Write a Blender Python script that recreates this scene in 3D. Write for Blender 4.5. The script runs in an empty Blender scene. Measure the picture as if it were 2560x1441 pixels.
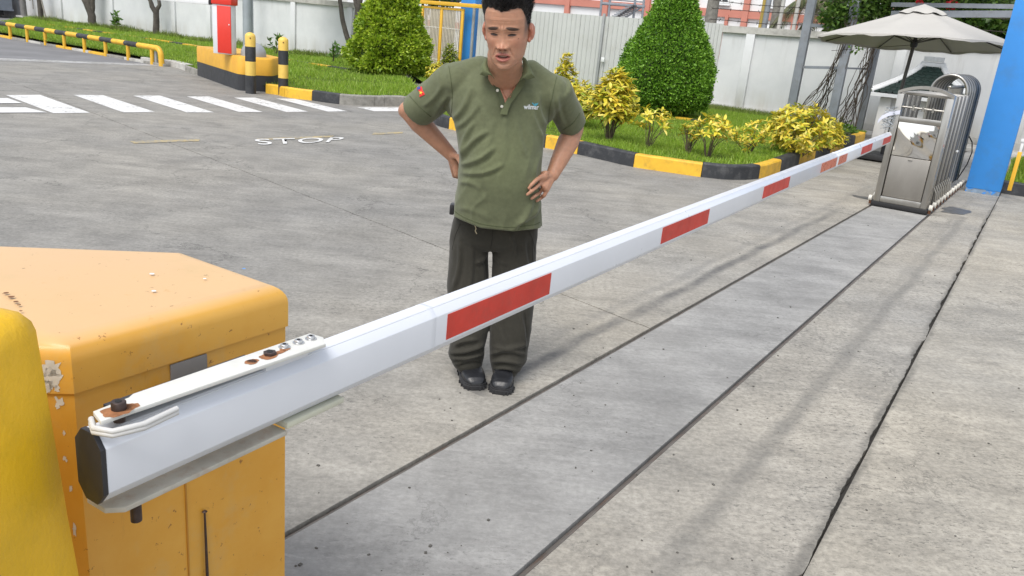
import bpy, bmesh, math, random
import numpy as np
from mathutils import Vector, Matrix, noise
random.seed(7); np.random.seed(7)
S = bpy.context.scene
COL = S.collection
R = math.radians

# ------------------------------------------------------------------ camera
CH = 1.57
TH = math.atan(2000 / 6210.0); RO = R(5.4); F = 2000.0
fw = np.array([0, math.cos(TH), -math.sin(TH)]); rt0 = np.array([1, 0, 0.]); up0 = np.cross(rt0, fw)
cr = math.cos(RO) * rt0 + math.sin(RO) * up0
cu = -math.sin(RO) * rt0 + math.cos(RO) * up0
CC = np.array([0, 0, CH])
cam = bpy.data.cameras.new('camera'); cam.sensor_width = 36; cam.lens = F / 2560 * 36; cam.clip_end = 1500; cam.clip_start = .02
co = bpy.data.objects.new('camera', cam); COL.objects.link(co)
co.matrix_world = Matrix(((cr[0], cu[0], -fw[0], CC[0]), (cr[1], cu[1], -fw[1], CC[1]), (cr[2], cu[2], -fw[2], CC[2]), (0, 0, 0, 1)))
S.camera = co
cam.dof.use_dof = False

def ray(x, y): return fw + cr * (x - 1280) / F - cu * (y - 720.5) / F
def g(x, y, z=0.):                      # the point of the level z seen at a spot of the survey
    d = ray(x, y); return Vector(CC + d * (z - CH) / d[2])
def at(x, y, Y):
    d = ray(x, y); return Vector(CC + d * Y / d[1])
def proj(P):
    v = np.array(P) - CC; z = v @ fw
    return 1280 + F * (v @ cr) / z, 720.5 - F * (v @ cu) / z

# ------------------------------------------------------------------ world, sun, exposure
w = bpy.data.worlds.new('World'); S.world = w; w.use_nodes = True
nt = w.node_tree; bg = nt.nodes['Background']
sky = nt.nodes.new('ShaderNodeTexSky'); sky.sky_type = 'NISHITA'; sky.sun_disc = False
SUN_EL, SUN_AZ = 58, 205      # azimuth clockwise from +Y
sky.sun_elevation = R(SUN_EL); sky.sun_rotation = R(SUN_AZ)
sky.air_density = 1.0; sky.dust_density = 1.5; sky.ozone_density = 1.0
hs = nt.nodes.new('ShaderNodeHueSaturation'); hs.inputs['Saturation'].default_value = .30
nt.links.new(sky.outputs[0], hs.inputs['Color']); nt.links.new(hs.outputs[0], bg.inputs[0])
bg.inputs[1].default_value = 0.125
sl = bpy.data.lights.new('sun', 'SUN'); sl.energy = 1.3; sl.angle = R(30); sl.color = (1, .955, .89)
so = bpy.data.objects.new('sun', sl); COL.objects.link(so)
sd = Vector((math.sin(R(SUN_AZ)) * math.cos(R(SUN_EL)), math.cos(R(SUN_AZ)) * math.cos(R(SUN_EL)), math.sin(R(SUN_EL))))
so.rotation_euler = sd.to_track_quat('Z', 'Y').to_euler(); so.location = sd * 40
S.view_settings.view_transform = 'Standard'; S.view_settings.look = 'None'
S.view_settings.exposure = 1.0; S.view_settings.gamma = 1
S.view_settings.use_curve_mapping = False

# ------------------------------------------------------------------ materials
class NT:
    def __init__(s, name):
        s.m = bpy.data.materials.new(name); s.m.use_nodes = True
        s.t = s.m.node_tree; s.b = s.t.nodes['Principled BSDF']
    def n(s, typ, **k):
        o = s.t.nodes.new('ShaderNode' + typ)
        for a, v in k.items(): setattr(o, a, v)
        return o
    def l(s, a, b): s.t.links.new(a, b)
    def coord(s, kind='Object'):
        if kind == 'World': return s.n('NewGeometry').outputs['Position']
        return s.n('TexCoord').outputs[kind]
    def noise(s, scale, co=None, detail=4, rough=.55, stretch=None):
        o = s.n('TexNoise'); o.inputs['Scale'].default_value = scale; o.inputs['Detail'].default_value = detail
        o.inputs['Roughness'].default_value = rough
        if co is not None:
            if stretch:
                mp = s.n('Mapping'); mp.inputs['Scale'].default_value = stretch[:3]
                if len(stretch) > 3: mp.inputs['Rotation'].default_value = (0, 0, stretch[3])
                s.l(co, mp.inputs[0]); co = mp.outputs[0]
            s.l(co, o.inputs['Vector'])
        return o.outputs['Fac']
    def ramp(s, fac, stops):
        o = s.n('ValToRGB'); e = o.color_ramp.elements
        while len(e) < len(stops): e.new(.5)
        for i, (p, c) in enumerate(stops):
            e[i].position = p; e[i].color = (c, c, c, 1) if not isinstance(c, (tuple, list)) else (*c[:3], 1)
        s.l(fac, o.inputs[0]); return o.outputs[0]
    def mix(s, fac, a, b, mode='MIX'):
        o = s.n('Mix', data_type='RGBA', blend_type=mode)
        for v, i in ((fac, 0), (a, 6), (b, 7)):
            if isinstance(v, (int, float)): o.inputs[i].default_value = v
            elif isinstance(v, (tuple, list)): o.inputs[i].default_value = (*v[:3], 1)
            else: s.l(v, o.inputs[i])
        return o.outputs[2]
    def math(s, op, a, b=None, c=None):
        o = s.n('Math', operation=op)
        for i, v in enumerate((a, b, c)):
            if v is None: continue
            if isinstance(v, (int, float)): o.inputs[i].default_value = v
            else: s.l(v, o.inputs[i])
        return o.outputs[0]
    def bump(s, h, strength=.3, dist=.002, prev=None):
        o = s.n('Bump'); o.inputs['Strength'].default_value = strength; o.inputs['Distance'].default_value = dist
        s.l(h, o.inputs['Height'])
        if prev is not None: s.l(prev, o.inputs['Normal'])
        s.l(o.outputs[0], s.b.inputs['Normal']); return o.outputs[0]
    def col(s, c):
        if isinstance(c, tuple): s.b.inputs['Base Color'].default_value = (*c, 1)
        else: s.l(c, s.b.inputs['Base Color'])
    def set(s, **k):
        for a, v in k.items():
            i = s.b.inputs[a.replace('_', ' ')]
            if isinstance(v, (int, float, tuple)): i.default_value = v
            else: s.l(v, i)

def mul(c, k): return tuple(min(1, v * k) for v in c)
def M(name, c, rough=.6, metal=0., var=.12, scale=6., bump=.15, bscale=90., bdist=.001, coat=0., dirt=None, dirt_amt=.5, dirt_scale=5., spec=.5, coord='World', chips=None):
    t = NT(name); co = t.coord(coord)
    a = t.noise(scale, co, 5, .6)
    cc = t.mix(t.ramp(a, [(.3, 0.), (.7, 1.)]), mul(c, 1 - var), mul(c, 1 + var))
    if dirt:
        d = t.noise(dirt_scale, co, 8, .7)
        cc = t.mix(t.math('MULTIPLY', t.ramp(d, [(.5, 0.), (.72, 1.)]), dirt_amt), cc, dirt)
    if chips:
        d = t.noise(chips[1], co, 6, .65)
        cc = t.mix(t.ramp(d, [(chips[2], 0.), (chips[2] + .012, 1.)]), cc, chips[0])
    t.col(cc); r = t.noise(scale * 3, co, 3)
    t.set(Roughness=t.math('MULTIPLY_ADD', r, .25, max(0.02, rough - .12)), Metallic=metal, Coat_Weight=coat)
    t.b.inputs['Specular IOR Level'].default_value = spec
    if bump: t.bump(t.noise(bscale, co, 4), bump, bdist)
    return t.m

# ------------------------------------------------------------------ mesh helpers
WL = {}
class MB:
    def __init__(s): s.v = []; s.f = []
    def add(s, vs, fs):
        o = len(s.v); s.v += [Vector(v) for v in vs]; s.f += [tuple(i + o for i in f) for f in fs]; return s
    def box(s, c, ax, hs):               # centre, three unit axes, half sizes
        c = Vector(c); X, Y, Z = [Vector(a) * h for a, h in zip(ax, hs)]
        vs = [c + X * i + Y * j + Z * k for i in (-1, 1) for j in (-1, 1) for k in (-1, 1)]
        return s.add(vs, [(0, 1, 3, 2), (4, 6, 7, 5), (0, 4, 5, 1), (2, 3, 7, 6), (0, 2, 6, 4), (1, 5, 7, 3)])
    def prism(s, pts, off):              # planar polygon swept by a vector
        n = len(pts); a = [Vector(p) for p in pts]; off = Vector(off)
        return s.add(a + [p + off for p in a], [tuple(range(n))[::-1], tuple(range(n, 2 * n))] + [(i, (i + 1) % n, (i + 1) % n + n, i + n) for i in range(n)])
    def tube(s, pts, rad, n=8, cap=True):
        pts = [Vector(p) for p in pts]; m = len(pts)
        if not isinstance(rad, (list, tuple)): rad = [rad] * m
        o = len(s.v); ref = None
        for i, p in enumerate(pts):
            d = (pts[min(i + 1, m - 1)] - pts[max(i - 1, 0)]).normalized()
            if ref is None: ref = Vector((0, 0, 1)) if abs(d.z) < .9 else Vector((1, 0, 0))
            a = (ref - d * ref.dot(d)).normalized(); b = d.cross(a); ref = a
            for k in range(n):
                t = 2 * math.pi * k / n; s.v.append(p + (a * math.cos(t) + b * math.sin(t)) * rad[i])
        for i in range(m - 1):
            for k in range(n):
                k2 = (k + 1) % n; s.f.append((o + i * n + k, o + i * n + k2, o + (i + 1) * n + k2, o + (i + 1) * n + k))
        if cap:
            s.f.append(tuple(o + k for k in range(n))[::-1]); s.f.append(tuple(o + (m - 1) * n + k for k in range(n)))
        return s
    def rev(s, c, prof, n=20, ax=None):  # profile of (radius, height)
        c = Vector(c); ax = ax or (Vector((1, 0, 0)), Vector((0, 1, 0)), Vector((0, 0, 1)))
        o = len(s.v)
        for r, h in prof:
            for k in range(n):
                t = 2 * math.pi * k / n; s.v.append(c + ax[0] * r * math.cos(t) + ax[1] * r * math.sin(t) + ax[2] * h)
        for i in range(len(prof) - 1):
            for k in range(n):
                k2 = (k + 1) % n; s.f.append((o + i * n + k, o + i * n + k2, o + (i + 1) * n + k2, o + (i + 1) * n + k))
        s.f.append(tuple(o + k for k in range(n))[::-1]); s.f.append(tuple(o + (len(prof) - 1) * n + k for k in range(n)))
        return s
    def build(s, name, mat, parent=None, smooth=False, bevel=0, **tags):
        return mk(name, s.v, s.f, mat, parent, smooth, bevel, **tags)

def world_of(o): return WL.get(o.name, Vector((0, 0, 0)))
def tagit(o, label=None, cat=None, group=None, kind=None):
    if label: o['label'] = label
    if cat: o['category'] = cat
    if group: o['group'] = group
    if kind: o['kind'] = kind
def mk(name, v, f, mat, parent=None, smooth=False, bevel=0, origin=None, **tags):
    me = bpy.data.meshes.new(name); L = Vector((0, 0, 0))
    if parent is not None: L = world_of(parent)
    elif origin is not None: L = Vector(origin)
    me.from_pydata([tuple(Vector(p) - L) for p in v] if L.length else [tuple(p) for p in v], [], f)
    me.validate(); me.update()
    me.materials.append(mat)
    o = bpy.data.objects.new(name, me); COL.objects.link(o)
    if parent is not None: o.parent = parent
    else: o.location = L
    WL[o.name] = L
    if smooth:
        for p in me.polygons: p.use_smooth = True
    if bevel:
        bm = bmesh.new(); bm.from_mesh(me)
        bmesh.ops.remove_doubles(bm, verts=bm.verts, dist=1e-6)
        bmesh.ops.recalc_face_normals(bm, faces=bm.faces)
        es = [e for e in bm.edges if len(e.link_faces) == 2 and e.calc_face_angle(0) > .5]
        bmesh.ops.bevel(bm, geom=es, offset=bevel, segments=2, affect='EDGES', profile=.5)
        bm.to_mesh(me); bm.free()
        for p in me.polygons: p.use_smooth = True
        me.set_sharp_from_angle(angle=R(35))
    elif smooth:
        me.set_sharp_from_angle(angle=R(50))
    tagit(o, **tags); return o
def thing(name, loc, label, cat, group=None, kind=None):
    o = bpy.data.objects.new(name, None); COL.objects.link(o); o.location = loc; WL[o.name] = Vector(loc)
    o.empty_display_size = .1; tagit(o, label, cat, group, kind); return o
def copy_part(src, name, parent, M4):    # another piece sharing the mesh data
    o = bpy.data.objects.new(name, src.data); COL.objects.link(o); o.parent = parent
    o.matrix_local = M4; WL[o.name] = world_of(parent); return o
def piece(me, name, parent, Mw):
    o = bpy.data.objects.new(name, me); COL.objects.link(o); o.parent = parent
    o.matrix_local = Matrix.Translation(-world_of(parent)) @ Mw; return o

X3, Y3, Z3 = Vector((1, 0, 0)), Vector((0, 1, 0)), Vector((0, 0, 1))
DR = Vector((.549, .836, 0)).normalized()     # along the gate rails and the boom
DN = Vector((DR.y, -DR.x, 0))                 # to the right of them
WA = Vector((-14.14, 32.59, 0)); WD = Vector((.861, -.508, 0)).normalized(); WN = Vector((-WD.y, WD.x, 0))  # boundary wall: start, along, away from us
if WN.y < 0: WN = -WN
def onwall(x, y, off=0.):
    r = Vector(ray(x, y)); A = WA + WN * off - Vector(CC); t = A.dot(WN) / r.dot(WN)
    q = Vector(CC) + r * t; return (q - WA).dot(WD), q.z
def wp(s, z, off=0.): return WA + WD * s + WN * off + Z3 * z

# palette
m_white_metal = M('white_painted_metal', (.72, .73, .73), .45, 0, .05, 5, .05, 40)
m_yellow = M('yellow_road_paint', (.72, .42, .03), .55, 0, .14, 5, .35, 60, .002, dirt=(.25, .17, .05), dirt_amt=.55, dirt_scale=9, chips=((.30, .28, .24), 17, .71))
m_black = M('black_road_paint', (.028, .03, .034), .6, 0, .2, 5, .35, 60, .002, dirt=(.13, .13, .13), dirt_amt=.6, dirt_scale=7, chips=((.25, .24, .22), 19, .72))
m_greykerb = M('bare_kerb_concrete', (.26, .25, .225), .85, 0, .25, 9, .5, 70, .004, dirt=(.09, .085, .07), dirt_amt=.6, dirt_scale=12)
m_dark = M('dark_gap', (.015, .015, .016), .8)
m_steel_grey = M('grey_painted_steel', (.23, .25, .28), .5, 0, .12, 4, .1, 50, dirt=(.14, .12, .10), dirt_amt=.4, dirt_scale=7)
m_blackplastic = M('black_plastic', (.02, .02, .024), .4, 0, .2, 10, .1)
# ------------------------------------------------------------------ ground
def concrete(name, base, warm, k=1., streaks=None, cracks=.5, speck=1., blend=None):
    t = NT(name); co = t.coord('World')
    big = t.noise(.33, co, 4, .55); med = t.noise(2.2, co, 8, .68); fine = t.noise(38, co, 6, .75)
    st = t.noise(1.1, co, 8, .72, (1, 7., 1, R(-33)))
    c = t.mix(t.ramp(big, [(.36, 0.), (.62, 1.)]), mul(base, k), mul(warm, k))
    if blend:
        P, N, b2, w2, d0, d1 = blend
        sp = t.n('SeparateXYZ'); t.l(co, sp.inputs[0])
        dd = t.math('ADD', t.math('MULTIPLY', sp.outputs[0], N.x), t.math('MULTIPLY_ADD', sp.outputs[1], N.y, -(P.x * N.x + P.y * N.y)))
        dd = t.math('MULTIPLY_ADD', med, 1.2, t.math('SUBTRACT', dd, .6))
        mr = t.n('MapRange', interpolation_type='SMOOTHSTEP'); t.l(dd, mr.inputs[0]); mr.inputs[1].default_value = d0; mr.inputs[2].default_value = d1
        c = t.mix(mr.outputs[0], t.mix(t.ramp(big, [(.36, 0.), (.62, 1.)]), b2, w2), c)
    f = t.math('MULTIPLY_ADD', t.ramp(med, [(.38, 0.), (.62, 1.)]), .30, .84)
    f = t.math('MULTIPLY', f, t.math('MULTIPLY_ADD', t.ramp(st, [(.38, 0.), (.62, 1.)]), .20, .90))
    f = t.math('MULTIPLY', f, t.math('MULTIPLY_ADD', t.ramp(fine, [(.38, 0.), (.62, 1.)]), .34 * speck, 1 - .16 * speck))
    cb = t.n('CombineColor'); [t.l(f, cb.inputs[i]) for i in range(3)]
    c = t.mix(1., c, cb.outputs[0], 'MULTIPLY')
    # small pits and dark flecks
    pits = t.ramp(t.noise(30, co, 7, .8, (1, 2.3, 1, R(-25))), [(.555, 0.), (.60, 1.)])
    area = t.ramp(t.noise(.9, co, 5, .6), [(.44, .12), (.56, 1.)])
    c = t.mix(t.math('MULTIPLY', t.math('MULTIPLY', pits, area), .72 * speck), c, mul(base, .28))
    p2 = t.ramp(t.noise(13, co, 10, .85, (1, 2.0, 1, R(-28))), [(.565, 0.), (.585, 1.)])
    c = t.mix(t.math('MULTIPLY', t.math('MULTIPLY', p2, area), .45 * speck), c, mul(base, .36))
    pale = t.ramp(t.noise(11, co, 7, .78, (1, 3, 1, R(-25))), [(.55, 0.), (.62, 1.)])
    c = t.mix(t.math('MULTIPLY', pale, .40), c, mul(warm, 1.35))
    dk = t.ramp(t.noise(1.6, co, 9, .78, (1, 1.6, 1, R(-30))), [(.57, 0.), (.66, 1.)])
    c = t.mix(t.math('MULTIPLY', dk, .38), c, mul(base, .55))
    # hairline map cracking
    v = t.n('TexVoronoi', feature='DISTANCE_TO_EDGE'); v.inputs['Scale'].default_value = .85
    wv = t.n('VectorMath', operation='MULTIPLY_ADD'); nn = t.n('TexNoise'); nn.inputs['Scale'].default_value = 2.5; nn.inputs['Detail'].default_value = 8
    nn.inputs['Roughness'].default_value = .7
    t.l(co, nn.inputs[0]); t.l(nn.outputs['Color'], wv.inputs[0]); wv.inputs[1].default_value = (.9, .9, .9); t.l(co, wv.inputs[2]); t.l(wv.outputs[0], v.inputs['Vector'])
    line = t.ramp(v.outputs['Distance'], [(.0, 1.), (.009, 0.)])
    cm = t.ramp(t.noise(.8, co, 3), [(.48, 0.), (.54, 1.)])
    cf = t.math('MULTIPLY', t.math('MULTIPLY', line, cm), cracks)
    c = t.mix(cf, c, mul(base, .22))
    h = fine
    if streaks:
        sep = t.n('SeparateXYZ'); t.l(co, sep.inputs[0])
        wob = t.noise(1.4, co, 5, .6)
        for (P, D, wd, amt, colr, s0, s1) in streaks:
            N = Vector((D.y, -D.x, 0))
            dist = t.math('ADD', t.math('MULTIPLY', sep.outputs[0], N.x), t.math('MULTIPLY_ADD', sep.outputs[1], N.y, -(P.x * N.x + P.y * N.y)))
            dist = t.math('ADD', dist, t.math('MULTIPLY_ADD', wob, .12, -.06))
            al = t.math('ADD', t.math('MULTIPLY', sep.outputs[0], D.x), t.math('MULTIPLY_ADD', sep.outputs[1], D.y, -(P.x * D.x + P.y * D.y)))
            mk_ = t.ramp(t.math('ABSOLUTE', dist), [(wd * .25, 1.), (wd, 0.)])
            lm = t.math('MULTIPLY', t.math('GREATER_THAN', al, s0), t.math('LESS_THAN', al, s1))
            br = t.ramp(t.noise(2.2, co, 6, .75), [(.36, .15), (.6, 1.)])
            c = t.mix(t.math('MULTIPLY', t.math('MULTIPLY', mk_, lm), t.math('MULTIPLY', br, amt)), c, colr)
    t.col(c); t.set(Roughness=t.math('MULTIPLY_ADD', med, .25, .62)); t.b.inputs['Specular IOR Level'].default_value = .35
    b1 = t.bump(h, .35, .0025); t.bump(t.noise(140, co, 3), .25, .001, b1)
    return t.m

R1a, R1b = g(1245, 1040), g(2175, 515)
R2a, R2b = g(1740, 1050), g(2320, 540)
D1 = (R1b - R1a).normalized(); D2 = (R2b - R2a).normalized()
N1 = Vector((D1.y, -D1.x, 0)); N2 = Vector((D2.y, -D2.x, 0))
B1_, B2_ = g(2490, 505), g(2000, 1441); DB_ = (B1_ - B2_).normalized()
tyre = [(R1a - N1 * .20, D1, .060, .85, (.085, .085, .085), .1, 6.6), (R1a - N1 * .33, D1, .05, .3, (.12, .12, .12), 1., 9),
        (R2a + N2 * .33, D2, .06, .62, (.12, .118, .11), -3, 7.2), (R2a + N2 * .25, D2, .04, .3, (.14, .135, .12), 2, 9), (B2_, DB_, .035, .7, (.07, .068, .062), -4, 9.5)]
tyreB = [tyre[-1]]
m_far = concrete('concrete_grey', (.215, .21, .198), (.26, .248, .222), 1.0, tyre, .8, 1., (R1a, -N1, (.27, .262, .242), (.335, .31, .262), .2, 2.4))
m_mid = concrete('concrete_track', (.27, .268, .26), (.29, .285, .272), 1.02, None, .35, .6)
m_right1 = concrete('concrete_right', (.265, .258, .24), (.325, .302, .258), 1.0, tyre, .6, 1.2)
m_right2 = concrete('concrete_beige', (.285, .272, .242), (.335, .308, .256), 1.02, tyreB, .5, 1.15)
m_asph = M('old_asphalt', (.17, .17, .175), .8, 0, .2, .8, .5, 120, .003)
m_soil = M('bare_soil', (.11, .085, .06), .9, 0, .3, 3, .6, 40, .01)
m_joint = M('joint_dirt', (.045, .043, .04), .9, 0, .3, 30)

def fract(t, k): return sum(noise.noise(Vector((t * f * 2.2, k, 0))) * a for f, a in ((1, 1), (2.7, .55), (7.1, .33), (17, .2)))
def clip(poly, P, N, gap):                # keep the side N points to
    out = []
    for i, a in enumerate(poly):
        b = poly[(i + 1) % len(poly)]; da = (a - P).dot(N) - gap; db = (b - P).dot(N) - gap
        if da >= 0: out.append(a)
        if (da > 0) != (db > 0) and abs(da - db) > 1e-9: out.append(a + (b - a) * (da / (da - db)))
    return out
def rough(poly, P, D, amp, key, step=.04, own=.004):
    N = Vector((D.y, -D.x, 0)); out = []
    for i, a in enumerate(poly):
        b = poly[(i + 1) % len(poly)]; out.append(a)
        if abs((a - P).dot(N)) < .05 and abs((b - P).dot(N)) < .05 and (b - a).length > .3:
            n = int((b - a).length / step)
            for k in range(1, min(n, 900)):
                q = a.lerp(b, k / n); s = (q - P).dot(D)
                out.append(q + N * (fract(s, key) * amp + fract(s * 3, key + 5 + a.x) * own))
    return out
big = [Vector(p) for p in ((-55, -6, 0), (40, -6, 0), (40, 45, 0), (-55, 45, 0))]
A1, A2 = g(70, 220), g(1130, 630); DA = (A2 - A1).normalized(); NA = Vector((-DA.y, DA.x, 0))      # NA away from us
if NA.y < 0: NA = -NA
B1, B2 = g(2490, 505), g(2000, 1441); DB = (B1 - B2).normalized(); NB = Vector((DB.y, -DB.x, 0))
S1_, S2_ = g(0, 150), g(425, 164); DS = (S2_ - S1_).normalized(); NS = Vector((-DS.y, DS.x, 0))
if NS.y < 0: NS = -NS
ground = mk('ground', [(-400, -200, -.12), (400, -200, -.12), (400, 500, -.12), (-400, 500, -.12)], [(0, 1, 2, 3)], m_soil, kind='structure')
road = thing('road', (0, 0, 0), None, None, kind='structure')
m1 = mk('joint_bed', [(-55, -6, -.035), (40, -6, -.035), (40, 45, -.035), (-55, 45, -.035)], [(0, 1, 2, 3)], m_joint, road)
def slab(poly, mat):
    bm = bmesh.new(); top = [bm.verts.new(p) for p in poly]; f = bm.faces.new(top)
    if f.normal.z < 0 or f.calc_area() and (f.normal_update() or f.normal.z < 0): f.normal_flip()
    e = bmesh.ops.extrude_face_region(bm, geom=[f]); 
    for v in [x for x in e['geom'] if isinstance(x, bmesh.types.BMVert)]: v.co.z -= .03
    bmesh.ops.recalc_face_normals(bm, faces=bm.faces)
    bmesh.ops.triangulate(bm, faces=[x for x in bm.faces if len(x.verts) > 4])
    me = bpy.data.meshes.new('concrete_slab'); bm.to_mesh(me); bm.free(); me.materials.append(mat)
    o = bpy.data.objects.new('concrete_slab', me); COL.objects.link(o); o.parent = road; return o
gr = .015
left = clip(big, R1a, -N1, gr)
nearL = clip(left, A1, -NA, .006); farL = clip(left, A1, NA, .006)
farL2 = clip(farL, S1_, -NS, .012)
slab(rough(rough(nearL, A1 - NA * .006, DA, .012, 3), R1a - N1 * gr, D1, .001, 1, .1, .002), m_far)
slab(rough(rough(farL2, A1 + NA * .006, DA, .012, 3), S1_, DS, .02, 8), m_far)
o_ = slab(rough(clip(farL, S1_, NS, .012), S1_, DS, .02, 8), m_asph); o_.name = 'asphalt_lane'; o_['label'] = 'darker lane by the guard rail'
mid = clip(clip(big, R1a, N1, gr), R2a, -N2, gr)
slab(mid, m_mid)
r1 = clip(clip(big, R2a, N2, gr), B2, -NB, .006); r2 = clip(clip(big, B2, NB, .006), R2a, N2, gr)
slab(rough(r1, B2 - NB * .007, DB, .018, 12, .02, .007), m_right1)
slab(rough(r2, B2 + NB * .007, DB, .018, 12, .02, .007), m_right2)
# ------------------------------------------------------------------ rails, painted markings
m_rail = M('rusty_rail_steel', (.15, .135, .12), .5, .3, .3, 8, .4, 60, dirt=(.13, .06, .03), dirt_amt=.6, dirt_scale=11)
for P, D in ((R1a, D1), (R2a, D2)):
    N = Vector((D.y, -D.x, 0)); b = MB()
    b.box(P + D * 2.5 + N * .010 + Z3 * -.012, (D, N, Z3), (9, .0028, .0105))
    b.box(P + D * 2.5 - N * .0045 + Z3 * -.022, (D, N, Z3), (9, .0055, .008))
    b.box(P + D * 2.5 + Z3 * -.027, (D, N, Z3), (9, .014, .003))
    r = b.build('gate_rail', m_rail, kind='structure')
def paint_mat(name, c, wear, scale=14, base=(.24, .232, .215)):
    t = NT(name); co = t.coord('World')
    n_ = t.noise(scale, co, 8, .75); b_ = t.noise(2.5, co, 4)
    m = t.ramp(t.math('ADD', t.math('MULTIPLY', n_, .7), t.math('MULTIPLY', b_, .3)), [(wear - .01, 0.), (wear + .02, 1.)])
    cc = t.mix(m, c, base); t.col(t.mix(t.ramp(t.noise(5, co, 5), [(.3, 0.), (.7, .25)]), cc, mul(c, .75)))
    t.set(Roughness=.6); t.bump(n_, .2, .001); return t.m
m_zebra = paint_mat('white_road_paint', (.66, .66, .65), .555)
m_worn_yellow = paint_mat('worn_yellow_line_paint', (.42, .33, .16), .50, 22)
m_worn_white = paint_mat('worn_white_line_paint', (.64, .64, .63), .60)
marks = thing('road_markings', (0, 0, 0), None, None, kind='structure')
def sheet(name, px, mat, z=.004, parent=marks, **k):
    return mk(name, [g(x, y) + Z3 * z for x, y in px], [tuple(range(len(px)))], mat, parent, **k)
for q in (((15, 239), (100, 238), (225, 283), (133, 284)), ((183, 238), (258, 239), (388, 281), (308, 282)),
          ((333, 240), (400, 240), (535, 282), (467, 282)), ((467, 242), (523, 242), (657, 281), (598, 281)),
          ((585, 245), (638, 245), (770, 280), (716, 281)), ((690, 247), (737, 248), (868, 279), (820, 280)),
          ((892, 269), (1085, 270), (1120, 279), (935, 279)), ):
    sheet('crossing_stripe', q, m_zebra)
for q in (((-60, 247), (20, 247), (56, 260), (-40, 260)), ((-90, 270), (64, 270), (118, 283), (-80, 284)), ):
    sheet('stop_line', q, m_worn_white, .008)
for q in (((325, 354), (500, 349), (497, 354), (335, 360)), ((640, 347.5), (835, 340), (830, 344), (650, 352)), ((935, 333), (1008, 330.5), (1005, 335), (930, 338)),
          ((640, 145), (100, 146), (60, 143), (380, 142)) ):
    if q[0][0] == 640 and q[0][1] == 145: continue
    sheet('yellow_line', q, m_worn_yellow)
sheet('white_line', ((-30, 145), (420, 163), (425, 167), (-30, 151)), paint_mat('faded_white_line', (.42, .42, .42), .5, 12), .004)
# STOP lettering
tc = bpy.data.curves.new('stop_text', 'FONT'); tc.body = 'STOP'; tc.size = 1; tc.extrude = 0; tc.offset = .012; tc.space_character = 1.12
to = bpy.data.objects.new('stop_text', tc); COL.objects.link(to)
bpy.context.view_layer.update()
me = bpy.data.meshes.new_from_object(to.evaluated_get(bpy.context.evaluated_depsgraph_get()))
bpy.data.objects.remove(to)
xs = [v.co.x for v in me.vertices]; ys = [v.co.y for v in me.vertices]
x0, x1, y0, y1 = min(xs), max(xs), min(ys), max(ys)
q00, q10, q11, q01 = g(648, 364), g(846, 356.5), g(864, 344.5), g(634, 349.5)
for v in me.vertices:
    u = (v.co.x - x0) / (x1 - x0); t_ = (v.co.y - y0) / (y1 - y0)
    v.co = q00.lerp(q10, u).lerp(q01.lerp(q11, u), t_) + Z3 * .008
me.materials.clear(); me.materials.append(m_zebra)
so_ = bpy.data.objects.new('stop_lettering', me); COL.objects.link(so_); so_.parent = marks; so_['label'] = 'white STOP lettering on the concrete'

# ------------------------------------------------------------------ lawns and kerbs
LZ = .13
def lawn_mat():
    t = NT('lawn_green'); co = t.coord('World')
    a = t.noise(.9, co, 5, .6); b = t.noise(18, co, 6, .75)
    c = t.mix(t.ramp(a, [(.35, 0.), (.65, 1.)]), (.13, .22, .02), (.20, .29, .035))
    c = t.mix(t.ramp(b, [(.35, 0.), (.7, 1.)]), mul((.04, .06, .012), .8), c)
    t.col(c); t.set(Roughness=.9); t.b.inputs['Specular IOR Level'].default_value = .1
    t.bump(b, .8, .02); return t.m
m_lawn = lawn_mat()
def leaf_mat(name, cols, trans=.25, rough=.45, scale=3.):
    t = NT(name); ri = t.n('NewGeometry').outputs['Random Per Island']
    st = [(i / max(1, len(cols) - 1), c) for i, c in enumerate(cols)]
    c = t.ramp(ri, st); co = t.coord('World')
    c = t.mix(t.ramp(t.noise(scale, co, 3), [(.3, 0.), (.7, 1.)]), c, mul(cols[len(cols) // 2], 1.25), 'MIX') if False else c
    t.col(c); t.set(Roughness=rough); t.b.inputs['Specular IOR Level'].default_value = .4
    tr = t.n('BsdfTranslucent'); t.l(c, tr.inputs[0]); ms = t.n('MixShader'); ms.inputs[0].default_value = trans
    out = [n for n in t.t.nodes if n.type == 'OUTPUT_MATERIAL'][0]
    t.l(t.b.outputs[0], ms.inputs[1]); t.l(tr.outputs[0], ms.inputs[2]); t.l(ms.outputs[0], out.inputs[0]); return t.m
m_grass = leaf_mat('grass_blade', [(.16, .28, .018), (.25, .41, .035), (.32, .47, .05), (.36, .46, .09), (.19, .33, .024)], .4)
m_grass2 = leaf_mat('dry_grass_blade', [(.09, .15, .02), (.15, .21, .035), (.24, .25, .08)], .3)

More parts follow.
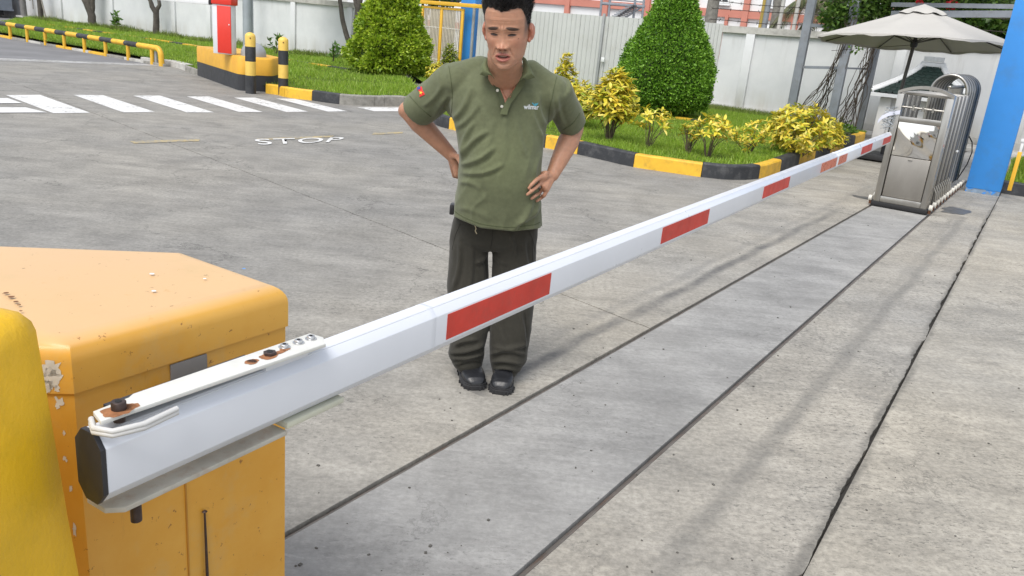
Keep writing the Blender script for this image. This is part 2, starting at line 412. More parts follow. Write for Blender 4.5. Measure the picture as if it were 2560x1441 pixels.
def inpoly(x, y, poly):
    r = np.zeros(len(x), bool); n = len(poly)
    for i in range(n):
        a, b = poly[i], poly[(i + 1) % n]
        if a.y == b.y: continue
        c = ((a.y > y) != (b.y > y)) & (x < (b.x - a.x) * (y - a.y) / (b.y - a.y) + a.x); r ^= c
    return r
def smoothcap(P): return P
def grass(poly, dens, h, wd, name, mat, seed, z=LZ, parent=None, keep=None):
    rs = np.random.RandomState(seed)
    xs = [p.x for p in poly]; ys = [p.y for p in poly]
    n = int((max(xs) - min(xs)) * (max(ys) - min(ys)) * dens)
    x = rs.uniform(min(xs), max(xs), n); y = rs.uniform(min(ys), max(ys), n)
    k = inpoly(x, y, poly)
    pat = np.sin(x * 1.7 + 1.3 * np.sin(y * .9)) + np.sin(y * 2.3 + 1.1 * np.sin(x * 1.3 + seed)) + .7 * np.sin(x * 5.1 + y * 3.7)
    k &= rs.uniform(0, 1, n) < .62 + .22 * pat
    x, y, pat = x[k], y[k], pat[k]; n = len(x)
    a = rs.uniform(0, 2 * math.pi, n); hh = h * rs.uniform(.45, 1.25, n) * (1 + .22 * pat); w = wd * rs.uniform(.6, 1.3, n)
    le = rs.uniform(.1, .9, n) * hh; la = rs.uniform(0, 2 * math.pi, n)
    v = np.zeros((n, 3, 3)); v[:, 0] = np.stack([x - np.cos(a) * w, y - np.sin(a) * w, np.full(n, z - .01)], 1)
    v[:, 1] = np.stack([x + np.cos(a) * w, y + np.sin(a) * w, np.full(n, z - .01)], 1)
    v[:, 2] = np.stack([x + np.cos(la) * le, y + np.sin(la) * le, z + hh], 1)
    me = bpy.data.meshes.new(name); me.vertices.add(3 * n); me.vertices.foreach_set('co', v.ravel())
    me.loops.add(3 * n); me.loops.foreach_set('vertex_index', np.arange(3 * n)); me.polygons.add(n)
    me.polygons.foreach_set('loop_start', np.arange(n) * 3); me.polygons.foreach_set('loop_total', np.full(n, 3)); me.update(calc_edges=True)
    me.materials.append(mat); o = bpy.data.objects.new(name, me); COL.objects.link(o); o['kind'] = 'stuff'; return o

def kerb(pts, splits, cols, label, wid=.14, h=.18, z0=-.02, name='kerb', inward=1):
    """pts: base polyline of the road-side face; splits: list of vertices that start a new stone"""
    root = thing(name, pts[0], label, 'kerb'); n = len(pts)
    offs = []
    for i in range(n):
        d = (pts[min(i + 1, n - 1)] - pts[max(i - 1, 0)]); d.z = 0; d.normalize(); offs.append(Vector((-d.y, d.x, 0)) * wid * inward)
    for k in range(len(splits) - 1):
        i0, i1 = splits[k], splits[k + 1]; seg = pts[i0:i1 + 1]; of = offs[i0:i1 + 1]
        d0 = (seg[1] - seg[0]).normalized() * .004; d1 = (seg[-1] - seg[-2]).normalized() * .004
        dz = random.uniform(-.006, .006); c = .018
        V = []; m = len(seg)
        for j in range(m):
            p = seg[j] + (d0 if j == 0 else (-d1 if j == m - 1 else Vector((0, 0, 0)))); o = of[j]
            V += [p + Z3 * z0 - o * .04, p + Z3 * (h - c + dz), p + o * (c / wid) + Z3 * (h + dz), p + o * (1 - c / wid) + Z3 * (h + dz), p + o + Z3 * (h - c + dz), p + o + Z3 * z0]
        Fc = []
        for j in range(m - 1):
            for q in range(5): a = j * 6 + q; Fc.append((a, a + 6, a + 7, a + 1))
        Fc += [tuple(range(6)), tuple(range((m - 1) * 6, m * 6))[::-1]]
        mk('kerb_stone', V, Fc, cols[k % len(cols)], root)
    return root
def densify(P, n):
    """Catmull-Rom through P with n steps per span"""
    out = []
    for i in range(len(P) - 1):
        p0 = P[max(i - 1, 0)]; p1 = P[i]; p2 = P[i + 1]; p3 = P[min(i + 2, len(P) - 1)]
        for k in range(n):
            t = k / n; out.append(.5 * ((2 * p1) + (p2 - p0) * t + (2 * p0 - 5 * p1 + 4 * p2 - p3) * t * t + (3 * p1 - p0 - 3 * p2 + p3) * t ** 3))
    out.append(P[-1]); return out
Yl, Bk, Gk = m_yellow, m_black, m_greykerb
# right island
P = [g(*p) for p in ((1118, 268), (1085, 285), (1080, 306), (1122, 323), (1240, 346), (1362, 370), (1443, 386), (1512, 402), (1583, 418), (1668, 431), (1752, 443), (1830, 450), (1896, 447), (1949, 430), (1996, 411), (2036, 397), (2074, 383), (2107, 372), (2135, 362), (2160, 352))]
KP = densify(P, 4)
sp = [0, 8, 12, 16, 20, 24, 32, 40, 48, 52, 56, 60, 64, 68, 72, 76]
kerb(KP, sp, [Bk, Bk, Yl, Bk, Yl, Bk, Yl, Bk, Yl, Bk, Yl, Bk, Yl, Bk, Yl] if False else [Yl, Bk, Yl, Bk, Yl, Bk, Yl, Bk, Yl, Bk, Yl, Bk, Yl, Bk, Yl],
     'curved black and yellow kerb round the lawn with the yellow shrubs', inward=1)
in2 = [p + Vector((0, .0, 0)) for p in KP]
off = []
for i, p in enumerate(KP):
    d = (KP[min(i + 1, len(KP) - 1)] - KP[max(i - 1, 0)]).normalized(); off.append(p + Vector((-d.y, d.x, 0)) * .13)
backR = [wp(24.6, 0, -.05), wp(11.3, 0, -.05)]
isl2 = off + [Vector((p.x, p.y, 0)) for p in (g(2165, 345),) ] + backR
# left island
P = [g(*p) for p in ((664, 234), (694, 238), (712, 243), (745, 248), (780, 252), (815, 257), (848, 261), (890, 264), (935, 265.5), (961, 265.5), (1010, 266), (1050, 266.5), (1075, 262), (1082, 252), (1060, 236))]
KL = densify(P, 3)
sp = [0, 6, 12, 18, 24, 27, 30, 33, 36, 39, 42]
kerb(KL, sp, [Yl, Yl, Bk, Gk, Gk, Gk, Gk, Gk, Gk, Gk], 'yellow, black and bare grey kerb in front of the lawn with the conical bush', inward=1)
offl = []
for i, p in enumerate(KL):
    d = (KL[min(i + 1, len(KL) - 1)] - KL[max(i - 1, 0)]).normalized(); offl.append(p + Vector((-d.y, d.x, 0)) * .13)
isl1 = offl + [wp(11.1, 0, -.05), wp(-10, 0, -.05)] + [Vector(p) for p in (g(-80, 78, 0), g(27, 97), g(112, 114), g(208, 130), g(317, 149), g(385, 161), g(430, 166), g(460, 175), g(492, 187), g(570, 212))]
for p in isl1: p.z = 0
for nm, poly in (('lawn', isl2), ('lawn', isl1)):
    mk(nm, [Vector((p.x, p.y, LZ)) for p in poly] , [tuple(range(len(poly)))], m_lawn, kind='structure')
# soft left edge of the left lawn: a low strip of worn concrete
grass(isl2, 2300, .05, .006, 'grass', m_grass, 1)
grass(isl1, 520, .085, .012, 'grass', m_grass, 2)
# row of low kerb blocks at the back of the lawns
A = g(120, 65, .1); B = g(872, 179, .1); C_ = g(1850, 324, .1)
bk = thing('back_kerb', (A.x, A.y, 0), 'low line of yellow and black edging blocks near the boundary wall', 'edging')
def edging(A, B, n, h=.028):
    d = (B - A) / n
    for k in range(n):
        a = A + d * k; u = d.normalized(); nn = Vector((-u.y, u.x, 0)); b = MB()
        b.box(Vector((a.x, a.y, LZ)) + d * .5 + Z3 * (h * .5), (u, nn, Z3), (d.length / 2 - .006, .09, h)); b.build('edging_block', (m_yellow, m_black)[k % 2], bk)
edging(A, g(397, 105, .1), 11); edging(g(397, 105, .1), B, 12); edging(g(1690, 301, .1), g(1810, 318, .1), 3)
# taller weeds at the foot of the wall and behind the edging
strip1 = [wp(-8, 0, -.1), wp(11, 0, -.1), wp(11, 0, -1.0), wp(-8, 0, -1.3)]
grass(strip1, 420, .16, .014, 'weeds', m_grass2, 5)
strip2 = [wp(19, 0, -.1), wp(24.5, 0, -.1), wp(24.5, 0, -1.2), wp(19, 0, -1.9)]
grass(strip2, 900, .10, .008, 'weeds', m_grass2, 6)
# creeping weeds along the inside of the right kerb
edge = off[30:66]; poly = edge + [p + Vector((-.25, .45, 0)) for p in reversed(edge)]
grass(poly, 2600, .085, .011, 'groundcover', m_grass, 9)
# ------------------------------------------------------------------ boundary wall
m_wall = M('white_wall_render', (.60, .61, .61), .75, 0, .05, 1.2, .25, 30, .004, dirt=(.36, .34, .30), dirt_amt=.25, dirt_scale=1.6)
def wall_mat():
    t = NT('white_wall_stained'); co = t.coord('World')
    sp = t.n('SeparateXYZ'); t.l(co, sp.inputs[0])
    a = t.noise(1.1, co, 6, .65); b = t.noise(2.2, co, 7, .7, (1, 1, .16))
    c = t.mix(t.ramp(a, [(.3, 0.), (.7, 1.)]), (.56, .575, .585), (.66, .67, .675))
    hz = t.n('MapRange'); t.l(sp.outputs[2], hz.inputs[0]); hz.inputs[1].default_value = .75; hz.inputs[2].default_value = .1
    low = t.math('MULTIPLY', hz.outputs[0], t.ramp(b, [(.38, 0.), (.62, 1.)]))
    c = t.mix(t.math('MULTIPLY', low, .6), c, (.36, .32, .24))
    tz = t.n('MapRange'); t.l(sp.outputs[2], tz.inputs[0]); tz.inputs[1].default_value = 1.1; tz.inputs[2].default_value = 2.0
    top = t.math('MULTIPLY', tz.outputs[0], t.ramp(t.noise(3.2, co, 7, .72, (1, 1, .1)), [(.52, 0.), (.68, 1.)]))
    c = t.mix(t.math('MULTIPLY', top, .5), c, (.33, .32, .29))
    t.col(c); t.set(Roughness=.8); t.bump(t.noise(9, co, 8, .7), .3, .01); return t.m
m_wall = wall_mat()
m_cope = M('weathered_coping_concrete', (.47, .46, .43), .85, 0, .15, 2, .4, 30, .006, dirt=(.12, .115, .10), dirt_amt=.7, dirt_scale=2.6)
def srange(px, y): return onwall(px, y)[0]
s_gateL = srange(1052, 180); s_gateR = srange(1185, 190); s_panR = srange(1775, 280)
def wallseg(name, s0, s1, h, pil, label, h1=None, cope=True):
    h1 = h1 or h; r = thing(name, wp(s0, 0), label, 'wall')
    V = [wp(s0, 0, 0), wp(s1, 0, 0), wp(s1, 0, .2), wp(s0, 0, .2)]
    hh = [h, h1, h1, h]
    mk('wall_body', [v - Z3 * .1 for v in V] + [v + Z3 * (k - .16) for v, k in zip(V, hh)], [(0, 1, 5, 4), (1, 2, 6, 5), (2, 3, 7, 6), (3, 0, 4, 7), (4, 5, 6, 7)], m_wall, r)
    if cope:
        C4 = [wp(s0, 0, -.07), wp(s1, 0, -.07), wp(s1, 0, .27), wp(s0, 0, .27)]
        mk('coping', [v + Z3 * (k - .16) for v, k in zip(C4, hh)] + [v + Z3 * k for v, k in zip(C4, hh)], [(0, 1, 2, 3), (0, 1, 5, 4), (1, 2, 6, 5), (2, 3, 7, 6), (3, 0, 4, 7), (4, 5, 6, 7)], m_cope, r)
    for s in pil:
        k = h + (h1 - h) * (s - s0) / (s1 - s0) - .165
        MB().box(wp(s, k / 2, -.035), (WD, WN, Z3), (.11, .036, k / 2)).build('pilaster', m_wall, r, bevel=.006)
    return r
pl = [srange(x, y) for x, y in ((155, 40), (283, 50), (437, 60), (525, 70), (735, 90), (875, 100))]
wallseg('boundary_wall', -16, s_gateL, 2.05, pl, 'long white rendered wall behind the left lawn and the bare trees', 1.92)
wallseg('boundary_wall', s_panR, 48, 2.14, [srange(1868, 150), srange(2225, 260), srange(2560, 260), 34], 'white rendered wall with stained coping behind the umbrella and pergola', 2.55)
# base step of the right wall
MB().box(wp((s_panR + 40) / 2, .04, -.06), (WD, WN, Z3), ((40 - s_panR) / 2, .05, .16)).build('wall_footing', m_cope, bpy.data.objects['boundary_wall.001'])
# corrugated sheet hoarding
m_panel = M('pale_grey_sheet_metal', (.50, .51, .495), .5, 0, .05, 1.2, .05, 30, dirt=(.36, .34, .30), dirt_amt=.3, dirt_scale=2.2)
pan = thing('sheet_metal_fence', wp(s_gateR, 0), 'tall pale grey sheet metal hoarding behind the man, between gate and white wall', 'fence')
s = s_gateR + .02; i = 0
while s < s_panR - .05:
    wdt = min(.86, s_panR - s); b = MB(); h = 2.10 + .012 * (s - s_gateR) + random.uniform(-.012, .012); prof = []
    n = 6
    for k in range(n):
        a = s + wdt * k / n; q = wdt / n
        prof += [(a, 0), (a + q * .62, 0), (a + q * .72, .022), (a + q * .92, .022)]
    prof.append((s + wdt, 0)); V = []
    lean = random.uniform(-.012, .012)
    for a, o in prof: V += [wp(a - .004, .02, -o - .02), wp(a - .004, h, -o - .02 + lean)]
    V2 = [v + WN * .012 for v in V]; m = len(V)
    Fc = [(2 * j, 2 * j + 2, 2 * j + 3, 2 * j + 1) for j in range(len(prof) - 1)]
    Fc += [(m + 2 * j, m + 2 * j + 1, m + 2 * j + 3, m + 2 * j + 2) for j in range(len(prof) - 1)] + [(2 * j + 1, 2 * j + 3, m + 2 * j + 3, m + 2 * j + 1) for j in range(len(prof) - 1)]
    mk('metal_sheet', V + V2, Fc, m_panel, pan); s += wdt + .006; i += 1
m_slate = M('grey_seam_post', (.30, .31, .31), .6)
for x in (1500, 1180):
    s = srange(x, 150); MB().box(wp(s, 1.1, -.07), (WD, WN, Z3), (.035, .03, 1.1)).build('post', m_slate, pan, bevel=.004)
MB().box(wp(srange(1512, 145), 1.0, -.115), (WD, WN, Z3), (.05, .012, .06)).build('latch_plate', m_white_metal, pan, bevel=.004)
# barbed wire above the right wall
m_wire = M('rusty_wire', (.05, .042, .036), .7, .4, .2, 20, 0)
bw = thing('barbed_wire_fence', wp(s_panR, 2.14), 'three strands of barbed wire on posts along the top of the white wall', 'barbed wire')
for k, z in enumerate((.16, .36, .56)):
    b = MB(); pts = []
    for j in range(90):
        s = s_panR - .4 + j * .12; sag = .02 * math.sin(s * 2.1 + k) + .05 * math.sin(s * .8 + k * 2)
        pts.append(wp(s, 2.14 + z + sag, .08))
    b.tube(pts, .008, 4)
    for p in pts[::2]:
        for q in range(2): d = Vector([random.uniform(-1, 1) for _ in range(3)]).normalized() * .045; b.tube([p - d, p + d], .005, 3)
    b.build('wire_strand', m_wire, bw)
m_post_y = M('mossy_yellow_steel', (.36, .26, .06), .7)
for s_, mt in ((srange(1893, 60), m_post_y), (srange(1903, 60), m_steel_grey), (srange(1940, 60), m_cope), (srange(1978, 60), m_cope)):
    b = MB(); b.tube([wp(s_, 2.0, .3), wp(s_, 4.3, .35)], .07 if mt is m_steel_grey else .05, 8); b.build('post', mt, bw, smooth=True)

# ------------------------------------------------------------------ yellow gate and blue gate column
m_gate_y = M('gate_yellow_enamel', (.70, .40, .03), .45, 0, .08, 4, .08)
m_blue = M('bright_blue_paint', (.04, .25, .66), .5, 0, .06, 1.5, .12, 40, .002, dirt=(.06, .20, .45), dirt_amt=.6, dirt_scale=3.4)
m_bluegrey = M('blue_grey_sheet', (.10, .20, .40), .5)
gt = thing('yellow_gate', wp(s_gateL, 0, -.25), 'yellow framed metal gate with thin vertical bars between two walls', 'gate')
zt = 1.95; O = -.28
sl0, sr0 = srange(1063, 170) , srange(1160, 170)
def bar(name, s, z0, z1, wd, mat, o=O, dp=.03): return MB().box(wp(s, (z0 + z1) / 2, o), (WD, WN, Z3), (wd, dp, (z1 - z0) / 2)).build(name, mat, gt, bevel=.004)
sm = srange(1110, 170)
for s in (sl0, sm, sr0 + .02): bar('post', s, .08, zt, .045, m_gate_y)
def hbar(name, s0, s1, z, hh, mat=m_gate_y, o=O, dp=.032): return MB().box(wp((s0 + s1) / 2, z, o), (WD, WN, Z3), ((s1 - s0) / 2, dp, hh)).build(name, mat, gt, bevel=.004)
hbar('bottom_rail', sl0 - .9, sr0 + .1, .07, .03); hbar('frame_rail', sl0 - .05, sr0 + .07, zt + .035, .035)
hbar('top_rail', sl0 - .45, sr0 + .95, zt + .17, .055, o=O - .06)
for z in (1.42, .48): hbar('cross_bar', sl0 + .05, sr0 - .05, z, .009, m_white_metal, O, .009)
m_bar = M('cream_gate_bar', (.56, .50, .40), .5)
n = 26
for k in range(1, n):
    s = sl0 + .04 + (sr0 - sl0 - .06) * k / n
    if abs(s - sm) > .06: MB().box(wp(s, zt / 2 + .04, O), (WD, WN, Z3), (.012, .012, zt / 2 - .04)).build('bar', m_bar, gt)
bk_ = MB().box(wp((sl0 + sr0) / 2 - .25, 1., .10), (WD, WN, Z3), ((sr0 - sl0) / 2 - .28, .01, .95)).build('backing_sheet', M('cream_sheet', (.50, .46, .38), .7), gt)
for s in (sr0 - .35, sr0 - .15): MB().box(wp(s, zt + .25, O - .06), (WD, WN, Z3), (.05, .03, .05)).build('roller', m_dark, gt, bevel=.01)
gc = MB(); gc.box(wp(srange(1172, 150) - .12, 2.4, .1), (WD, WN, Z3), (.26, .17, 2.45)); gc.build('gate_column', m_blue, bevel=.01, label='slim blue gate column right of the yellow gate', cat='column')
# ------------------------------------------------------------------ building beyond the wall
m_bw = M('building_white', (.70, .71, .71), .8, 0, .04, .5, 0); m_bs = M('salmon_band', (.50, .20, .15), .8, 0, .1, .8, 0)
m_glass = M('window_glass', (.05, .06, .07), .15, 0, .1, 2, 0)
BO = 16.
def onfac(x, y):
    s, z = onwall(x, y, BO); return s, z
bd = thing('factory_building', wp(20, 0, BO), 'white factory building with salmon bands and pilasters beyond the wall', 'building')
sa, sb = onfac(1000, 30)[0], onfac(2700, 60)[0]
MB().box(wp((sa + sb) / 2, 5, BO + 3), (WD, WN, Z3), ((sb - sa) / 2 + 4, 2.99, 6)).build('wall', m_bw, bd)
zb = (onfac(1450, 14)[1] + onfac(1800, 28)[1] + onfac(2000, 45)[1]) / 3
for z, h in ((zb, .16), (zb + 3.2, .16), (zb - 1.6, .16)):
    MB().box(wp((sa + sb) / 2, z, BO - .05), (WD, WN, Z3), ((sb - sa) / 2, .06, h)).build('band', m_bs, bd)
zz = zb - .9
for x in (1200, 1325, 1421, 1516, 1620, 1736, 1868, 1996, 2110, 2230, 2400, 2560):
    s = onfac(x, 20)[0]; MB().box(wp(s, 5, BO - .10), (WD, WN, Z3), (.13, .09, 5)).build('pilaster', m_bs, bd)
for x in (1818, 2080):
    s = onfac(x, 50)[0]; MB().box(wp(s, zb - 1., BO - .08), (WD, WN, Z3), (.07, .07, .95)).build('pilaster', m_bs, bd)
for x, dz in ((1803, .62), (1930, .62), (1918, -.85), (2050, .62), (1460, .62)):
    s = onfac(x, 20)[0]; fr = MB(); zc = zb + dz + .1
    fr.box(wp(s, zc, BO - .05), (WD, WN, Z3), (.34, .05, .30)); f_ = fr.build('window', m_white_metal, bd)
    for k in (-1, 1): MB().box(wp(s + k * .155, zc, BO - .11), (WD, WN, Z3), (.12, .012, .24)).build('pane', m_glass, f_)
    MB().box(wp(s, zc - .36, BO - .12), (WD, WN, Z3), (.42, .09, .04)).build('sill', m_bw, f_)
# outside steel stair
st = thing('steel_stair', wp(onfac(1540, 20)[0], 0, BO - 2), 'grey outdoor steel stair with landing in front of the factory wall', 'stair')
def of2(x, y, o=11.): s, z = onwall(x, y, o); return wp(s, z, o)
b = MB()
for x in (1506, 1590, 1612, 1527): b.tube([of2(x, 40) - Z3 * 3, of2(x, -40) + Z3 * 1], .05, 6)
b.build('stair_post', m_steel_grey, st)
b = MB(); b.tube([of2(1506, 9), of2(1612, 17)], .06, 6); b.tube([of2(1508, -2), of2(1612, 6)], .03, 6); b.build('landing', m_steel_grey, st)
b = MB(); a0, a1 = of2(1545, 42), of2(1588, 14)
for k in range(9): p = a0.lerp(a1, k / 8); b.box(p, (WD, WN, Z3), (.09, .4, .02))
b.tube([a0, a1], .05, 5); b.tube([a0 + WN * .7, a1 + WN * .7], .05, 5); b.build('flight', m_steel_grey, st)
# ------------------------------------------------------------------ foliage
def rng_mesh(name, V, Fc, mat, parent=None, kind=None, smooth=False, label=None):
    """V (n,k,3) array of separate leaf polygons with shared topology Fc (list of tuples)"""
    n, k = V.shape[:2]; L = np.array(world_of(parent)) if parent is not None else np.zeros(3)
    me = bpy.data.meshes.new(name); me.vertices.add(n * k); me.vertices.foreach_set('co', (V - L).reshape(-1).astype(np.float32))
    lt = [len(f) for f in Fc]; li = np.concatenate([np.array(f) for f in Fc])
    idx = (np.arange(n)[:, None] * k + li[None]).ravel(); tot = np.tile(lt, n); start = np.concatenate([[0], np.cumsum(tot)[:-1]])
    me.loops.add(len(idx)); me.loops.foreach_set('vertex_index', idx); me.polygons.add(len(tot))
    me.polygons.foreach_set('loop_start', start); me.polygons.foreach_set('loop_total', tot); me.update(calc_edges=True)
    me.materials.append(mat); o = bpy.data.objects.new(name, me); COL.objects.link(o)
    if parent is not None: o.parent = parent
    WL[o.name] = Vector(L); tagit(o, kind=kind, label=label); return o
LEAF = [(-.5, 0, 0), (0, .0, .28), (0, 0, -.0), (.5, 0, 0)]
def leaves(P, Nn, size, wr, rs, tilt=.9, along=None, droop=0.):
    """leaf blades: folded rhombus of 2 quads.  P points, Nn outward directions"""
    n = len(P); Nn = Nn / np.linalg.norm(Nn, axis=1, keepdims=True)
    d = Nn + tilt * rs.normal(0, 1, (n, 3)) if along is None else along + tilt * rs.normal(0, 1, (n, 3))
    d[:, 2] -= droop; d /= np.linalg.norm(d, axis=1, keepdims=True)
    r = rs.normal(0, 1, (n, 3)); sd_ = np.cross(d, r); sd_ /= np.linalg.norm(sd_, axis=1, keepdims=True); up = np.cross(sd_, d)
    sz = (size * rs.uniform(.6, 1.3, n))[:, None]; w_ = sz * wr
    mid = P + d * sz * .45
    V = np.stack([P, mid + sd_ * w_ + up * w_ * .35, P + d * sz + up * sz * -.12, mid - sd_ * w_ + up * w_ * .35], 1)
    V2 = np.stack([P, V[:, 1], V[:, 2], V[:, 3], mid - up * 0], 1)
    return V2
LF = [(0, 1, 4), (1, 2, 4), (4, 2, 3), (0, 4, 3)]
m_top_dark = leaf_mat('clipped_bush_leaf', [(.05, .14, .01), (.11, .25, .02), (.18, .36, .035), (.28, .50, .06), (.13, .28, .022)], .3, .38)
m_top_lime = leaf_mat('lime_bush_leaf', [(.12, .22, .012), (.24, .37, .02), (.36, .48, .035), (.45, .56, .06), (.18, .30, .02)], .3, .4)
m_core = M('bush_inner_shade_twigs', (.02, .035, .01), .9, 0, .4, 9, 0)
m_bark = M('grey_brown_bark', (.075, .065, .055), .9, 0, .3, 6, .8, 30, .01, dirt=(.14, .13, .11), dirt_amt=.5)
def topiary(base, prof, n, size, mat, label, seed, lump=.05, drop=0, trunk=.16):
    rs = np.random.RandomState(seed); root = thing('topiary_bush', base, label, 'topiary')
    zs = np.array([p[0] for p in prof]); rsn = np.array([p[1] for p in prof])
    # area weighted heights
    zz = np.linspace(zs[0], zs[-1], 200); rr = np.interp(zz, zs, rsn); cdf = np.cumsum(rr + .02); cdf /= cdf[-1]
    z = np.interp(rs.uniform(0, 1, n), cdf, zz); th = rs.uniform(0, 2 * math.pi, n); r = np.interp(z, zs, rsn)
    lumps = np.array([noise.noise(Vector((math.cos(t) * 2.2, math.sin(t) * 2.2, q * 2.6 + seed))) + .6 * noise.noise(Vector((math.cos(t) * 6, math.sin(t) * 6, q * 7 + seed))) + .35 * noise.noise(Vector((math.cos(t) * 15, math.sin(t) * 15, q * 17 + seed))) for t, q in zip(th, z)])
    dep = rs.uniform(0, 1, n) ** 1.7 * .16
    r2 = r * (1 + lump * lumps * 2) - dep + rs.normal(0, .012, n)
    P = np.stack([base[0] + r2 * np.cos(th), base[1] + r2 * np.sin(th), base[2] + z + rs.normal(0, .02, n)], 1)
    dr = np.interp(z + .05, zs, rsn) - np.interp(z - .05, zs, rsn)
    Nn = np.stack([np.cos(th), np.sin(th), -dr / .1 * .6 + .15], 1)
    rng_mesh('leaves', leaves(P, Nn, size, .30, rs, .75), LF, mat, root, 'stuff')
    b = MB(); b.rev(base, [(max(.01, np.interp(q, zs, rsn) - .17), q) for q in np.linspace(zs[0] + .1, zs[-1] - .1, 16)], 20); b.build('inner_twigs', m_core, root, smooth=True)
    b = MB(); b.tube([Vector(base) - Z3 * .1, Vector(base) + Z3 * (zs[0] + .3)], [.09, .07], 8)
    for k in range(6):
        a = k * 1.05 + seed; b.tube([Vector(base) + Z3 * .02, Vector(base) + Vector((math.cos(a) * .3, math.sin(a) * .3, zs[0] + .25))], [.03, .02], 5)
    b.build('trunk', m_bark, root, smooth=True)
g2 = g(1660, 290, LZ); g2 = g2 + Vector((-.02, .35, 0))
topiary(g2, [(.10, .55), (.2, .86), (.38, .99), (.65, 1.03), (1.0, .96), (1.4, .80), (1.8, .60), (2.2, .45), (2.6, .32), (2.95, .16), (3.1, .02)], 46000, .055, m_top_dark, 'large dark green clipped bush, pear shaped, in front of the white wall', 3, .065)
g1 = g(973, 186, LZ)
topiary(g1, [(.10, .7), (.22, .95), (.45, 1.04), (.8, .97), (1.2, .82), (1.6, .68), (2.0, .53), (2.4, .40), (2.8, .22), (3.05, .05)], 22000, .10, m_top_lime, 'bright lime green cone shaped bush on the left lawn', 11, .14)
# yellow crotons: every larger leaf a part
m_cro = leaf_mat('croton_leaf', [(.44, .46, .04), (.66, .57, .05), (.78, .63, .09), (.66, .54, .04), (.24, .34, .03), (.74, .65, .14), (.56, .52, .05)], .25, .38)
m_cro_in = leaf_mat('croton_inner_leaf', [(.12, .17, .02), (.30, .30, .03), (.50, .38, .04)], .25, .45)
m_cro_green = leaf_mat('green_croton_leaf', [(.10, .20, .02), (.22, .30, .03), (.46, .46, .05), (.16, .26, .02)], .25, .4)
m_stem = M('croton_stem', (.10, .075, .05), .8, 0, .3, 9, .3)
def leaf_mesh(name, mat, wr=.17, arch=.18):
    V = []; n = 5
    for i in range(n):
        u = i / (n - 1); w_ = wr * math.sin(math.pi * (.08 + .9 * u)) ** .8; z = -arch * u * u
        V += [(u, -w_, z + w_ * .35), (u, 0, z), (u, w_, z + w_ * .35)]
    Fc = []
    for i in range(n - 1):
        a = i * 3; Fc += [(a, a + 3, a + 4, a + 1), (a + 1, a + 4, a + 5, a + 2)]
    me = bpy.data.meshes.new(name); me.from_pydata(V, [], Fc); me.materials.append(mat)
    for p in me.polygons: p.use_smooth = True
    return me
def mesh_col(name, c): return leaf_mat(name, [mul(c, .85), c, mul(c, 1.12)], .25, .36, 9)
LCOL = [(.70, .57, .045), (.82, .66, .09), (.60, .54, .035), (.80, .58, .07), (.30, .40, .03), (.44, .48, .04), (.82, .70, .18)]
LM = [leaf_mesh('leaf', mesh_col('yellow_croton_leaf', c), random.uniform(.15, .2), random.uniform(.1, .25)) for c in LCOL]
LG = [leaf_mesh('leaf', mesh_col('green_croton_leaf_single', c), .17, .15) for c in ((.14, .26, .02), (.30, .36, .03), (.50, .50, .05))]
def croton(base, w_, h, nh, label, seed, z0=.3, size=.15, metas=LM, inner=None, nleaf=11, npart=150, lean=(0, 0), shape='ball', group='yellow croton shrubs on the right lawn'):
    size *= .70; nh = int(nh * 2.1); rs = np.random.RandomState(seed); root = thing('croton_shrub', base, label, 'shrub', group); B = Vector(base)
    heads = []
    for i in range(nh):
        for _ in range(30):
            u = rs.normal(0, 1, 3); u /= np.linalg.norm(u); rad = rs.uniform(.45, 1.) ** .5
            q = u * rad; t = (q[2] + 1) / 2
            if shape == 'cone': k = 1 - .62 * t
            else: k = 1
            p = Vector((q[0] * w_ * k + lean[0] * t, q[1] * w_ * k + lean[1] * t, z0 + (h - z0) * t))
            if all((p - o).length > size * .62 for o in heads): break
        heads.append(p)
    b = MB()
    for p in heads[::max(1, nh // (9 if nh < 60 else 22))]:
        m = Vector((p.x * .35 + rs.uniform(-.03, .03), p.y * .35 + rs.uniform(-.03, .03), p.z * .45))
        b.tube([B + Vector((p.x * .1, p.y * .1, -.03)), B + m, B + p * .97], [.008, .006, .004], 5)
    b.build('stems', m_stem, root, smooth=True)
    allv = []
    for p in heads:
        out = Vector((p.x, p.y, (p.z - h * .45) * .8 + .1)).normalized()
        s_h = size * rs.uniform(.75, 1.2)
        for k in range(nleaf):
            a = k * 2.4 + rs.uniform(-.3, .3); e = rs.uniform(-.1, 1.2) * (1 - .5 * k / nleaf)
            ax = (out + Vector((0, 0, .8))).normalized(); t1 = ax.orthogonal().normalized(); t2 = ax.cross(t1)
            jx, jy, jz = rs.normal(0, size * .16, 3)
            d = (ax * math.sin(e) + (t1 * math.cos(a) + t2 * math.sin(a)) * math.cos(e)).normalized()
            sd_ = d.cross(ax).normalized(); up = sd_.cross(d)
            c = -(B + p - Vector((0, 0, 1.5))).normalized()
            score = (p.x * -.3 + p.y * -1) / max(w_, .1) + rs.uniform(-.5, .5)
            Mx = Matrix(((d.x, sd_.x, up.x, B.x + p.x + jx), (d.y, sd_.y, up.y, B.y + p.y + jy), (d.z, sd_.z, up.z, B.z + p.z + jz), (0, 0, 0, 1))) @ Matrix.Scale(s_h * rs.uniform(.7, 1.15), 4)
            allv.append((score, Mx))
    allv.sort(key=lambda t: -t[0])
    for sc, Mx in allv[:npart]: piece(metas[rs.randint(len(metas))], 'leaf', root, Mx)
    rest = allv[npart:]
    if rest:
        T = np.array([[tuple(v.co) for v in metas[0].vertices]])[0]; V = np.array([[tuple(Mx @ Vector(t)) for t in T] for _, Mx in rest])
        rng_mesh('foliage', V, [tuple(p.vertices) for p in metas[0].polygons], inner or m_cro, root, 'stuff')
    return root
cg = lambda x, y: g(x, y, LZ)
